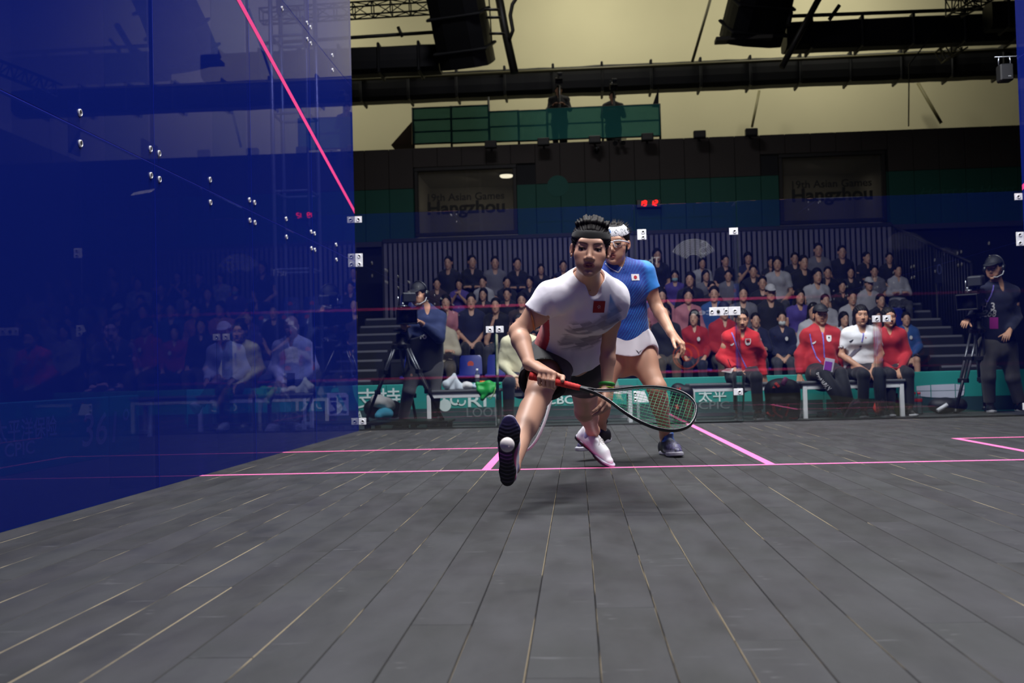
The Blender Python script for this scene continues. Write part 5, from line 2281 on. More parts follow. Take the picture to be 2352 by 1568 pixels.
PLACED = {k: [] for k in range(5)}
CR = [  # head x, head y, row (0 front), kind, top, words
    (1022, 606, 4, 'man', 'dark', 'man in dark polo shirt with pale collar'), (1073, 604, 4, 'man2', 'black', 'man in black open jacket'),
    (1118, 605, 4, 'man', 'grey', 'man in pale grey shirt'), (1168, 607, 4, 'man2', 'black', 'broad man all in black'),
    (1213, 624, 4, 'woman', 'dark', 'woman with dark hair in dark top'), (1255, 612, 4, 'man', 'navy', 'man in navy shirt'),
    (1000, 652, 3, 'man', 'brown', 'man in brown shirt behind the left cameraman'), (1050, 655, 3, 'bob', 'purple', 'girl in purple shirt'),
    (1107, 648, 3, 'man', 'white', 'man in white shirt leaning in'), (1150, 660, 3, 'man2', 'dark', 'man in dark jacket with arms crossed'),
    (1200, 665, 3, 'woman2', 'dark', 'woman with long hair in dark jacket'), (1250, 660, 3, 'man', 'dark', 'man in dark shirt'),
    (1086, 690, 1, 'man', 'navy', 'heavy man in navy short sleeved shirt, hands on thighs'), (1040, 697, 1, 'woman', 'pink', 'child with long dark hair in pink top'),
    (1141, 700, 1, 'chin', 'black', 'man in black resting his chin'), (1105, 676, 2, 'woman2', 'dark', 'woman in dark jacket'),
    (1196, 690, 1, 'woman', 'brown', 'woman in brown top'), (1160, 676, 2, 'man', 'dark', 'boy in dark shirt'), (1240, 690, 1, 'man2', 'black', 'man in black jacket'),
    (1020, 712, 0, 'man2', 'cream', 'person in cream jacket beside the left cameraman'),
    (1505, 580, 4, 'woman', 'dark', 'woman with black hair in dark top'), (1540, 634, 3, 'masked', 'purple', 'woman in purple shirt wearing a teal face mask'),
    (1599, 604, 4, 'woman', 'white', 'woman with big dark hair in white top'), (1595, 634, 2, 'woman2', 'dark', 'woman with dark hair in dark jacket'),
    (1669, 594, 4, 'bob', 'navy', 'girl with fringe in navy top'), (1643, 632, 3, 'woman', 'grey', 'woman with tied hair in grey top'),
    (1603, 662, 2, 'man', 'black', 'boy in black shirt'), (1638, 666, 1, 'woman', 'pink', 'woman in pale pink top'),
    (1716, 604, 4, 'bob', 'dark', 'woman in dark top holding up a phone'), (1776, 595, 4, 'man', 'dark', 'man in dark shirt'),
    (1745, 650, 2, 'man', 'dark', 'man in dark shirt leaning sideways'), (1744, 668, 1, 'man', 'blue', 'man in blue shirt'),
    (1794, 668, 1, 'woman', 'grey', 'woman with long hair in pale grey shirt'), (1676, 680, 1, 'woman2', 'pink', 'woman in pinkish jacket'),
    (1575, 700, 1, 'man2', 'purple', 'person in purple jacket'), (1700, 640, 3, 'man', 'grey', 'man in grey shirt'), (1716, 672, 2, 'chin', 'black', 'boy in black resting on his hand'),
    (1864, 563, 4, 'man', 'grey', 'tall man in light grey shirt sitting highest'), (1919, 580, 4, 'man', 'black', 'man in black with short hair'),
    (1850, 606, 3, 'woman', 'white', 'woman with long black hair in white top'), (1892, 603, 3, 'man', 'black', 'man in black shirt'),
    (1974, 592, 4, 'man2', 'black', 'man in black jacket'), (1926, 624, 3, 'chin', 'black', 'man in black resting his chin'),
    (1856, 634, 2, 'woman', 'white', 'woman in white shirt with shoulder strap'), (1829, 654, 1, 'cap', 'dark', 'boy in white cap'),
    (1857, 680, 1, 'woman', 'purple', 'woman in dark purple top'), (1982, 652, 2, 'cap', 'white', 'man in white cap and white shirt'),
    (2010, 644, 3, 'man', 'grey', 'man in grey shirt next to the stair'), (1962, 684, 1, 'man', 'white', 'man in white shirt'),
    (1932, 690, 1, 'man2', 'white', 'man in white jacket'), (2055, 655, 3, 'man2', 'white', 'man in pale shirt with arms crossed'),
    (1825, 620, 3, 'man', 'dark', 'man in dark shirt'), (1955, 630, 3, 'woman', 'dark', 'woman in dark top'), (1900, 660, 2, 'woman2', 'black', 'woman in black jacket'),
    (2020, 600, 4, 'man', 'black', 'man in black shirt at the end'), (1640, 600, 4, 'man', 'black', 'man in black shirt'),
    (1516, 716, 0, 'woman2', 'dark', 'woman in dark jacket beside the blue player'),
    (1575, 730, 0, 'woman2', 'red', 'woman in red team jacket'), (1648, 718, 0, 'cap2', 'red', 'broad man in red team jacket and navy cap'),
    (1738, 735, 0, 'man2', 'navy', 'man in navy team jacket'), (1784, 732, 0, 'masked2', 'navy', 'person in navy jacket with white face mask'),
    (1862, 716, 0, 'woman2', 'ash', 'woman in white jacket with maroon collar'), (1927, 732, 0, 'woman', 'ash', 'woman in white top'),
    (2052, 728, 0, 'man3', 'ash', 'man in white and maroon jacket and shorts'), (2150, 775, 0, 'man3', 'blue', 'grey haired man in blue bending forward'),
    (1545, 690, 1, 'man', 'dark', 'man in dark shirt'), (2030, 690, 1, 'man2', 'dark', 'man in dark jacket'),
]
SPEC = []
for px, py, k, kind, top, words in CR:
    p = atY(px, py, ROWY[k] - 0.10)
    s = (p[2] - ROWZ[k] - 0.36) / 0.745
    SPEC.append([k, p[0], min(1.08, max(0.86, s)), kind, top, words])
SPEC.sort(key=lambda q: (q[0], q[1]))
rc = random.Random(11)
for k in range(5):                    # everybody takes the nearest free seat
    row = [q for q in SPEC if q[0] == k]
    free = list(seat_x[k])
    last = -1
    n = len(row)
    for j, q in enumerate(row):
        cand = [i for i in range(last + 1, len(free) - (n - 1 - j))]
        i = min(cand, key=lambda c: abs(free[c] - q[1]))
        last = i
        x_ = free[i] * 0.6 + 0.4 * min(max(q[1], free[i] - 0.1), free[i] + 0.1)
        _, _, s, kind, top, words = q
        t, first = base(kind)
        lm = [LEGM['dark'], LEGM['navy'], LEGM['grey'], LEGM['khaki']][rc.randrange(4)]
        for ch in t.children:
            st_ = ch.name.split('.')[0]
            m = TOPM[top] if st_ in ('shirt', 'jacket') else (lm if st_ == 'trousers' else None)
            if m is not None:
                ch.material_slots[0].link = 'OBJECT'
                ch.material_slots[0].material = m
        w_ = 0.90 * s
        t.scale = (w_, s, s)
        t.location = (x_, ROWY[k] - 0.02, ROWZ[k] + 0.36 - 0.44 * s + (0.0 if s > 0 else 0))
        t.location.z = max(t.location.z, ROWZ[k] - 0.09)
        t.rotation_euler = (0, 0, rc.uniform(-0.18, 0.18))
        t['label'] = '%s, %s from left in %s' % (words, ORD[j] if j < n - 1 else 'last', ROWN[k])
        t['group'] = 'spectators in the stand'
        if k == 0 and top in ('red', 'navy', 'ash') and 'top' not in words:
            mb = MB()
            mb.prism([(0.062 + 0.026 * math.cos(a), -0.165, 0.87 + 0.032 * math.sin(a)) for a in np.linspace(0, 2 * math.pi, 13)[:-1]], (0, -0.012, 0))
            b_ = mb.build('chest_badge', mat('badge_pale', 'd2cfcc', 0.7), t, local=True)
# ------------------------------------------------------------------ boards, benches and everything on them behind the glass
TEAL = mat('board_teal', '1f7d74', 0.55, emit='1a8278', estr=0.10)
TEAL_D = mat('board_dark', '1b3a3c', 0.6)
LETW = mat('board_letter', 'c8d6d2', 0.6)
LETG = mat('board_letter_grey', '5c6a6a', 0.6)
YB = 11.5
bd = thing('advertising_board', 'long low teal advertising board behind the benches', 'board', (2.5, YB, ZF))
xs_ = [-2.4, -0.05, 2.4, 4.9, 8.4]
for a, b in zip(xs_[:-1], xs_[1:]):
    mb = MB()
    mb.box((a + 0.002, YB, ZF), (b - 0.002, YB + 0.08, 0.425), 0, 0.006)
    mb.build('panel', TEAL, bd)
    mb = MB()
    mb.box((a + 0.02, YB - 0.004, ZF + 0.01), (b - 0.02, YB - 0.001, 0.14))
    mb.build('lower_strip', TEAL_D, bd)


def board_text(s, px, py, size, width, m=LETW, bold=0.0015, par=None):
    mb = MB()
    c = atY(px, py, YB - 0.006)
    text_on(mb, s, c, (1, 0, 0), (0, 0, 1), size, 0, bold, width=width)
    mb.build('lettering', m, bd)


board_text('支持', 870, 914, 0.24, 0.50)
board_text('A', 826, 953, 0.14, 0.07)
board_text('RI', 1096, 920, 0.20, 0.21)
board_text('LOONG', 1124, 946, 0.15, 0.52, LETG, 0.001)
board_text('ICBC', 1283, 918, 0.13, 0.34, LETW, 0.002)
board_text('太平', 1636, 908, 0.15, 0.31)
board_text('CPIC', 1640, 930, 0.12, 0.34, LETG, 0.001)
mb = MB()      # dragon-like curl beside RI
c = atY(1042, 920, YB - 0.006)
for k in range(3):
    ngon_ring(mb, c + (-0.05 + 0.07 * k, -0.001, 0.03 - 0.02 * k), (1, 0, 0), (0, 0, 1), 0.045 - 0.006 * k, 0.075 - 0.012 * k, 16, 0, 0.6 + k, 4.6 + k)
mb.lathe(c + (-0.10, -0.001, -0.05), (0, -1, 0), [(0.001, 0), (0.07, 0), (0.07, 0.002), (0.001, 0.002)], 18, 0, False)
mb.build('dragon_emblem', LETW, bd)
mb = MB()      # pale window-like emblem at the right
c = atY(2160, 898, YB - 0.006)
W_, H_ = 0.26, 0.075
quad = lambda a, b, cc, d: mb.prism([c + (x_, 0, z_) for x_, z_ in (a, b, cc, d)], (0, -0.003, 0))
quad((-W_, 0.01), (-W_ * 0.42, 0.008), (-W_ * 0.42, H_ - 0.004), (-W_, H_ - 0.014))
quad((-W_ * 0.38, 0.008), (W_ * 0.6, 0.008), (W_ * 0.6, H_ + 0.002), (-W_ * 0.38, H_ - 0.003))
quad((W_ * 0.64, 0.008), (W_, 0.01), (W_, H_ - 0.012), (W_ * 0.64, H_ + 0.002))
quad((-W_ * 0.9, -0.05), (-W_ * 0.42, -H_ + 0.01), (-W_ * 0.42, 0.002), (-W_, 0.003))
quad((-W_ * 0.38, -H_ + 0.008), (W_ * 0.6, -H_ - 0.002), (W_ * 0.6, 0.002), (-W_ * 0.38, 0.002))
quad((W_ * 0.64, -H_), (W_ * 0.95, -0.05), (W_, 0.003), (W_ * 0.64, 0.002))
mb.build('quartered_emblem', mat('emblem_pale', 'b9bccb', 0.6), bd)
mb = MB()      # white square sign left of the court corner
c = atY(777, 928, YB - 0.006)
mb.prism([c + p for p in ((-0.11, 0, -0.13), (0.12, 0, -0.13), (0.12, 0, 0.10), (0.09, 0, 0.13), (-0.13, 0, 0.13), (-0.13, 0, -0.1))], (0, -0.003, 0))
sq = mb.build('square_sign', mat('sign_white', 'd4d8dc', 0.6), bd)
mb = MB()
text_on(mb, '支', c + (0, -0.005, 0), (1, 0, 0), (0, 0, 1), 0.23, 0, 0.006, width=0.21)
mb.build('lettering', mat('sign_blue', '23388a', 0.6), sq)

lb = thing('advertising_board', 'teal advertising board lettered 361 beside the left glass wall', 'board', (-1.45, 5, ZF))
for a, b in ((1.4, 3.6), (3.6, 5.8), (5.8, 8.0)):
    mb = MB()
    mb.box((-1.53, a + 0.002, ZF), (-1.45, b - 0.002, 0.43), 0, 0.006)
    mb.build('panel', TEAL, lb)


def left_text(s, px, py, size, width, m=LETW, shear=0.0, bold=0.002):
    mb = MB()
    c = atX(px, py, -1.444)
    text_on(mb, s, c, (0, 1, 0), (0, 0, 1), size, 0, bold, width=width, shear=shear)
    mb.build('lettering', m, lb)


left_text('太平洋保险', 62, 984, 0.15, 0.78)
left_text('CPIC', 45, 1030, 0.12, 0.36)
left_text('361°', 245, 980, 0.34, 0.80, LETW, 0.15)

# ---- benches
BW = mat('bench_white', 'eceded', 0.45)
BT = mat('bench_top_grey', '4a4c50', 0.6)


def bench(label, pa, pb, Y=10.72, py=955):
    xa, xb = atY(pa, py, Y)[0], atY(pb, py, Y)[0]
    t = thing('bench', label, 'bench', ((xa + xb) / 2, Y + 0.17, ZF), 'benches behind the glass')
    mb = MB()
    mb.box((xa - 0.01, Y - 0.012, 0.328), (xb + 0.01, Y + 0.40, 0.362), 0, 0.010)
    mb.build('bench_top', BT, t)
    for x_ in (xa + 0.012, xb - 0.055):
        for y_ in (Y, Y + 0.33):
            mb = MB()
            mb.box((x_, y_, ZF), (x_ + 0.043, y_ + 0.043, 0.325), 0, 0.004)
            mb.build('leg', BW, t)
    mb = MB()
    for y_ in (Y, Y + 0.33):
        mb.box((xa + 0.055, y_ + 0.001, 0.275), (xb - 0.055, y_ + 0.04, 0.327), 0, 0.003)
    mb.build('apron', BW, t)
    mb = MB()
    mb.box((xa + 0.055, Y + 0.335, 0.0), (xb - 0.055, Y + 0.37, 0.04), 0, 0.003)
    mb.build('lower_rail', BW, t)
    return t


bench('white framed bench with a towel on it, right of the left cameraman', 978, 1150)
bench('white framed bench under the referee, behind the lunging player', 1156, 1456)
bench('white framed bench with a backpack in front of it', 1586, 1836)
bench('white framed bench right of the backpack, two people on it', 1844, 2082)
bench('white framed bench seen through the left glass, two people on it', 452, 704)
bench('white framed bench end far left behind the 361 lettering', 238, 318, 9.7)

# ---- people on the benches
RED = cloth('jacket_red', 'c21c22')
RED_D = cloth('jacket_red_deep', 'a5161e')
WHITE_T = cloth('tee_white', 'dedcde')
CREAMJ = cloth('jacket_cream', 'cfc8a6')
TROU = cloth('trousers_black', '121318')
TROU_N = cloth('trousers_navy', '1c2230')
GREYT = cloth('trousers_grey', '4b4a4c')


def sticker(bv, V2, Fc, c, x, y, m, parent, name, off=0.004):
    return decal_shape(name, bv, c, x, y, V2, Fc, C_F, m, parent, off)


BADGE = np.array([(-0.028, 0.034), (0.028, 0.034), (0.030, 0.0), (0.022, -0.026), (0, -0.036), (-0.022, -0.026), (-0.030, 0.0)])
EMW = mat('emblem_white2', 'e6e2e0', 0.7)
EMD = mat('emblem_dark', '1a1a22', 0.7)
LAN = mat('lanyard_purple', '7568c0', 0.6, noise=0.5, nscale=60)


def lanyard(bv, pts, d, parent, r=0.006):
    P = []
    for a, b in zip(pts[:-1], pts[1:]):
        for k in range(6):
            P.append(at(a[0] + (b[0] - a[0]) * k / 6, a[1] + (b[1] - a[1]) * k / 6, d))
    P.append(at(*pts[-1], d))
    P = stick(bv, P, C_F, 0.003)
    mb = MB()
    for p, q in zip(P[:-1], P[1:]):
        if np.linalg.norm(np.array(p) - q) < 0.12:
            mb.beam(p, q, 0.012, 0.003, -C_F)
    return mb.build('lanyard', LAN, parent)


_s = dict(shoe_mat=SHOE_BLACK, sole_mat=SOLE_WHITE)


def place(t, px, py, Y, dx=0.0):
    """put a seated figure so that its hips stand at pixel column px"""
    t.location = (atY(px, py, Y)[0] + dx, Y, ZF)
    bpy.context.view_layer.update()


# coach in red taking notes
t, J, hc, R, tp = seated_person('man in red team jacket writing notes, left on the right hand benches',
                                dict(_s, male=True, hair='short', top='jacket', top_mat=RED, leg_mat=TROU, seed=21, skin=SKIN2), 'fine', 0.40, 0.91, 0.16,
                                {'r': 'write', 'l': 'bench'}, 'flat', (-0.05, -1, -0.22), 0.0, 0.10)
place(t, 1703, 860, 10.98)
bv = bvh_of(tp)
sticker(bv, BADGE * 1.05, [list(range(7))], at(1719, 785, 11.0), C_R, C_U, EMW, tp, 'team_badge')
V2, Fc = disc2(0.011)
sticker(bv, V2, Fc, at(1719, 784, 11.0), C_R, C_U, EMD, tp, 'badge_dot', 0.007)
sw = np.array([(-0.02, -0.01), (-0.004, -0.02), (0.014, -0.004), (0.02, 0.016), (0.004, 0.006)])
sticker(bv, sw, [list(range(5))], at(1684, 790, 11.0), C_R, C_U, EMW, tp, 'chest_mark')
lanyard(bv, [(1688, 763), (1700, 800), (1724, 850)], 10.9, tp)
nt = thing('note_sheet', 'small white printed note sheet held by the man in red', 'paper', at(1672, 851, 10.62))
mb = MB()
mb.prism([at(1657, 853, 10.60), at(1668, 847, 10.66), at(1686, 846, 10.66), at(1680, 857, 10.58)], UP * 0.003)
mb.build('sheet', mat('paper_white', 'e2dcd8', 0.7), nt)
mb = MB()
for k in range(4):
    mb.beam(at(1662 + 4 * k, 853 - k * 0.4, 10.6) + UP * 0.008, at(1668 + 4 * k, 848 - k * .2, 10.65) + UP * 0.008, 0.008, 0.001)
mb.build('print', mat('paper_print', 'b0545c', 0.7), nt)
mb = MB()
mb.tube([at(1672, 825, 10.6), at(1679, 842, 10.58)], 0.004, 6)
tag(mb.build('pen', mat('pen_dark', '2a1414', 0.5)), 'thin dark pen in the hand of the man in red', 'pen')

# man in black cap and red jacket
t, J, hc, R, tp = seated_person('man in black cap and red team jacket with a lanyard, legs stretched out',
                                dict(_s, male=True, hair='short', cap='0e0e12', top='jacket', top_mat=RED_D, leg_mat=TROU, seed=23, skin=SKIN2), 'fine', 0.40, 0.93, -0.06,
                                'bench', 'stretch', (0.0, -1, -0.02), 0.0, 0.10)
place(t, 1890, 860, 11.02)
bv = bvh_of(tp)
sticker(bv, BADGE * 1.0, [list(range(7))], at(1910, 777, 11.0), C_R, C_U, EMW, tp, 'team_badge')
V2, Fc = disc2(0.010)
sticker(bv, V2, Fc, at(1910, 775, 11.0), C_R, C_U, EMD, tp, 'badge_dot', 0.007)
sticker(bv, sw, [list(range(5))], at(1876, 786, 11.0), C_R, C_U, EMW, tp, 'chest_mark')
lanyard(bv, [(1874, 766), (1878, 790), (1887, 820), (1896, 833)], 10.9, tp)
lanyard(bv, [(1902, 762), (1903, 790), (1905, 822)], 10.9, tp)
cd = MB()
cd.obox(at(1904, 838, 10.72), (0.050, 0.003, 0.068), np.stack([unit(C_R - 0.18 * C_U), C_F, unit(C_U + 0.18 * C_R)], 1), 0, 0.002)
cdo = cd.build('pass_card', mat('pass_pale', 'd9d4e2', 0.4), tp)
cd = MB()
cd.obox(at(1902, 840, 10.716), (0.038, 0.003, 0.045), np.stack([unit(C_R - 0.18 * C_U), C_F, unit(C_U + 0.18 * C_R)], 1))
cd.build('pass_print', mat('pass_purple', '9448b4', 0.4), cdo)
leg = [c for c in t.children if c.name.startswith('trousers')][0]
bl = bvh_of(leg)
ax = unit(at(1899, 893, 10.8) - at(1871, 856, 10.8))
V2, Fc = text_mesh('TEAM JAPAN', 0.055, 0.0016)
V2 = V2 - (V2.min(0) + V2.max(0)) / 2
V2[:, 0] *= 0.215 / np.ptp(V2[:, 0])
sticker(bl, V2, Fc, at(1885, 875, 10.7), ax, unit(np.cross(ax, C_F)) * (1 if np.cross(ax, C_F) @ C_U > 0 else -1), EMW, leg, 'lettering', 0.006)

# woman in white T-shirt
t, J, hc, R, tp = seated_person('woman with bobbed black hair in white T-shirt, hands clasped between her knees',
                                dict(_s, hair='bob', top='tee', top_mat=WHITE_T, leg_mat=TROU, seed=25, skin=SKIN2), 'fine', 0.40, 0.91, 0.08,
                                'clasp', 'flat', (0.0, -1, -0.05), 0.03, 0.09)
place(t, 1978, 860, 10.98)
bv = bvh_of(tp)
lanyard(bv, [(1990, 762), (1984, 785)], 10.9, tp)
V2 = np.array([(-0.05, -0.045), (-0.035, -0.055), (0.005, -0.015), (0.045, 0.04), (0.035, 0.05), (-0.01, 0.01)])
sticker(bv, V2 * 1.4, [list(range(6))], at(1972, 808, 10.9), C_R, C_U, mat('print_grey', '6a6672', 0.8), tp, 'shirt_print')
sticker(bv, sw * 1.0, [list(range(5))], at(1962, 782, 10.9), C_R, C_U, EMD, tp, 'chest_mark')
V2, Fc = disc2(0.006)
sticker(bv, V2, Fc, at(1993, 775, 10.9), C_R, C_U, mat('flag_disc_red', 'b3122a', 0.7), tp, 'chest_dot')

# half hidden person beside her
t, J, hc, R, tp = seated_person('person in red jacket and dark trousers half hidden by the glass clamps',
                                dict(_s, hair='long', top='jacket', top_mat=RED_D, leg_mat=TROU, seed=27, skin=SKIN2), 'mid', 0.40, 0.88, 0.10,
                                'clasp', 'flat', (0.1, -1, -0.05), 0.0, 0.10)
place(t, 2040, 860, 11.16)

# referee in cream jacket
t, J, hc, R, tp = seated_person('referee in cream jacket and navy trousers behind the arm of the lunging player',
                                dict(male=True, hair='short', top='jacket', top_mat=CREAMJ, leg_mat=TROU_N, shoe_mat=SHOE_PALE, sole_mat=SOLE_WHITE, seed=29, skin=SKIN2), 'mid',
                                0.40, 0.92, 0.10, 'clasp', 'flat', (0.1, -1, -0.05), 0.0, 0.12)
place(t, 1197, 860, 10.95)
bv = bvh_of(tp)
lanyard(bv, [(1202, 793), (1204, 822)], 10.9, tp)

# two people seen through the left glass
t, J, hc, R, tp = seated_person('man in white jacket holding a phone, seated behind the left glass wall',
                                dict(male=True, hair='bald', top='jacket', top_mat=cloth('jacket_white', 'c9c6c8'), leg_mat=GREYT, shoe_mat=SHOE_PALE, sole_mat=SOLE_WHITE, seed=33, skin=SKIN2), 'mid',
                                0.40, 0.98, 0.14, 'clasp', 'flat', (0.15, -1, -0.2), 0.0, 0.12)
place(t, 678, 860, 10.95)
ph = MB()
ph.obox(at(668, 872, 10.55), (0.04, 0.006, 0.07), np.stack([C_R, C_F, C_U], 1), 0, 0.004)
tag(ph.build('phone', mat('phone_glass', '15161c', 0.1)), 'dark phone held by the man in white behind the left glass', 'phone')
t, J, hc, R, tp = seated_person('person in white cap and white sleeves with crossed legs behind the left glass wall',
                                dict(hair='long', cap='c9c8cc', top='jacket', top_mat=cloth('jacket_pale', 'bdbcc0'), leg_mat=TROU_N, shoe_mat=SHOE_PALE, sole_mat=SOLE_WHITE, seed=35, skin=SKIN2), 'mid',
                                0.40, 0.92, 0.10, 'thigh', 'crossed', (0.1, -1, -0.1), 0.0, 0.12)
place(t, 522, 860, 10.95)
t, J, hc, R, tp = seated_person('broad person in dark clothes leaning forward at the far left behind the glass',
                                dict(male=True, hair='short', top='jacket', top_mat=TOPM['dark'], leg_mat=TROU_N, shoe_mat=SHOE_BLACK, sole_mat=SOLE_WHITE, seed=37, skin=SKIN2), 'mid',
                                0.40, 0.95, 0.22, 'thigh', 'flat', (0.5, -1, -0.2), 0.0, 0.12)
place(t, 272, 880, 9.95)


# ---- cameramen, cameras and tripods
def standing(label, J, hc, R, o, toes, lvl='fine', s=1.0):
    t = thing('person', label, 'person', (float(J['anr'][0] + J['anl'][0]) / 2, float(J['anr'][1] + J['anl'][1]) / 2, ZF))
    ft = {}
    for sd, td in zip('rl', toes):
        Rf = shoe_frame((td[0], td[1], 0), UP)
        a = J['an' + sd]
        ft[sd] = (A3(a[0], a[1], ZF) - Rf[:, 1] * -0.02, Rf)
    tp = dress(t, J, hc, R, s, o, lvl, ft)
    return t, tp


def headset(t, hc, R, s=1.0):
    w = lambda x, y, z: hc + R @ (np.array([x, y, z]) * s)
    mb = MB()
    mb.tube([w(0.098 * math.sin(a), -0.01, 0.03 + 0.108 * math.cos(a)) for a in np.linspace(-1.7, 1.7, 17)], 0.010, 8)
    h = mb.build('headset_band', mat('headset_black', '18191c', 0.35), t)
    for q in (-1, 1):
        mb = MB()
        mb.lathe(w(q * 0.08, -0.01, -0.005), R @ np.array([q, 0, 0]), [(0.03, 0), (0.042, 0.008), (0.042, 0.026), (0.028, 0.036), (0.001, 0.036)], 16)
        mb.build('ear_cup', mat('headset_black', '18191c', 0.35), h)
    mb = MB()
    mb.tube([w(-0.105, 0.0, -0.01), w(-0.10, 0.05, -0.07), w(-0.06, 0.10, -0.095), w(-0.03, 0.115, -0.09)], 0.005, 6)
    mb.build('mic_boom', mat('boom_pale', 'b4b6ba', 0.4), h)


def video_camera(name, label, lens, aim, rot_up=UP, s=1.0):
    """broadcast camera; lens = front centre of the lens hood, aim = direction it looks"""
    t = thing(name, label, 'camera', lens)
    y = unit(aim)
    x = unit(np.cross(y, UP))
    z = np.cross(x, y)
    Rm = np.stack([x, y, z], 1)
    p = lambda a, b, c: np.array(lens) + Rm @ (np.array([a, b, c]) * s)
    cb = mat('camera_black', '0f1013', 0.45)
    cg = mat('camera_grey', '2a2c31', 0.5)
    mb = MB()
    mb.obox(p(0, -0.36, 0.01), np.array((0.062, 0.17, 0.085)) * s, Rm, 0, 0.012)
    mb.obox(p(0, -0.56, 0.01), np.array((0.055, 0.045, 0.075)) * s, Rm, 0, 0.01)
    mb.obox(p(0.0, -0.36, 0.125), np.array((0.018, 0.14, 0.012)) * s, Rm, 0, 0.006)
    mb.obox(p(0.0, -0.24, 0.108), np.array((0.016, 0.012, 0.02)) * s, Rm, 0, 0.004)
    mb.obox(p(0.0, -0.47, 0.108), np.array((0.016, 0.012, 0.02)) * s, Rm, 0, 0.004)
    mb.build('camera_body', cb, t)
    mb = MB()
    mb.lathe(p(0, -0.20, 0), y, [(0.05 * s, 0), (0.056 * s, 0.03 * s), (0.056 * s, 0.10 * s), (0.07 * s, 0.12 * s), (0.07 * s, 0.14 * s)], 20)
    mb.build('lens_barrel', cg, t)
    mb = MB()
    for a, c, ha, hc_ in ((-0.098, 0, 0.006, 0.075), (0.098, 0, 0.006, 0.075), (0, 0.072, 0.104, 0.006), (0, -0.072, 0.104, 0.006)):
        mb.obox(p(a, -0.035, c), np.array((ha, 0.05, hc_)) * s, Rm, 0, 0.003)
    mb.obox(p(0, -0.088, 0), np.array((0.10, 0.005, 0.075)) * s, Rm, 0, 0.002)
    mb.build('lens_hood', cb, t)
    mb = MB()
    mb.lathe(p(0, -0.082, 0), y, [(0.001, 0.004), (0.03 * s, 0.007), (0.052 * s, 0.002), (0.058 * s, 0.006), (0.062 * s, 0.0)], 24)
    mb.build('front_lens', mat('lens_glass', '14161f', 0.06, coat=0.6), t)
    mb = MB()
    mb.obox(p(-0.04, -0.22, 0.19), np.array((0.07, 0.07, 0.05)) * s, Rm, 0, 0.012)
    mb.obox(p(-0.04, -0.31, 0.19), np.array((0.05, 0.04, 0.04)) * s, Rm, 0, 0.01)
    mb.tube([p(-0.03, -0.24, 0.14), p(-0.02, -0.26, 0.11)], 0.012 * s, 8)
    mb.build('viewfinder', cg, t)
    mb = MB()
    mb.tube([p(0.07, -0.25, 0.10), p(0.07, -0.25, 0.20)], 0.004 * s, 6)
    mb.tube([p(-0.01, -0.15, 0.105), p(0.05, -0.15, 0.105)], 0.006 * s, 6)
    mb.ball(p(0.03, -0.16, 0.125), 0.014 * s, 10, 8)
    mb.build('bright_fitting', mat('fitting_steel', 'c4c7cc', 0.2, 0.8), t)
    return t, p, Rm


def tripod(name, label, apex, feet, head_h=0.16):
    t = thing(name, label, 'tripod', (apex[0], apex[1], ZF))
    mk = mat('tripod_black', '121316', 0.45)
    mg = mat('tripod_grey', '6e7076', 0.35, 0.6)
    apex = np.array(apex, float)
    mb = MB()
    mb.lathe(apex - UP * 0.05, UP, [(0.05, 0), (0.075, 0.02), (0.075, 0.06), (0.05, 0.075), (0.05, head_h), (0.001, head_h)], 16)
    mb.obox(apex + UP * (head_h - 0.01), (0.06, 0.10, 0.015), np.eye(3), 0, 0.006)
    mb.build('fluid_head', mk, t)
    for f in feet:
        f = np.array(f, float)
        out = unit(np.array([f[0] - apex[0], f[1] - apex[1], 0]))
        sidev = np.cross(UP, out)
        d = f - (apex + out * 0.06)
        mb = MB()
        for s in (-1, 1):
            mb.tube([apex + out * 0.06 + sidev * 0.036 * s, apex + out * 0.06 + d * 0.62 + sidev * 0.036 * s], 0.0135, 8, 1)
        mb.tube([apex + out * 0.06 + d * 0.34, f + UP * 0.03], 0.017, 8, 0)
        for k in (0.03, 0.36, 0.62):
            q = apex + out * 0.06 + d * k
            mb.obox(q, (0.054, 0.022, 0.024), np.stack([sidev, out, UP], 1), 0, 0.005)
        mb.lathe(f - UP * 0.0, UP, [(0.028, 0), (0.03, 0.012), (0.016, 0.04), (0.001, 0.05)], 10)
        mb.build('leg', [mk, mg], t)
    return t


D1 = 11.15
lens = at(935, 727, 10.55)
video_camera('video_camera', 'broadcast video camera on tripod at the left corner, lens towards the court', lens, unit(at(1250, 900, 4) - lens), s=1.0)
ap = lens + A3(-0.08, 0.34, -0.30)
ap = A3(at(921, 800, 10.9)[0], at(921, 800, 10.9)[1], lens[2] - 0.27)
tripod('tripod', 'black tripod with grey twin tube legs at the left corner', ap, [at(842, 957, 10.75) * A3(1, 1, 0) + UP * 0.06, at(1014, 962, 10.75) * A3(1, 1, 0) + UP * 0.06, (ap[0] + 0.05, ap[1] + 0.62, ZF)])
dl = thing('low_platform', 'low black camera platform on the floor outside the left corner', 'platform', (atY(930, 975, 10.3)[0], 10.3, ZF))
xa, xb = atY(833, 975, 10.15)[0], atY(1029, 975, 10.15)[0]
mb = MB()
mb.box((xa, 10.12, 0.03), (xb, 10.80, 0.06), 0, 0.006)
mb.build('platform_top', mat('platform_black', '0c0d10', 0.5), dl)
for x_ in (xa + 0.05, (xa + xb) / 2, xb - 0.05):
    for y_ in (10.16, 10.7):
        mb = MB()
        mb.box((x_ - 0.03, y_ - 0.03, ZF), (x_ + 0.03, y_ + 0.03, 0.03), 0, 0.004)
        mb.build('foot', mat('platform_black', '0c0d10', 0.5), dl)
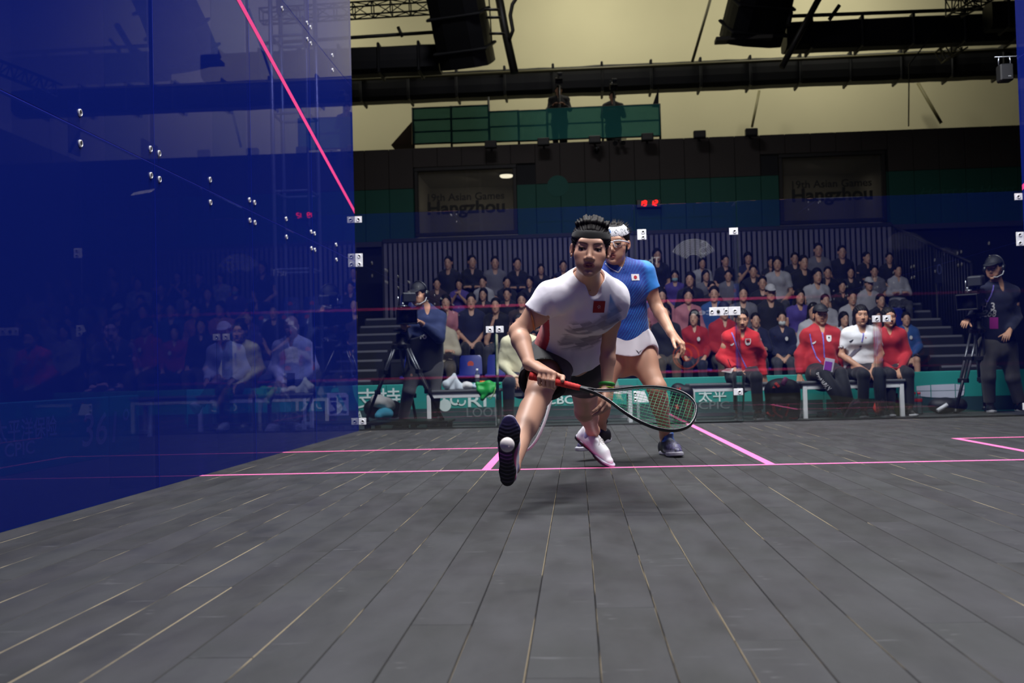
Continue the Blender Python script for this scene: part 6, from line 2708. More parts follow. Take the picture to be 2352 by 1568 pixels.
J = dict(neck=at(978, 708, D1), shr=at(944, 726, D1 - 0.05), shl=at(1012, 728, D1 + 0.08), elr=at(930, 772, D1 - 0.12), wrr=at(928, 752, D1 - 0.34),
         ell=at(1010, 776, D1 - 0.06), wrl=at(968, 742, D1 - 0.26), hpr=at(952, 838, D1 + 0.05), hpl=at(997, 838, D1 + 0.1), knr=at(940, 898, D1), knl=at(1000, 900, D1 + 0.08),
         anr=at(925, 958, D1 + 0.1), anl=at(996, 956, D1 + 0.2))
for sd in 'rl':
    J['an' + sd][2] = ZF + 0.09
R = head_frame((-0.42, -1, -0.18), 0.0)
hc = at(962, 676, D1 - 0.06)
NAVY = cloth('jacket_navy', '17254f')
VEST = cloth('vest_dark', '0f1119')
t, tp = standing('cameraman in navy jacket, grey trousers, black cap and headset at the left corner', J, hc, R,
                 dict(_s, male=True, hair='short', cap='131417', top='jacket', top_mat=NAVY, leg_mat=GREYT, seed=41, skin=SKIN2, hand_l=(at(957, 733, D1 - 0.36) - J['wrl'], C_U * 0.6 - C_F * 0.6)), ((-0.3, -1), (0.35, -1)))
headset(t, hc, R)
# vest with the number
P, N, u, xs_v, f = torso_axes(J)
T = Sdf()
sd_torso(T, J, 0.97, 0.040, True, k=0.08)
T.plane(P + u * 0.36, unit(u + 0.35 * xs_v), 0.01)
T.plane(P - u * 0.05, -u, 0.01)
T.func(folds(43, 0.006, 22, u))
vest = sd_mesh('vest', T, 0.0075, VEST, t)
bv = bvh_of(vest)
for s_, px_, py_, sz, wd in (('E', 963, 755, 0.11, 0.05), ('46', 966, 770, 0.10, 0.10)):
    V2, Fc = text_mesh(s_, sz, 0.002)
    V2 = V2 - (V2.min(0) + V2.max(0)) / 2
    V2[:, 0] *= wd / np.ptp(V2[:, 0])
    sticker(bv, V2, Fc, at(px_, py_, D1 - 0.3), C_R, C_U, EMW, vest, 'number', 0.006)

lens = at(2221, 694, 10.75)
cam_dir = unit(at(1500, 950, 6.0) - lens)
video_camera('video_camera', 'broadcast video camera on tripod at the right corner beside the glass', lens, cam_dir, s=1.05)
ap = A3(*(lens - cam_dir * 0.36))
ap[2] = lens[2] - 0.27
tripod('tripod', 'black tripod with grey twin tube legs at the right corner', ap, [atZ(2196, 948, 0.0), atZ(2262, 940, 0.0), (ap[0] + 0.25, ap[1] + 0.5, ZF)])
J = dict(neck=at(2290, 652, D1), shr=at(2256, 672, D1 - 0.05), shl=at(2326, 672, D1 + 0.02), elr=at(2240, 722, D1 - 0.05), wrr=at(2222, 736, D1 - 0.27),
         ell=at(2336, 730, D1 + 0.05), wrl=at(2318, 762, D1 - 0.15), hpr=at(2268, 792, D1 + 0.05), hpl=at(2314, 792, D1 + 0.1), knr=at(2270, 866, D1 - 0.02), knl=at(2326, 868, D1 + 0.05),
         anr=at(2274, 944, D1 + 0.05), anl=at(2344, 942, D1 + 0.1))
for sd in 'rl':
    J['an' + sd][2] = ZF + 0.09
R = head_frame((-0.75, -0.8, -0.10), 0.0)
hc = at(2284, 616, D1 - 0.05)
t, tp = standing('cameraman in navy jacket with lanyard, black cap and headset at the right corner', J, hc, R,
                 dict(_s, male=True, hair='short', cap='15171a', top='jacket', top_mat=cloth('jacket_midnight', '10142c'), leg_mat=cloth('trousers_charcoal', '56534f'), seed=45, skin=SKIN2), ((-0.3, -1), (0.35, -1)))
headset(t, hc, R)
bv = bvh_of(tp)
lanyard(bv, [(2270, 660), (2280, 684), (2286, 692)], D1 - 0.3, tp)
lanyard(bv, [(2304, 652), (2296, 678), (2288, 692)], D1 - 0.3, tp)
for s_, px_, py_, sz, wd in (('H 3', 2290, 702, 0.115, 0.13), ('268', 2297, 718, 0.10, 0.10)):
    V2, Fc = text_mesh(s_, sz, 0.002)
    V2 = V2 - (V2.min(0) + V2.max(0)) / 2
    V2[:, 0] *= wd / np.ptp(V2[:, 0])
    sticker(bv, V2, Fc, at(px_, py_, D1 - 0.3), C_R, C_U, EMW, tp, 'number', 0.006)
mb = MB()
mb.obox(at(2283, 742, D1 - 0.32), (0.045, 0.003, 0.06), np.stack([C_R, C_F, C_U], 1), 0, 0.002)
mb.build('pass_card', mat('pass_magenta', '8e2a78', 0.4), tp)

# ---- bags, bottles and cloths
def soft_lump(name, label, cat, prims, m, h=0.008, seed=1, amp=0.006, fr=30):
    S = Sdf()
    for a in prims:
        S.ell(*a)
    S.func(folds(seed, amp, fr))
    S.plane((0, 0, ZF + 0.001), (0, 0, -1), 0.004)
    c = np.mean([p[0] for p in prims], 0)
    t = thing(name, label, cat, (c[0], c[1], ZF))
    sd_mesh(name + '_body', S, h, m, t)
    return t


BAGB = mat('bag_black', '101114', 0.6, bump=0.2, bscale=300)
STRAP = mat('strap_red', 'd83a2c', 0.6)
c = atY(1797, 905, 10.52)
t = thing('backpack', 'black backpack with red straps standing before the bench', 'bag', (c[0], c[1], ZF))
S = Sdf()
S.rbox((c[0], c[1], 0.17), (0.175, 0.11, 0.20), None, 0.09)
S.rbox((c[0], c[1] - 0.09, 0.09), (0.15, 0.06, 0.115), None, 0.05, 0.03)
S.ell((c[0], c[1], 0.33), (0.14, 0.10, 0.07), None, 0.05)
S.func(folds(51, 0.006, 24))
bp = sd_mesh('pack_body', S, 0.008, BAGB, t)
bv = bvh_of(bp)


def strap(pts, r=0.011, w=0.03, m=STRAP, nm='strap', d=10.4, bvh=None):
    P = stick(bvh if bvh is not None else bv, [at(px, py, d) for px, py in pts], C_F, 0.008)
    mb = MB()
    for p, q in zip(P[:-1], P[1:]):
        mb.beam(p, q, w, 0.012, -C_F, 0, 0.004)
    return mb.build(nm, m, t)


strap([(1766, 877), (1771, 880), (1775, 888)])
strap([(1792, 881), (1797, 886), (1800, 891)])
strap([(1760, 928), (1768, 936), (1772, 948)])
strap([(1784, 944), (1793, 954), (1806, 961)], w=0.024)
strap([(1818, 930), (1817, 944), (1812, 958)], w=0.022)
strap([(1796, 943), (1802, 940)], w=0.02)
strap([(1772, 958), (1776, 950), (1781, 958)], w=0.03)
mb = MB()
mb.tube([at(1812, 960, 10.42), at(1822, 961, 10.4), at(1832, 960, 10.42)], 0.008, 6)
mb.build('strap', STRAP, t)
mb = MB()
mb.tube([at(1797, 884, 10.5), at(1806, 868, 10.52)], 0.024, 10)
tag(mb.build('pink_tube', mat('tube_pink', 'e07aa8', 0.5)), 'pink tube sticking out of the black backpack', 'tube')
c = atY(1566, 900, 10.75)
t = thing('sports_bag', 'black and red racket bag behind the racket head', 'bag', (c[0], c[1], ZF))
S = Sdf()
S.rbox((c[0], c[1], 0.16), (0.12, 0.12, 0.19), None, 0.07)
S.ell((c[0] - 0.04, c[1] - 0.02, 0.33), (0.07, 0.08, 0.05), None, 0.03)
S.func(folds(53, 0.006, 24))
b2 = sd_mesh('bag_body', S, 0.009, BAGB, t)
bv2 = bvh_of(b2)
strap([(1552, 876), (1562, 875), (1570, 880)], bvh=bv2, d=10.5, w=0.05)
strap([(1540, 925), (1550, 940)], bvh=bv2, d=10.5)
c = atY(1579, 930, 10.60)
mb = MB()
mb.box(c + (-0.03, 0, -0.14), c + (0.05, 0.12, 0.06), 0, 0.008)
tag(mb.build('brown_box', mat('box_brown', '6b3226', 0.7)), 'small reddish brown box beside the bench end', 'box')


def bottle(label, px, py, liquid, cap, wrap, Y=10.95, h=0.24, r=0.033, lie=False, group=None):
    c = atY(px, py, Y)
    o = A3(c[0], Y, ZF + (r if lie else 0))
    ax = UP if not lie else unit((1, 0.2, 0))
    t = thing('drink_bottle', label, 'bottle', o, group)
    mb = MB()
    mb.lathe(o, ax, [(0.001, 0.0), (r * 0.9, 0.001), (r, 0.01), (r, h * 0.45), (r * 0.93, h * 0.5), (r, h * 0.55), (r, h * 0.66), (r * 0.45, h * 0.86), (r * 0.42, h * 0.92)], 16)
    mb.build('bottle_body', liquid, t)
    mb = MB()
    mb.lathe(o + ax * h * 0.90, ax, [(r * 0.5, 0), (r * 0.52, 0.004), (r * 0.5, h * 0.10), (0.001, h * 0.10)], 14)
    mb.build('bottle_cap', cap, t)
    mb = MB()
    mb.lathe(o + ax * h * 0.56, ax, [(r * 1.02, 0), (r * 1.03, 0.003), (r * 1.03, h * 0.13), (r * 1.0, h * 0.14)], 16, caps=False)
    mb.build('bottle_label', wrap, t)
    return t


LQ1 = mat('liquid_lime', '9aa838', 0.15, spec=0.6)
LQ2 = mat('liquid_pale', 'b9b98a', 0.15, spec=0.6)
LQ3 = glass('bottle_clear', (0.75, 0.80, 0.82), (0.5, 0.55, 0.6), 0.12, 1.45, 1.2)
CAPR = mat('cap_red', 'b01c1c', 0.4)
WRR = mat('wrap_red', 'a3241e', 0.5)
bottle('bottle with lime drink and red cap beside the right bench leg', 2060, 944, LQ1, CAPR, WRR, 10.9)
bottle('bottle with pale drink and red cap, right of the lime one', 2075, 944, LQ2, CAPR, WRR, 10.88)
bottle('clear water bottle with red cap before the teal board, left of a pair', 2101, 942, LQ3, CAPR, WRR, 11.2)
bottle('clear water bottle with red cap before the teal board, right of a pair', 2112, 942, LQ3, CAPR, WRR, 11.15)
bottle('bottle with orange label lying under the bench', 1876, 946, LQ3, CAPR, mat('wrap_orange', 'd0622c', 0.5), 10.95, 0.22, 0.03, True)
bottle('clear bottle with white cap standing on the left bench', 1097, 900, LQ3, mat('cap_white', 'd8d8da', 0.4), mat('wrap_pale', 'b8bcc0', 0.5), 10.92, 0.22, 0.026).location.z += 0.0
for o in bpy.data.objects:
    if o.get('label', '').startswith('clear bottle with white cap'):
        o.location.z = 0.362
mb = MB()
mb.tube([at(2020, 922, 10.75), at(2012, 928, 10.74), at(2010, 938, 10.73), at(2014, 948, 10.72), at(2020, 953, 10.72)], [0.008, 0.02, 0.024, 0.02, 0.008], 8)
tag(mb.build('red_strap', STRAP), 'curved red strap on the floor between black shoes', 'strap')
mb = MB()
mb.tube([at(2153, 943, 10.9), at(2176, 929, 10.9)], 0.022, 10)
tag(mb.build('paper_roll', mat('paper_roll_white', 'cfd0d4', 0.6)), 'white rolled paper leaning beside the right tripod', 'paper')
soft_lump('camera_bag', 'dark camera bag lying beside the right tripod', 'bag', [(atY(2168, 935, 11.15) + A3(0, 0, 0.02), (0.16, 0.12, 0.09)), (atY(2195, 930, 11.2), (0.12, 0.1, 0.08))], BAGB, 0.01, 61)
# on and around the left bench
TB = 0.362
c = atY(1045, 893, 10.85)
S = Sdf()
S.cap((c[0], 10.86, TB + 0.16), (c[0] - 0.04, 10.88, TB + 0.01), 0.012, 0.075, 0.02)
S.cap((c[0], 10.86, TB + 0.16), (c[0] + 0.05, 10.84, TB + 0.01), 0.012, 0.055, 0.02)
S.cap((c[0] - 0.01, 10.84, TB + 0.13), (c[0] - 0.08, 10.80, TB + 0.06), 0.02, 0.045, 0.02)
S.func(folds(71, 0.010, 36, UP))
S.plane((0, 0, TB + 0.001), (0, 0, -1), 0.003)
t = thing('towel', 'pale towel draped in a peak on the left bench', 'towel', (c[0], 10.86, TB))
sd_mesh('towel_cloth', S, 0.006, mat('towel_pale', 'c3cad0', 0.95, bump=0.3, bscale=400), t)
for nm, lab, px, m, r, sd in (('cloth', 'crumpled white cloth on the left bench beside the towel', 1072, 'd6d4d2', (0.07, 0.06, 0.045), 73), ('cloth', 'small blue and white cloth next to the green bag', 1093, 'b4c6d4', (0.045, 0.05, 0.035), 75)):
    c = atY(px, 890, 10.85)
    S = Sdf()
    S.ell((c[0], 10.85, TB + r[2] * 0.8), r)
    S.func(folds(sd, 0.012, 60))
    S.plane((0, 0, TB + 0.001), (0, 0, -1), 0.003)
    t = thing(nm, lab, 'cloth', (c[0], 10.85, TB))
    sd_mesh('cloth_fold', S, 0.006, mat('cloth_' + m, m, 0.9), t)
t = thing('green_bag', 'bright green bag hanging over the edge of the left bench', 'bag', (atY(1120, 890, 10.68)[0], 10.68, TB))
S = Sdf()
a0, a1, a2, a3 = at(1096, 881, 10.98), at(1148, 881, 11.0), at(1108, 915, 10.95), at(1125, 900, 10.95)
S.cap(a0, a1, 0.014, 0.014, 0.02)
S.cap(a0, a2, 0.014, 0.018, 0.02)
S.cap((a0 + a1) / 2, a3, 0.03, 0.022, 0.06)
S.cap(a3, a2, 0.026, 0.02, 0.03)
S.cap((a0 + a2) / 2, (a1 + a3) / 2, 0.028, 0.014, 0.05)
S.func(folds(77, 0.006, 50))
sd_mesh('bag_body', S, 0.006, mat('bag_green', '17a03c', 0.5), t)
mb = MB()
mb.tube([at(1140, 884, 10.93), at(1134, 905, 10.93), at(1126, 916, 10.93), at(1120, 912, 10.93)], 0.005, 6)
mb.build('drawstring', mat('string_lime', '8fc46a', 0.6), t)
mb = MB()
mb.tube([at(1102, 878, 11.0), at(1115, 878, 11.0)], 0.018, 8)
tag(mb.build('orange_tube', mat('tube_orange', 'e0702a', 0.5)), 'small orange tube lying on the left bench', 'tube')
soft_lump('towel', 'crumpled white and black towel under the left tripod', 'towel', [(atY(878, 925, 10.9) + A3(0, 0, 0.0), (0.13, 0.10, 0.07)), (atY(866, 918, 10.95), (0.08, 0.08, 0.07)), (atY(893, 932, 10.9), (0.07, 0.07, 0.05))],
          mat('towel_white', 'c9c6c2', 0.95), 0.008, 81, 0.012, 40)
soft_lump('bag', 'black bag under the white towel at the left tripod', 'bag', [(atY(862, 938, 10.98), (0.13, 0.1, 0.11)), (atY(905, 940, 11.0), (0.09, 0.1, 0.10))], BAGB, 0.01, 83)
soft_lump('cloth', 'crumpled cyan cloth on the floor under the left tripod', 'cloth', [(atY(884, 950, 10.8), (0.10, 0.08, 0.06)), (atY(872, 955, 10.78), (0.05, 0.06, 0.04))], mat('cloth_cyan', '3f9cb8', 0.8), 0.008, 85, 0.010, 40)

# ---- people on the camera platform, dark against the wall
J = joints_seated(0.0, 1.0)
def silhouette(label, px, py, cam_rig):
    hc = atY(px, py, YP + 0.55)
    s = 1.05
    zb = ZTOP - 0.25
    foot = hc[2] - 1.62
    X_, Y_ = hc[0], hc[1]
    J = dict(neck=A3(X_, Y_, hc[2] - 0.15), shr=A3(X_ - 0.19, Y_, hc[2] - 0.22), shl=A3(X_ + 0.19, Y_, hc[2] - 0.22), elr=A3(X_ - 0.25, Y_ - 0.08, hc[2] - 0.48), ell=A3(X_ + 0.25, Y_ - 0.08, hc[2] - 0.48),
             wrr=A3(X_ - 0.12, Y_ - 0.26, hc[2] - 0.40), wrl=A3(X_ + 0.12, Y_ - 0.26, hc[2] - 0.40), hpr=A3(X_ - 0.09, Y_, hc[2] - 0.72), hpl=A3(X_ + 0.09, Y_, hc[2] - 0.72),
             knr=A3(X_ - 0.10, Y_ - 0.02, hc[2] - 1.14), knl=A3(X_ + 0.10, Y_ - 0.02, hc[2] - 1.14), anr=A3(X_ - 0.10, Y_, hc[2] - 1.53), anl=A3(X_ + 0.10, Y_, hc[2] - 1.53))
    R = head_frame((0, -1, -0.15))
    t = thing('person', label, 'person', (X_, Y_, foot))
    ft = {sd: (A3(J['an' + sd][0], Y_, foot), shoe_frame((0, -1, 0), UP)) for sd in 'rl'}
    dress(t, J, hc, R, 1.0, dict(male=True, hair='short', top='jacket', top_mat=TOPM['black'], leg_mat=LEGM['dark'], shoe_mat=SHOE_BLACK, sole_mat=SHOE_BLACK, seed=91, skin=SKIN2), 'coarse', ft)
    return hc


h1 = silhouette('dark clad cameraman standing behind the teal platform cloth, left of two', 1283, 208, True)
h2 = silhouette('dark clad cameraman standing behind the teal platform cloth, right of two', 1407, 222, True)
for h, lab in ((h1, 'small video camera before the left cameraman on the platform'), (h2, 'small video camera before the right cameraman on the platform')):
    video_camera('video_camera', lab, h + A3(0.02, -0.45, 0.10), (0.1, -1, -0.3), s=0.8)
for h, lab in ((h1, 'thin stand under the left platform camera'), (h2, 'thin stand under the right platform camera')):
    mb = MB()
    a = h + A3(0.02, -0.22, 0.02)
    mb.tube([a, (a[0], a[1], h[2] - 1.62)], 0.03, 8)
    tag(mb.build('camera_stand', mat('camera_black', '0f1013', 0.45)), lab, 'stand')
# squash ball in flight
c = at(1165, 1021, 2.82)
t = thing('squash_ball', 'pale squash ball in flight in front of the lunging shoe', 'ball', c)
mb = MB()
mb.ball(c, 0.0200, 28, 18)
mb.build('ball_shell', mat('ball_pale', 'd6cfcb', 0.7, bump=0.2, bscale=900), t)
mb = MB()
mb.ball(c + C_R * 0.004 - C_U * 0.004 - C_F * 0.0192, (0.0022, 0.0022, 0.0012), 10, 6, R=np.stack([C_R, C_U, C_F], 1))
mb.build('ball_dot', mat('ball_dot', 'b0a8a4', 0.6), t)
# ------------------------------------------------------------------ the two players
def racket(name, label, butt, tip, xdir, cols, strings, s=1.0, group=None):
    """squash racket; xdir lies in the face plane"""
    t = thing(name, label, 'racket', butt, group)
    y = unit(np.array(tip) - butt)
    x = np.array(xdir, float)
    x = unit(x - y * np.dot(x, y))
    z = np.cross(x, y)
    p = lambda a, b, c=0.0: np.array(butt) + (x * a + y * b + z * c) * s
    mb = MB()
    pts = [(-0.004, 0.215), (-0.006, 0.255), (-0.010, 0.29), (-0.030, 0.345), (-0.058, 0.40), (-0.084, 0.46), (-0.100, 0.52), (-0.1045, 0.57),
           (-0.098, 0.615), (-0.080, 0.65), (-0.050, 0.676), (0, 0.685)]
    full = pts + [(-a, b) for a, b in pts[-2::-1]]
    cr = []
    for i in range(len(full) - 1):
        p0, p1, p2, p3 = full[max(i - 1, 0)], full[i], full[i + 1], full[min(i + 2, len(full) - 1)]
        for k in range(4):
            u = k / 4
            cr.append(tuple(0.5 * ((2 * p1[q]) + (-p0[q] + p2[q]) * u + (2 * p0[q] - 5 * p1[q] + 4 * p2[q] - p3[q]) * u * u +
                                   (-p0[q] + 3 * p1[q] - 3 * p2[q] + p3[q]) * u ** 3) for q in (0, 1)))
    cr.append(full[-1])
    ring = [p(a, b) for a, b in cr]
    n = 10
    vs = []
    for i, c in enumerate(ring):
        tg = unit(ring[min(i + 1, len(ring) - 1)] - ring[max(i - 1, 0)])
        o = np.cross(tg, z)
        for j in range(n):
            a = 2 * math.pi * j / n
            vs.append(c + o * 0.0052 * s * math.cos(a) + z * 0.0098 * s * math.sin(a))
    fs = [(i * n + j, i * n + (j + 1) % n, (i + 1) * n + (j + 1) % n, (i + 1) * n + j) for i in range(len(ring) - 1) for j in range(n)]
    mb.add(vs, fs, 0, True)
    mb.tube([p(0, 0.185), p(0, 0.235), p(0, 0.262)], [0.0085 * s, 0.0095 * s, 0.009 * s], 10)
    mb.build('frame', cols[0], t)
    mb = MB()       # pale stripe along the inside of the head
    vs = []
    for i, c in enumerate(ring[6:-6]):
        i += 6
        tg = unit(ring[min(i + 1, len(ring) - 1)] - ring[max(i - 1, 0)])
        o = -np.cross(tg, z)
        if np.dot(o, p(0, 0.53) - c) < 0:
            o = -o
        for k in (-1, -0.33, 0.33, 1):
            vs.append(c + o * (0.0056 - 0.0022 * k * k) * s + z * 0.0062 * s * k)
    m = len(ring) - 12
    mb.add(vs, [(i * 4 + j, i * 4 + j + 1, i * 4 + j + 5, i * 4 + j + 4) for i in range(m - 1) for j in range(3)], 0, True)
    mb.build('inner_rim', cols[1], t)
    mb = MB()
    pr, h = [], 0.0
    pr += [(0.004, 0), (0.0175, 0.001), (0.0182, 0.012), (0.0165, 0.02)]
    k = 0.02
    while k < 0.205:
        pr += [(0.0166 - 0.004 * (k / 0.205), k), (0.0172 - 0.004 * (k / 0.205), k + 0.008), (0.0158 - 0.004 * (k / 0.205), k + 0.0135)]
        k += 0.0145
    pr += [(0.0118, 0.215), (0.004, 0.2155)]
    mb.lathe(p(0, 0), y, [(a * s, b * s) for a, b in pr], 14)
    mb.build('grip', cols[2], t)
    mb = MB()
    poly = np.array([(a, b) for a, b in cr])

    def span(v, ax):
        hit = []
        for i in range(len(poly) - 1):
            a, b = poly[i], poly[i + 1]
            if (a[ax] - v) * (b[ax] - v) < 0:
                f = (v - a[ax]) / (b[ax] - a[ax])
                hit.append(a[1 - ax] + f * (b[1 - ax] - a[1 - ax]))
        return (min(hit), max(hit)) if len(hit) > 1 else None
    for i in range(-6, 7):
        v = i * 0.0148
        sp = span(v, 0) if abs(v) > 0.011 else (0.33, 0.684)
        if sp:
            mb.tube([p(v * (0.9 if abs(v) < 0.05 else 1), max(sp[0], 0.335)), p(v, sp[1])], 0.0007 * s, 4)
    for i in range(19):
        v = 0.365 + i * 0.0172
        sp = span(v, 1)
        if sp:
            mb.tube([p(sp[0], v, 0.0008), p(sp[1], v, 0.0008)], 0.0007 * s, 4)
    mb.build('strings', cols[3], t)
    return t


def player_white():
    t = thing('person', 'woman lunging with a racket, in white shirt, black shorts and black headband', 'person', atZ(1390, 1070, 0))
    J = dict(neck=at(1349, 645, 4.47), shr=at(1270, 683, 4.40), shl=at(1408, 684, 4.56),
             elr=at(1190, 762, 4.40), wrr=at(1216, 836, 4.26), ell=at(1397, 800, 4.66), wrl=at(1393, 892, 4.62),
             hpr=at(1262, 826, 4.90), hpl=at(1341, 834, 5.02), knr=at(1236, 908, 4.52), knl=at(1345, 941, 5.42),
             anr=at(1196, 1056, 4.22), anl=at(1349, 1022, 5.66))
    P, N, u, xs, f = torso_axes(J)
    J['mid'] = P + 0.36 * (N - P) - f * 0.012
    R = head_frame((-0.03, -1, -0.10), 0.10)
    hc = at(1356, 572, 4.30)
    hs = 0.985
    # feet inside the shoes
    yr = unit(at(1166, 965, 4.00) - at(1166, 1104, 4.02))
    Rr = shoe_frame(yr, C_F + C_R * 0.13)
    cr = at(1165, 1036, 4.03) - Rr[:, 1] * 0.057 * 0.93
    toe = atZ(1405, 1068, 0.010)
    dt = float((toe - CAM) @ C_F)
    yl = unit(toe - at(1334, 1006, dt + 0.10))
    Rl = shoe_frame(yl, C_U * 0.85 + C_R * 0.42 - C_F * 0.35)
    cl = toe - yl * 0.200 * 0.98 - UP * 0.022
    J['anr'] = cr + Rr @ np.array([0, -0.024, 0.095])
    J['anl'] = cl + Rl @ np.array([0, -0.022, 0.105])
    S = Sdf()
    sd_torso(S, J, 0.98)
    for sd in 'rl':
        sd_arm(S, J, sd, 1.04, 1.0 if sd == 'r' else 0.84)
        sd_leg(S, J, sd, 1.06)
    sd_head(S, hc, R, hs, mouth=0.0030, lid=0.34, neck=N - u * 0.02, nr=0.05, fw=0.90)
    # collar bones and neck cords
    sx = unit(J['shr'] - J['shl'])
    for q in (-1, 1):
        S.cap(N + f * 0.075 - u * 0.035 + sx * q * 0.012, N + f * 0.045 - u * 0.005 + sx * q * 0.07, 0.008, 0.006, 0.02)
    # right hand closed round the grip
    butt, tip = at(1217, 862, 4.235), at(1579, 951, 4.06)
    tip = butt + unit(tip - butt) * 0.685
    gy = unit(tip - butt)
    toc = -C_F
    gx = unit(np.cross(gy, toc))                # towards the top of the picture
    if gx @ C_U < 0:
        gx = -gx
    gz = unit(np.cross(gx, gy))
    if gz @ toc < 0:
        gz = -gz
    G = lambda a, ang, r=0.026: butt + gy * a + r * (gx * math.cos(ang) + gz * math.sin(ang))
    w = J['wrr']
    kn = [G(0.100, 0.35, 0.031), G(0.080, 0.42, 0.033), G(0.060, 0.48, 0.032), G(0.042, 0.55, 0.030)]
    for i, k in enumerate(kn):
        S.cap(w + gy * 0.004 * (1 - i), k, 0.0165, 0.0125, 0.014)
        a0 = 0.35 + 0.066 * i
        fr = 0.0104 - 0.0007 * i
        yy = 0.100 - 0.0195 * i
        q = k
        fl = 0.96 if i != 3 else 0.82
        for da, dy, r in ((1.15, 0.004, 1), (2.25, 0.008, 0.95), (3.1, 0.010, 0.88)):
            q2 = G(yy + dy, a0 + da * fl, 0.0265)
            S.cap(q, q2, fr * r, fr * r * 0.95, 0.003)
            q = q2
    # thumb laid along the grip, index knuckle behind it
    th = [w + gy * 0.03 + gx * 0.004, G(0.105, -0.35, 0.026), G(0.134, -0.05, 0.0245), G(0.142, 1.0, 0.0235)]
    for (a, b), (r0, r1) in zip(zip(th[:-1], th[1:]), ((0.017, 0.013), (0.0125, 0.0105), (0.0105, 0.0085))):
        S.cap(a, b, r0, r1, 0.005)
    # left hand hanging open
    lw = J['wrl']
    lh = at(1391, 930, 4.56) - lw
    sd_hand(S, lw, lh, -C_F * 0.55 + C_R * 0.85, 'l', ((0.5, 0.35, 0.2), (0.55, 0.45, 0.25), (0.75, 0.5, 0.3), (0.9, 0.55, 0.3)),
            (0.85, 0.5, -0.25, 0.25), 0.05, 1.02)
    J2 = (cr + Rr @ np.array([0, -0.025, 0.075]), cl + Rl @ np.array([0, -0.02, 0.075]))
    for an, a2, Rf, cf in ((J['anr'], J2[0], Rr, cr), (J['anl'], J2[1], Rl, cl)):
        S.cap(an, a2, 0.034, 0.032, 0.02)
        S.cap(a2, cf + Rf @ np.array([0, 0.08, 0.04]), 0.026, 0.022, 0.02)
    V, Q = body_mesh(S, 0.0048, [(hc, N + unit(hc - N) * 0.065, unit(hc - N), 0.19, 0.0021), (w + gy * 0.065, w, unit((kn[0] + kn[3]) / 2 - w), 0.135, 0.0022),
                                  (lw + unit(lh) * 0.09, lw, lh, 0.13, 0.0024)])
    col = head_colour(V, hc, R, hs, SKIN, LIP, np.array(SKIN) * 0.42)
    for kk in kn:
        m = np.exp(-((V - kk) ** 2).sum(1) / 0.013 ** 2)[:, None] * 0.3
        col = col * (1 - m) + np.array(SKIN) * (1.05, 0.7, 0.62) * m
    for kk, rr in ((J['knr'], 0.06), (J['knl'], 0.06)):
        m = np.exp(-((V - kk) ** 2).sum(1) / rr ** 2)[:, None] * 0.35
        col = col * (1 - m) + np.array(SKIN) * (0.98, 0.74, 0.66) * m
    mesh_np('body', V, Q, skin_mat('player_skin', 'd8ab90'), t, None, col)
    eyeballs(t, hc, R, hs, (0.1, 1, -0.42))
    # hair drawn back into a knot
    hw = lambda x, y, z: hc + R @ (np.array([x, y, z]) * hs)
    H = Sdf()
    H.ell(hw(0, -0.018, 0.042), np.array((0.083, 0.098, 0.083)) * hs, R, 0.01)
    H.ell(hw(0, -0.055, 0.0), np.array((0.074, 0.062, 0.085)) * hs, R, 0.02)
    H.ell(hw(0, 0.12, -0.025), np.array((0.088, 0.105, 0.115)) * hs, R, 0.012, 's')
    H.plane(hw(0, 0, -0.075), R[:, 2] * -1, 0.02)
    for q in (-1, 1):
        H.ell(hw(q * 0.0815, 0.0, -0.012), np.array((0.014, 0.022, 0.036)) * hs, R, 0.006, 's')
    H.ell(hw(-0.01, -0.075, 0.118), np.array((0.036, 0.034, 0.03)) * hs, R, 0.015)
    r2 = np.random.RandomState(5)
    for i in range(30):
        a, b = r2.uniform(-1.0, 1.0), r2.uniform(-0.1, 0.9)
        c0 = hw(0.074 * math.sin(a), -0.02 + 0.075 * math.cos(a) * 0.8, 0.062 + 0.056 * math.cos(a * 0.8) * 0.9)
        dv = R @ np.array([0.25 * math.sin(a) + r2.uniform(-.25, .25), -1.0, 0.55 * math.cos(a) + r2.uniform(-.1, .25)])
        H.cap(c0, c0 + unit(dv) * r2.uniform(0.02, 0.05), 0.0085, 0.0035, 0.010)
    fr = R @ np.array([1, 0, 0])

    def strands(Pt):
        q = (Pt - hc) @ R
        an = np.arctan2(q[..., 0], q[..., 2] + 0.02)
        return 0.0013 * np.sin(an * 70 + 9 * q[..., 1]) + 0.0013 * np.sin(an * 33 + 31 * q[..., 1] + 2 * np.sin(60 * q[..., 1]))
    H.func(strands)
    sd_mesh('hair', H, 0.0024, mat('black_hair', '141110', 0.6, spec=0.15), t)
    B = Sdf()
    B.ell(hw(0, -0.016, 0.036), np.array((0.0845, 0.103, 0.090)) * hs, R, 0.0)
    o = hw(0, 0.08, 0.0555)
    nn = R @ unit((0.0, 0.10, 1.0))
    B.func(lambda Pt: np.abs((Pt - o) @ nn) - 0.0215 * hs, op='i', k=0.012)
    B.func(folds(4, 0.0005, 90))
    sd_mesh('headband', B, 0.0026, mat('headband_towelling', '131314', 0.95, bump=0.2, bscale=900, sheen=0.1), t)
    for q in (-1, 1):
        mb = MB()
        mb.ball(hw(q * 0.079, 0.003, -0.037), 0.0035)
        mb.build('earring', mat('silver', 'd8d8dc', 0.2, 1.0), t)

    # ---- shirt
    T = Sdf()
    inf = 0.019
    sd_torso(T, J, 0.98, inf, k=0.07)
    ends = []
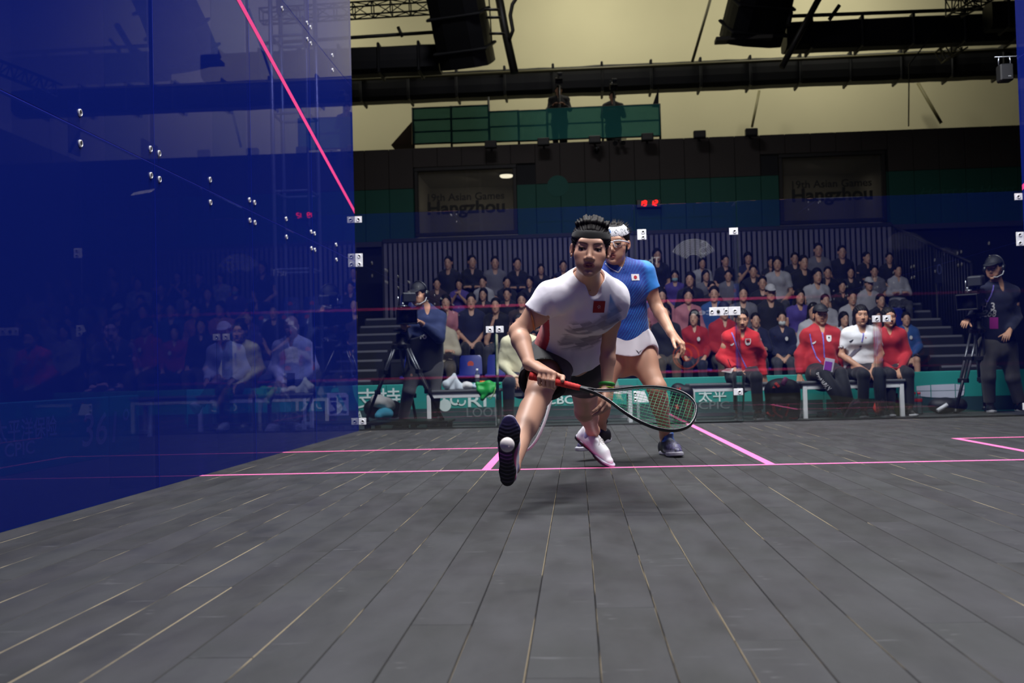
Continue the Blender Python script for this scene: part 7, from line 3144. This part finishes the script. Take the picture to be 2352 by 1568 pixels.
    for sd, tt, r0, r1 in (('r', 0.44, 0.060, 0.061), ('l', 0.27, 0.058, 0.056)):
        a, b = J['sh' + sd], J['el' + sd]
        sleeve(T, [a, a + (b - a) * tt], [r0, r1], 0.05, 0.006, 0.05, unit(b - a) + 0.25 * (C_R if sd == 'r' else 0 * C_R))
        ends.append(a + (b - a) * tt)
    T.func(folds(11, 0.006, 24, u * 0.6 + f * 0.2 + xs * 0.5))
    T.func(folds(3, 0.0032, 48, u, 9))
    # hem runs round the hips
    hem = P + u * 0.075 + f * 0.02
    hn = unit(u + 0.10 * f + xs * 0.02)
    T.plane(hem, -hn, 0.004)
    T.cap(P - u * 0.05, P + u * 0.12, 0.160, 0.142, 0.004, 's', unit(f), 0.74)
    # neckline
    T.cap(N + u * 0.12 + f * 0.02, N + u * 0.028 + f * 0.085, 0.058, 0.030, 0.004, 's')
    T.cap(N + u * 0.12, N - u * 0.005, 0.064, 0.072, 0.004, 's')
    Wc = P + 0.34 * (N - P)

    def shirt_col(V):
        q = V - P
        w_ = q @ u
        x_ = -(q @ xs)                  # to the right of the picture
        fr_ = q @ f
        c = np.tile(np.array(lin('e9e6ec')), (len(V), 1))
        # lilac tint of the print and the grey faceted bands
        sk = w_ - 0.35 * x_
        ci, cj = np.floor((x_ + 0.9 * w_) / 0.055), np.floor((w_ - 0.25 * x_) / 0.022)
        hh = hash2(ci, cj)
        band = np.maximum(np.exp(-((w_ - 0.475 - 0.10 * x_) / 0.055) ** 2), 0.95 * np.exp(-((w_ - 0.31 + 0.08 * x_) / 0.07) ** 2))
        band *= (fr_ > 0.0) * np.clip((x_ + 0.135) / 0.04, 0, 1) * np.clip((0.15 - x_) / 0.04, 0, 1)
        m = np.clip((band * (0.55 + 0.9 * hh) - 0.34) * 2.6, 0, 1)
        g = np.array(lin('918d9b'))[None] * (0.72 + 0.6 * hash2(ci, cj, 3))[:, None]
        c = c * (1 - m[:, None]) + g * m[:, None]
        lil = (np.exp(-((w_ - 0.20) / 0.07) ** 2) * 0.5 * (fr_ > 0))[:, None]
        c = c * (1 - lil) + np.array(lin('b4a9d6')) * lil
        # blue flash under the collar
        bx, bw = x_ - 0.075, w_ - 0.60
        bl = np.clip((0.006 - 0.34 * bw - np.abs(bx + 0.15 * bw)) / 0.010, 0, 1) * (bw < 0.0) * np.clip(1 + bw / 0.14, 0, 1) * (fr_ > 0)
        c = c * (1 - bl[:, None]) + np.array(lin('1c7ec4')) * bl[:, None]
        # red side panels
        side = (np.abs(x_) > 0.118 - 0.02 * np.cos((w_ - .2) * 8)) & (w_ < 0.45) & (np.minimum(((V - ends[0]) ** 2).sum(1), ((V - ends[1]) ** 2).sum(1)) > 0.0085)
        side &= fr_ < 0.05
        c[side] = lin('c4161f')
        return c
    sh = sd_mesh('shirt', T, 0.0034, mat('white_jersey', 'e9e6ec', 0.75, vcol=True, sheen=0.2, bump=0.15, bscale=900), t, shirt_col)
    bv = bvh_of(sh)
    view = C_F
    fc = at(1385, 701, 4.25)
    dx, dy = unit(C_R + 0.02 * C_U), unit(C_U + 0.06 * C_R)
    fl = decal_grid('flag_badge', bv, fc, dx, dy, 0.052, 0.049, view, mat('flag_red', '9c1420', 0.7), t)
    V2, Fc = star_fan(5, 0.0015, 0.0105, 0.3)
    decal_shape('flag_emblem', bv, fc, dx, dy, V2, Fc, view, mat('emblem_white', 'f2eef0', 0.6), fl, 0.0036)
    # necklace
    mb = MB()
    for k, (px, py) in enumerate(((1336, 664), (1342, 668), (1348, 671), (1354, 670), (1360, 664))):
        mb.ball(np.array(stick(bvh_of(bpy.data.objects[t.name].children[0]), [at(px, py, 4.3)], view, 0.002)[0]), 0.0028, 8, 6)
    mb.build('necklace', mat('gold', 'd9b26a', 0.25, 1.0), t)
    # orange strap on the upper arm
    mb = MB()
    ra = unit(J['elr'] - J['shr'])
    c0 = J['shr'] + (J['elr'] - J['shr']) * 0.60
    ax1 = frame_from(unit(ra + 0.55 * C_U), C_R)
    n = 26
    mb.tube([c0 + 0.0505 * (math.cos(2 * math.pi * k / n) * ax1[0] + math.sin(2 * math.pi * k / n) * ax1[1]) for k in range(n)], 0.0042, 6, closed=True, hint=ax1[2])
    mb.build('arm_strap', mat('tape_tan', 'c97f4a', 0.6), t)
    # ---- shorts
    B = Sdf()
    K2 = 0.06
    xh = unit(J['hpr'] - J['hpl'])
    fh = unit(np.cross(u, xh))
    B.cap(P - u * 0.04, P + u * 0.07, 0.178, 0.142, K2, 'u', fh, 0.68)
    for sd, tt, r0, r1, up_ in (('r', 0.64, 0.114, 0.110, 0.5), ('l', 0.38, 0.108, 0.102, 0.0)):
        a, b = J['hp' + sd], J['kn' + sd]
        sleeve(B, [a, a + (b - a) * tt], [r0, r1], 0.05, 0.008, 0.06, unit(b - a) - up_ * UP)
    B.ell(P - f * 0.05 - u * 0.04, 0.15, None, 0.05)
    B.func(folds(21, 0.008, 24, xs))
    sd_mesh('shorts', B, 0.0042, mat('black_cloth', '0b0c10', 0.75, sheen=0.15, bump=0.1, bscale=700), t)
    # ---- shoes
    soleC = lambda V: None
    white = mat('shoe_white', 'e6e6ea', 0.55, vcol=True, bump=0.1, bscale=500)

    def paint(cf, Rf):
        def fn(V):
            q = (V - cf) @ Rf
            c = np.tile(np.array(lin('e8e8ec')), (len(V), 1))
            z, yv = q[:, 2], q[:, 1]
            m = np.clip((0.030 - z - 0.05 * np.maximum(yv - 0.1, 0)) / 0.012, 0, 1)[:, None]
            mix = np.clip((yv - 0.02) / 0.12, 0, 1)[:, None]
            cc = np.array(lin('a8466f')) * (1 - mix) + np.array(lin('5060a0')) * mix
            c = c * (1 - m) + cc * m
            hl = (np.exp(-((yv + 0.045) / 0.018) ** 2) * np.exp(-((z - 0.055) / 0.02) ** 2) * 0.8)[:, None]
            return c * (1 - hl) + np.array(lin('6a4a8c')) * hl
        return fn

    def paint_sole(cf, Rf):
        def fn(V):
            q = (V - cf) @ Rf
            c = np.tile(np.array(lin('0e0d14')), (len(V), 1))
            m = (np.clip((q[:, 1] - 0.12) / 0.06, 0, 1))[:, None]
            c = c * (1 - m) + np.array(lin('2b2550')) * m
            m = (np.exp(-((q[:, 1] - 0.035) / 0.02) ** 2) * (q[:, 0] > -0.02) * 0.9)[:, None]
            c = c * (1 - m) + np.array(lin('43154f')) * m
            m = np.clip((q[:, 2] - 0.016) / 0.004, 0, 1)[:, None]
            return c * (1 - m) + np.array(lin('b8b4c4')) * m
        return fn
    SS = {1: 0.93, -1: 0.98}
    for cf, Rf, sdn in ((cr, Rr, 1), (cl, Rl, -1)):
        up = sd_mesh('shoe', sd_upper(cf, Rf, SS[sdn], sdn), 0.0028, white, t, paint(cf, Rf))
        so = sd_sole(cf, Rf, SS[sdn], sdn)

        def grooves(Pt, cf=cf, Rf=Rf):
            q = (Pt - cf) @ Rf
            return 0.0007 * np.clip(np.sin(q[..., 1] * 420 + 3.2 * np.cos(q[..., 0] * 60)) * 3, -1, 1) * (q[..., 2] < 0.004)
        so.func(grooves)
        o = sd_mesh('sole', so, 0.0026, mat('rubber_sole', '101014', 0.5, vcol=True), up, paint_sole(cf, Rf))
        laces(up, cf, Rf, SS[sdn], mat('lace_white', 'dcdad6', 0.8))
        sk = Sdf()
        a0 = cf + Rf @ np.array([0, -0.02, 0.06])
        an = J['anr'] if sdn == 1 else J['anl']
        dd = unit(an - a0)
        sk.cap(a0, a0 + dd * 0.045, 0.038, 0.0385, 0)
        sk.cap(a0 + dd * 0.03, a0 + dd * 0.2, 0.034, 0.034, 0.002, 's')
        sd_mesh('sock', sk, 0.003, mat('sock_lilac', '8f8fb8', 0.9), t)
    # wristbands
    mb = MB()
    dl = unit(J['wrl'] - J['ell'])
    xw = frame_from(dl)
    for k, (a, r, c_) in enumerate(((-0.020, 0.0315, 0), (-0.002, 0.0305, 1))):
        pts = [(0.0255 if False else 0.030) * (math.cos(2 * math.pi * j / 22) * xw[0] + math.sin(2 * math.pi * j / 22) * xw[1]) + J['wrl'] + dl * a for j in range(22)]
        mb.tube(pts, 0.0075 if k == 0 else 0.004, 8, c_, closed=True, hint=dl)
    mb.build('wristband', [mat('band_green', '2f9a3e', 0.6), mat('band_lime', '9fbf3a', 0.5)], t)
    racket('squash_racket', 'black squash racket with green strings and red grip held out by the woman in white', butt, tip,
           gx * 0.76 - gz * 0.65, (mat('frame_black', '2b2c2e', 0.32, 0.3, coat=0.3), mat('rim_white', 'dfe0e2', 0.3), mat('grip_red', 'cc2a26', 0.7, bump=0.3, bscale=700),
                                  mat('string_green', '2f9d6c', 0.45)), 1)
    return t


def player_blue():
    t = thing('person', 'woman in blue striped shirt, white skirt and protective glasses behind the lunging player', 'person', atZ(1553, 1050, 0))
    J = dict(neck=at(1414, 613, 6.12), shr=at(1362, 632, 6.06), shl=at(1478, 628, 6.16), elr=at(1322, 722, 6.0), wrr=at(1316, 806, 5.86),
             ell=at(1508, 704, 6.16), wrl=at(1543, 766, 5.98), hpr=at(1398, 800, 6.20), hpl=at(1458, 794, 6.26),
             knr=at(1384, 910, 6.08), knl=at(1508, 890, 6.10), anr=at(1376, 1000, 6.36), anl=at(1541, 1004, 6.27))
    P, N, u, xs, f = torso_axes(J)
    R = head_frame((-0.24, -1, -0.10), 0.04)
    hc = at(1413, 560, 6.06)
    hs = 1.0
    # shoes: left flat, right toe just off the floor
    cl = atZ(1541, 1035, 0.0)
    Rl = shoe_frame((0.30, -1, 0), UP)
    cl = atZ(1561, 1050, 0) - Rl[:, 1] * 0.195 + UP * 0.002
    J['anl'] = cl + Rl @ np.array([0, -0.022, 0.12])
    cr = at(1372, 1020, 6.42)
    cr[2] = 0.085
    Rr = shoe_frame(unit(np.array([-0.62, -0.72, -0.16])), UP)
    cr = at(1378, 1020, 6.36)
    J['anr'] = cr + Rr @ np.array([0, -0.022, 0.11])
    S = Sdf()
    sd_torso(S, J, 0.96)
    for sd in 'rl':
        sd_arm(S, J, sd, 1.0)
        sd_leg(S, J, sd, 1.08)
    sd_head(S, hc, R, hs, mouth=0.0042, lid=0.5, neck=N - u * 0.02, nr=0.05)
    lw = J['wrl']
    lh = unit(at(1566, 790, 5.94) - lw)
    sd_hand(S, lw, lh, C_U * 0.75 + C_R * 0.5 - C_F * 0.25, 'l', ((0.35, 0.55, 0.35), (0.4, 0.6, 0.4), (0.5, 0.6, 0.4), (0.55, 0.6, 0.4)), (0.72, 0.75, -0.2, 0.15), 0.06, 1.0)
    butt, tip = at(1330, 800, 5.90), at(1226, 972, 6.0)
    tip = butt + unit(tip - butt) * 0.685
    rw = J['wrr']
    sd_hand(S, rw, unit(butt + unit(tip - butt) * 0.05 - rw), -C_R * 0.8 - C_F * 0.3, 'r', ((1.2, 1.2, 0.7),) * 4, (0.6, 0.6, -0.6, 0.5), 0.02, 1.0)
    for an, cf, Rf in ((J['anl'], cl, Rl), (J['anr'], cr, Rr)):
        a2 = cf + Rf @ np.array([0, -0.02, 0.075])
        S.cap(an, a2, 0.036, 0.033, 0.02)
        S.cap(a2, cf + Rf @ np.array([0, 0.08, 0.04]), 0.026, 0.022, 0.02)
    V, Q = body_mesh(S, 0.0058, [(hc, N + unit(hc - N) * 0.06, unit(hc - N), 0.19, 0.0027), (lw + lh * 0.09, lw, lh, 0.13, 0.003)])
    mesh_np('body', V, Q, skin_mat('player_skin', 'd8ab90'), t, None, head_colour(V, hc, R, hs, np.array(SKIN) * (1.0, 0.98, 0.95), LIP, BROW))
    eyeballs(t, hc, R, hs, (0.0, 1, -0.2))
    hw = lambda x, y, z: hc + R @ (np.array([x, y, z]) * hs)
    H = Sdf()
    H.ell(hw(0, -0.02, 0.042), np.array((0.081, 0.095, 0.082)) * hs, R, 0.01)
    H.ell(hw(0, -0.06, 0.0), np.array((0.072, 0.06, 0.08)) * hs, R, 0.02)
    H.ell(hw(0, 0.12, -0.03), np.array((0.092, 0.105, 0.12)) * hs, R, 0.012, 's')
    r2 = np.random.RandomState(9)
    for i in range(80):
        a = r2.uniform(-1.4, 1.4)
        y0 = r2.uniform(-0.08, 0.03)
        c0 = hw(0.07 * math.sin(a), y0, 0.05 + 0.066 * math.cos(a))
        H.cap(c0, c0 + R @ unit((0.7 * math.sin(a), -0.7 + r2.uniform(-.3, .3), 0.8 * math.cos(a))) * r2.uniform(0.02, 0.055), 0.004, 0.001, 0.003)
    H.ell(hw(0.02, -0.10, 0.03), np.array((0.035, 0.05, 0.05)), R, 0.02)
    for q in (-1, 1):
        H.ell(hw(q * 0.0815, 0.0, -0.012), np.array((0.014, 0.022, 0.036)) * hs, R, 0.006, 's')
    sd_mesh('hair', H, 0.003, mat('black_hair', '141110', 0.6, spec=0.15), t)
    B = Sdf()
    B.ell(hw(0, -0.016, 0.036), np.array((0.085, 0.103, 0.092)) * hs, R, 0.0)
    o, nn = hw(0, 0.08, 0.062), R @ unit((0.0, 0.25, 1.0))
    B.func(lambda Pt: np.abs((Pt - o) @ nn) - 0.026 * hs, op='i', k=0.008)

    def band_col(V):
        q = (V - hc) @ R
        a = np.arctan2(q[:, 0], q[:, 1])
        c = np.tile(np.array(lin('e2e3e6')), (len(V), 1))
        hh = hash2(np.floor(a * 22), np.floor(q[:, 2] * 160))
        c[hh > 0.80] = lin('4a5560')
        m = ((a - 0.30) / 0.20) ** 2 + ((q[:, 2] - 0.066) / 0.016) ** 2 < 1
        c[m] = np.where(hh[m][:, None] > 0.35, lin('3f74b5'), lin('aebfd8'))
        return c
    sd_mesh('headband', B, 0.0028, mat('patterned_band', 'e2e3e6', 0.8, vcol=True), t, band_col)
    # protective glasses
    mb = MB()
    for q in (-1, 1):
        pts = [hw(q * x, y, z) for x, y, z in ((0.006, 0.108, 0.006), (0.014, 0.106, 0.016), (0.045, 0.098, 0.018), (0.066, 0.078, 0.014), (0.078, 0.03, 0.010), (0.081, -0.01, 0.006))]
        mb.tube(pts, [0.003, 0.0034, 0.0038, 0.0045, 0.004, 0.003], 8)
        mb.tube([hw(q * x, y, z) for x, y, z in ((0.010, 0.107, 0.008), (0.018, 0.104, -0.018), (0.03, 0.102, -0.021))], 0.0026, 8)
    mb.tube([hw(-0.012, 0.106, 0.008), hw(0, 0.11, 0.010), hw(0.012, 0.106, 0.008)], 0.0032, 8)
    g = mb.build('glasses_frame', mat('glasses_white', 'e8e8ea', 0.3), t)
    for q in (-1, 1):
        mb = MB()
        ring = [(0.013, 0.105, 0.014), (0.03, 0.103, 0.017), (0.05, 0.096, 0.016), (0.063, 0.082, 0.012), (0.06, 0.083, -0.012), (0.047, 0.096, -0.022), (0.03, 0.102, -0.022), (0.017, 0.105, -0.014)]
        mb.prism([hw(q * x, y, z) for x, y, z in ring], R[:, 1] * 0.0012)
        mb.build('lens', glass('lens_clear', (0.90, 0.93, 0.96), None, 0, 1.5, 1.0), g)
    # ---- shirt
    T = Sdf()
    sd_torso(T, J, 0.96, 0.015, k=0.07)
    for sd, tt, r0, r1 in (('r', 0.5, 0.063, 0.066), ('l', 0.52, 0.063, 0.066)):
        a, b = J['sh' + sd], J['el' + sd]
        sleeve(T, [a, a + (b - a) * tt], [r0, r1], 0.05)
    T.func(folds(31, 0.006, 26, u * 0.5 + xs * 0.6))
    T.func(folds(35, 0.0035, 50, xs, 9))
    T.plane(P + u * 0.06, -unit(u - 0.10 * xs), 0.004)
    T.cap(N + u * 0.10, N - u * 0.075 + f * 0.10, 0.062, 0.010, 0.003, 's')
    T.cap(N + u * 0.12, N - u * 0.002, 0.060, 0.066, 0.004, 's')
    Vn = N - u * 0.07 + f * 0.10

    def blue_col(V):
        q = V - P
        w_, x_ = q @ u, -(q @ xs)
        c = np.tile(np.array(lin('1b3f9e')), (len(V), 1))
        dg = w_ - 0.32 * x_ - 0.10 * np.sin(x_ * 9)
        lo = np.clip((0.42 - w_) / 0.35, 0, 1)
        th = 0.78 - 0.85 * lo * np.clip((x_ + 0.05) / 0.12, 0.15, 1)
        st = np.sin(dg * 2 * math.pi / 0.024 + 0.5 * np.sin(w_ * 18))
        m = np.clip((st - th) * 3, 0, 1)[:, None] * np.clip((x_ + 0.12) / 0.1, 0.2, 1)[:, None]
        c = c * (1 - m) + np.array(lin('2484d8')) * m
        sl = np.clip((x_ - 0.135) / 0.03, 0, 1)[:, None] * (w_ > 0.22)[:, None]
        c = c * (1 - sl) + np.array(lin('2a86dc')) * sl
        return c
    sh = sd_mesh('shirt', T, 0.0042, mat('blue_jersey', '1b3f9e', 0.7, vcol=True, sheen=0.15), t, blue_col)
    bv = bvh_of(sh)
    for i in (-1, 1):            # pale piping of the V neck
        P3 = [at(1415 + 2 * 0, 626, 5.9) for k in range(1)]
        a, m, b = ((1392, 604), (1398, 615), (1421, 625)) if i < 0 else ((1437, 593), (1435, 606), (1421, 625))
        pts = []
        for k in range(13):
            s_ = k / 12
            px = (1 - s_) ** 2 * a[0] + 2 * s_ * (1 - s_) * m[0] + s_ * s_ * b[0]
            py = (1 - s_) ** 2 * a[1] + 2 * s_ * (1 - s_) * m[1] + s_ * s_ * b[1]
            pts.append(at(px, py, 6.0))
        mb = MB()
        mb.tube(stick(bv, pts, C_F, 0.001), 0.003, 6)
        mb.build('collar_piping', mat('piping_white', 'e6e6ea', 0.7), t)
    fc = at(1464, 634, 5.95)
    dx, dy = unit(C_R + 0.04 * C_U), unit(C_U - 0.06 * C_R)
    fl = decal_grid('flag_badge', bv, fc, dx, dy, 0.048, 0.038, C_F, mat('flag_white', 'e9e6e6', 0.7), t, off=0.003)
    V2, Fc = disc2(0.0105)
    decal_shape('flag_disc', bv, fc, dx, dy, V2, Fc, C_F, mat('flag_disc_red', 'b3122a', 0.7), fl, 0.0045)
    # ---- skirt
    B = Sdf()
    xh = unit(J['hpr'] - J['hpl'])
    fh = unit(np.cross(u, xh))
    hemc = P - UP * 0.115 + np.array([0.0, 0.0, 0])
    B.cap(P + u * 0.09, P - u * 0.02, 0.152, 0.182, 0.05, 'u', fh, 0.74)
    for sd in 'rl':
        d = unit(J['kn' + sd] - J['hp' + sd])
        B.cap(J['hp' + sd], J['hp' + sd] + d * 0.20, 0.112, 0.122, 0.09)
    B.ell(P - f * 0.06 - u * 0.05, 0.13, None, 0.06)
    B.func(folds(41, 0.003, 22, u))
    hn = unit(UP + 0.06 * C_R)
    hp_ = at(1434, 819, 6.2)
    B.plane(hp_, -hn, 0.003)
    B.plane(P + u * 0.10, u, 0.006)
    I = []
    for sd in 'rl':
        d = unit(J['kn' + sd] - J['hp' + sd])
        B.cap(J['hp' + sd] + d * 0.1, J['hp' + sd] + d * 0.32, 0.100, 0.116, 0.05, 's')
    sk = sd_mesh('skirt', B, 0.0045, mat('white_skirt', 'e4e1e4', 0.75, sheen=0.1), t)
    bv = bvh_of(sk)
    mk = np.array([(-0.022, 0.008), (-0.013, 0.003), (-0.006, -0.002), (0, -0.012), (0.004, -0.002), (0.014, 0.004), (0.027, 0.010), (0.012, 0.001), (0.004, -0.007), (-0.001, -0.016), (-0.008, -0.007), (-0.015, 0.001)])
    decal_shape('skirt_mark', bv, at(1472, 806, 6.0), C_R, C_U, mk, [[0, 1, 11], [1, 2, 10, 11], [2, 3, 9, 10], [3, 4, 8, 9], [4, 5, 7, 8], [5, 6, 7]], C_F, mat('mark_black', '121214', 0.6), sk, 0.004)
    navy = mat('shoe_navy', '14161f', 0.5, vcol=True)

    def paint(cf, Rf):
        def fn(V):
            q = (V - cf) @ Rf
            c = np.tile(np.array(lin('15171f')), (len(V), 1))
            hh = hash2(np.floor(q[:, 0] * 160), np.floor(q[:, 1] * 120), 2)
            m = (np.clip((q[:, 1] - 0.09) / 0.05, 0, 1) * np.clip(hh * 1.4, 0, 1) * 0.8)[:, None]
            c = c * (1 - m) + np.array(lin('5d5a80')) * m
            m = (np.exp(-((q[:, 2] - 0.03) / 0.008) ** 2) * (np.abs(q[:, 0]) > 0.03) * (q[:, 1] > 0.03))[:, None]
            c = c * (1 - m) + np.array(lin('c9c9d4')) * m
            m = (np.exp(-((q[:, 1] - 0.035) / 0.012) ** 2) * (q[:, 2] > 0.085))[:, None]
            return c * (1 - m) + np.array(lin('3a6ec4')) * m
        return fn
    for cf, Rf, sdn in ((cr, Rr, 1), (cl, Rl, -1)):
        up = sd_mesh('shoe', sd_upper(cf, Rf, 1.08, sdn, mid=True), 0.0034, navy, t, paint(cf, Rf))
        sd_mesh('sole', sd_sole(cf, Rf, 1.08, sdn, 0.024), 0.0034, mat('sole_pale', 'b9bac2', 0.5), up)
        laces(up, cf, Rf, 1.08, mat('lace_navy', '4a4e66', 0.8), False)
    racket('squash_racket', 'white framed squash racket hanging low behind the lunging player', butt, tip, C_R * 0.55 - C_F * 0.8,
           (mat('frame_white', 'dcdcde', 0.35), mat('rim_black', '1c1c1e', 0.4), mat('grip_black', '18181a', 0.8), mat('string_grey', '8d8f92', 0.5)), 1)
    return t


player_white()
player_blue()
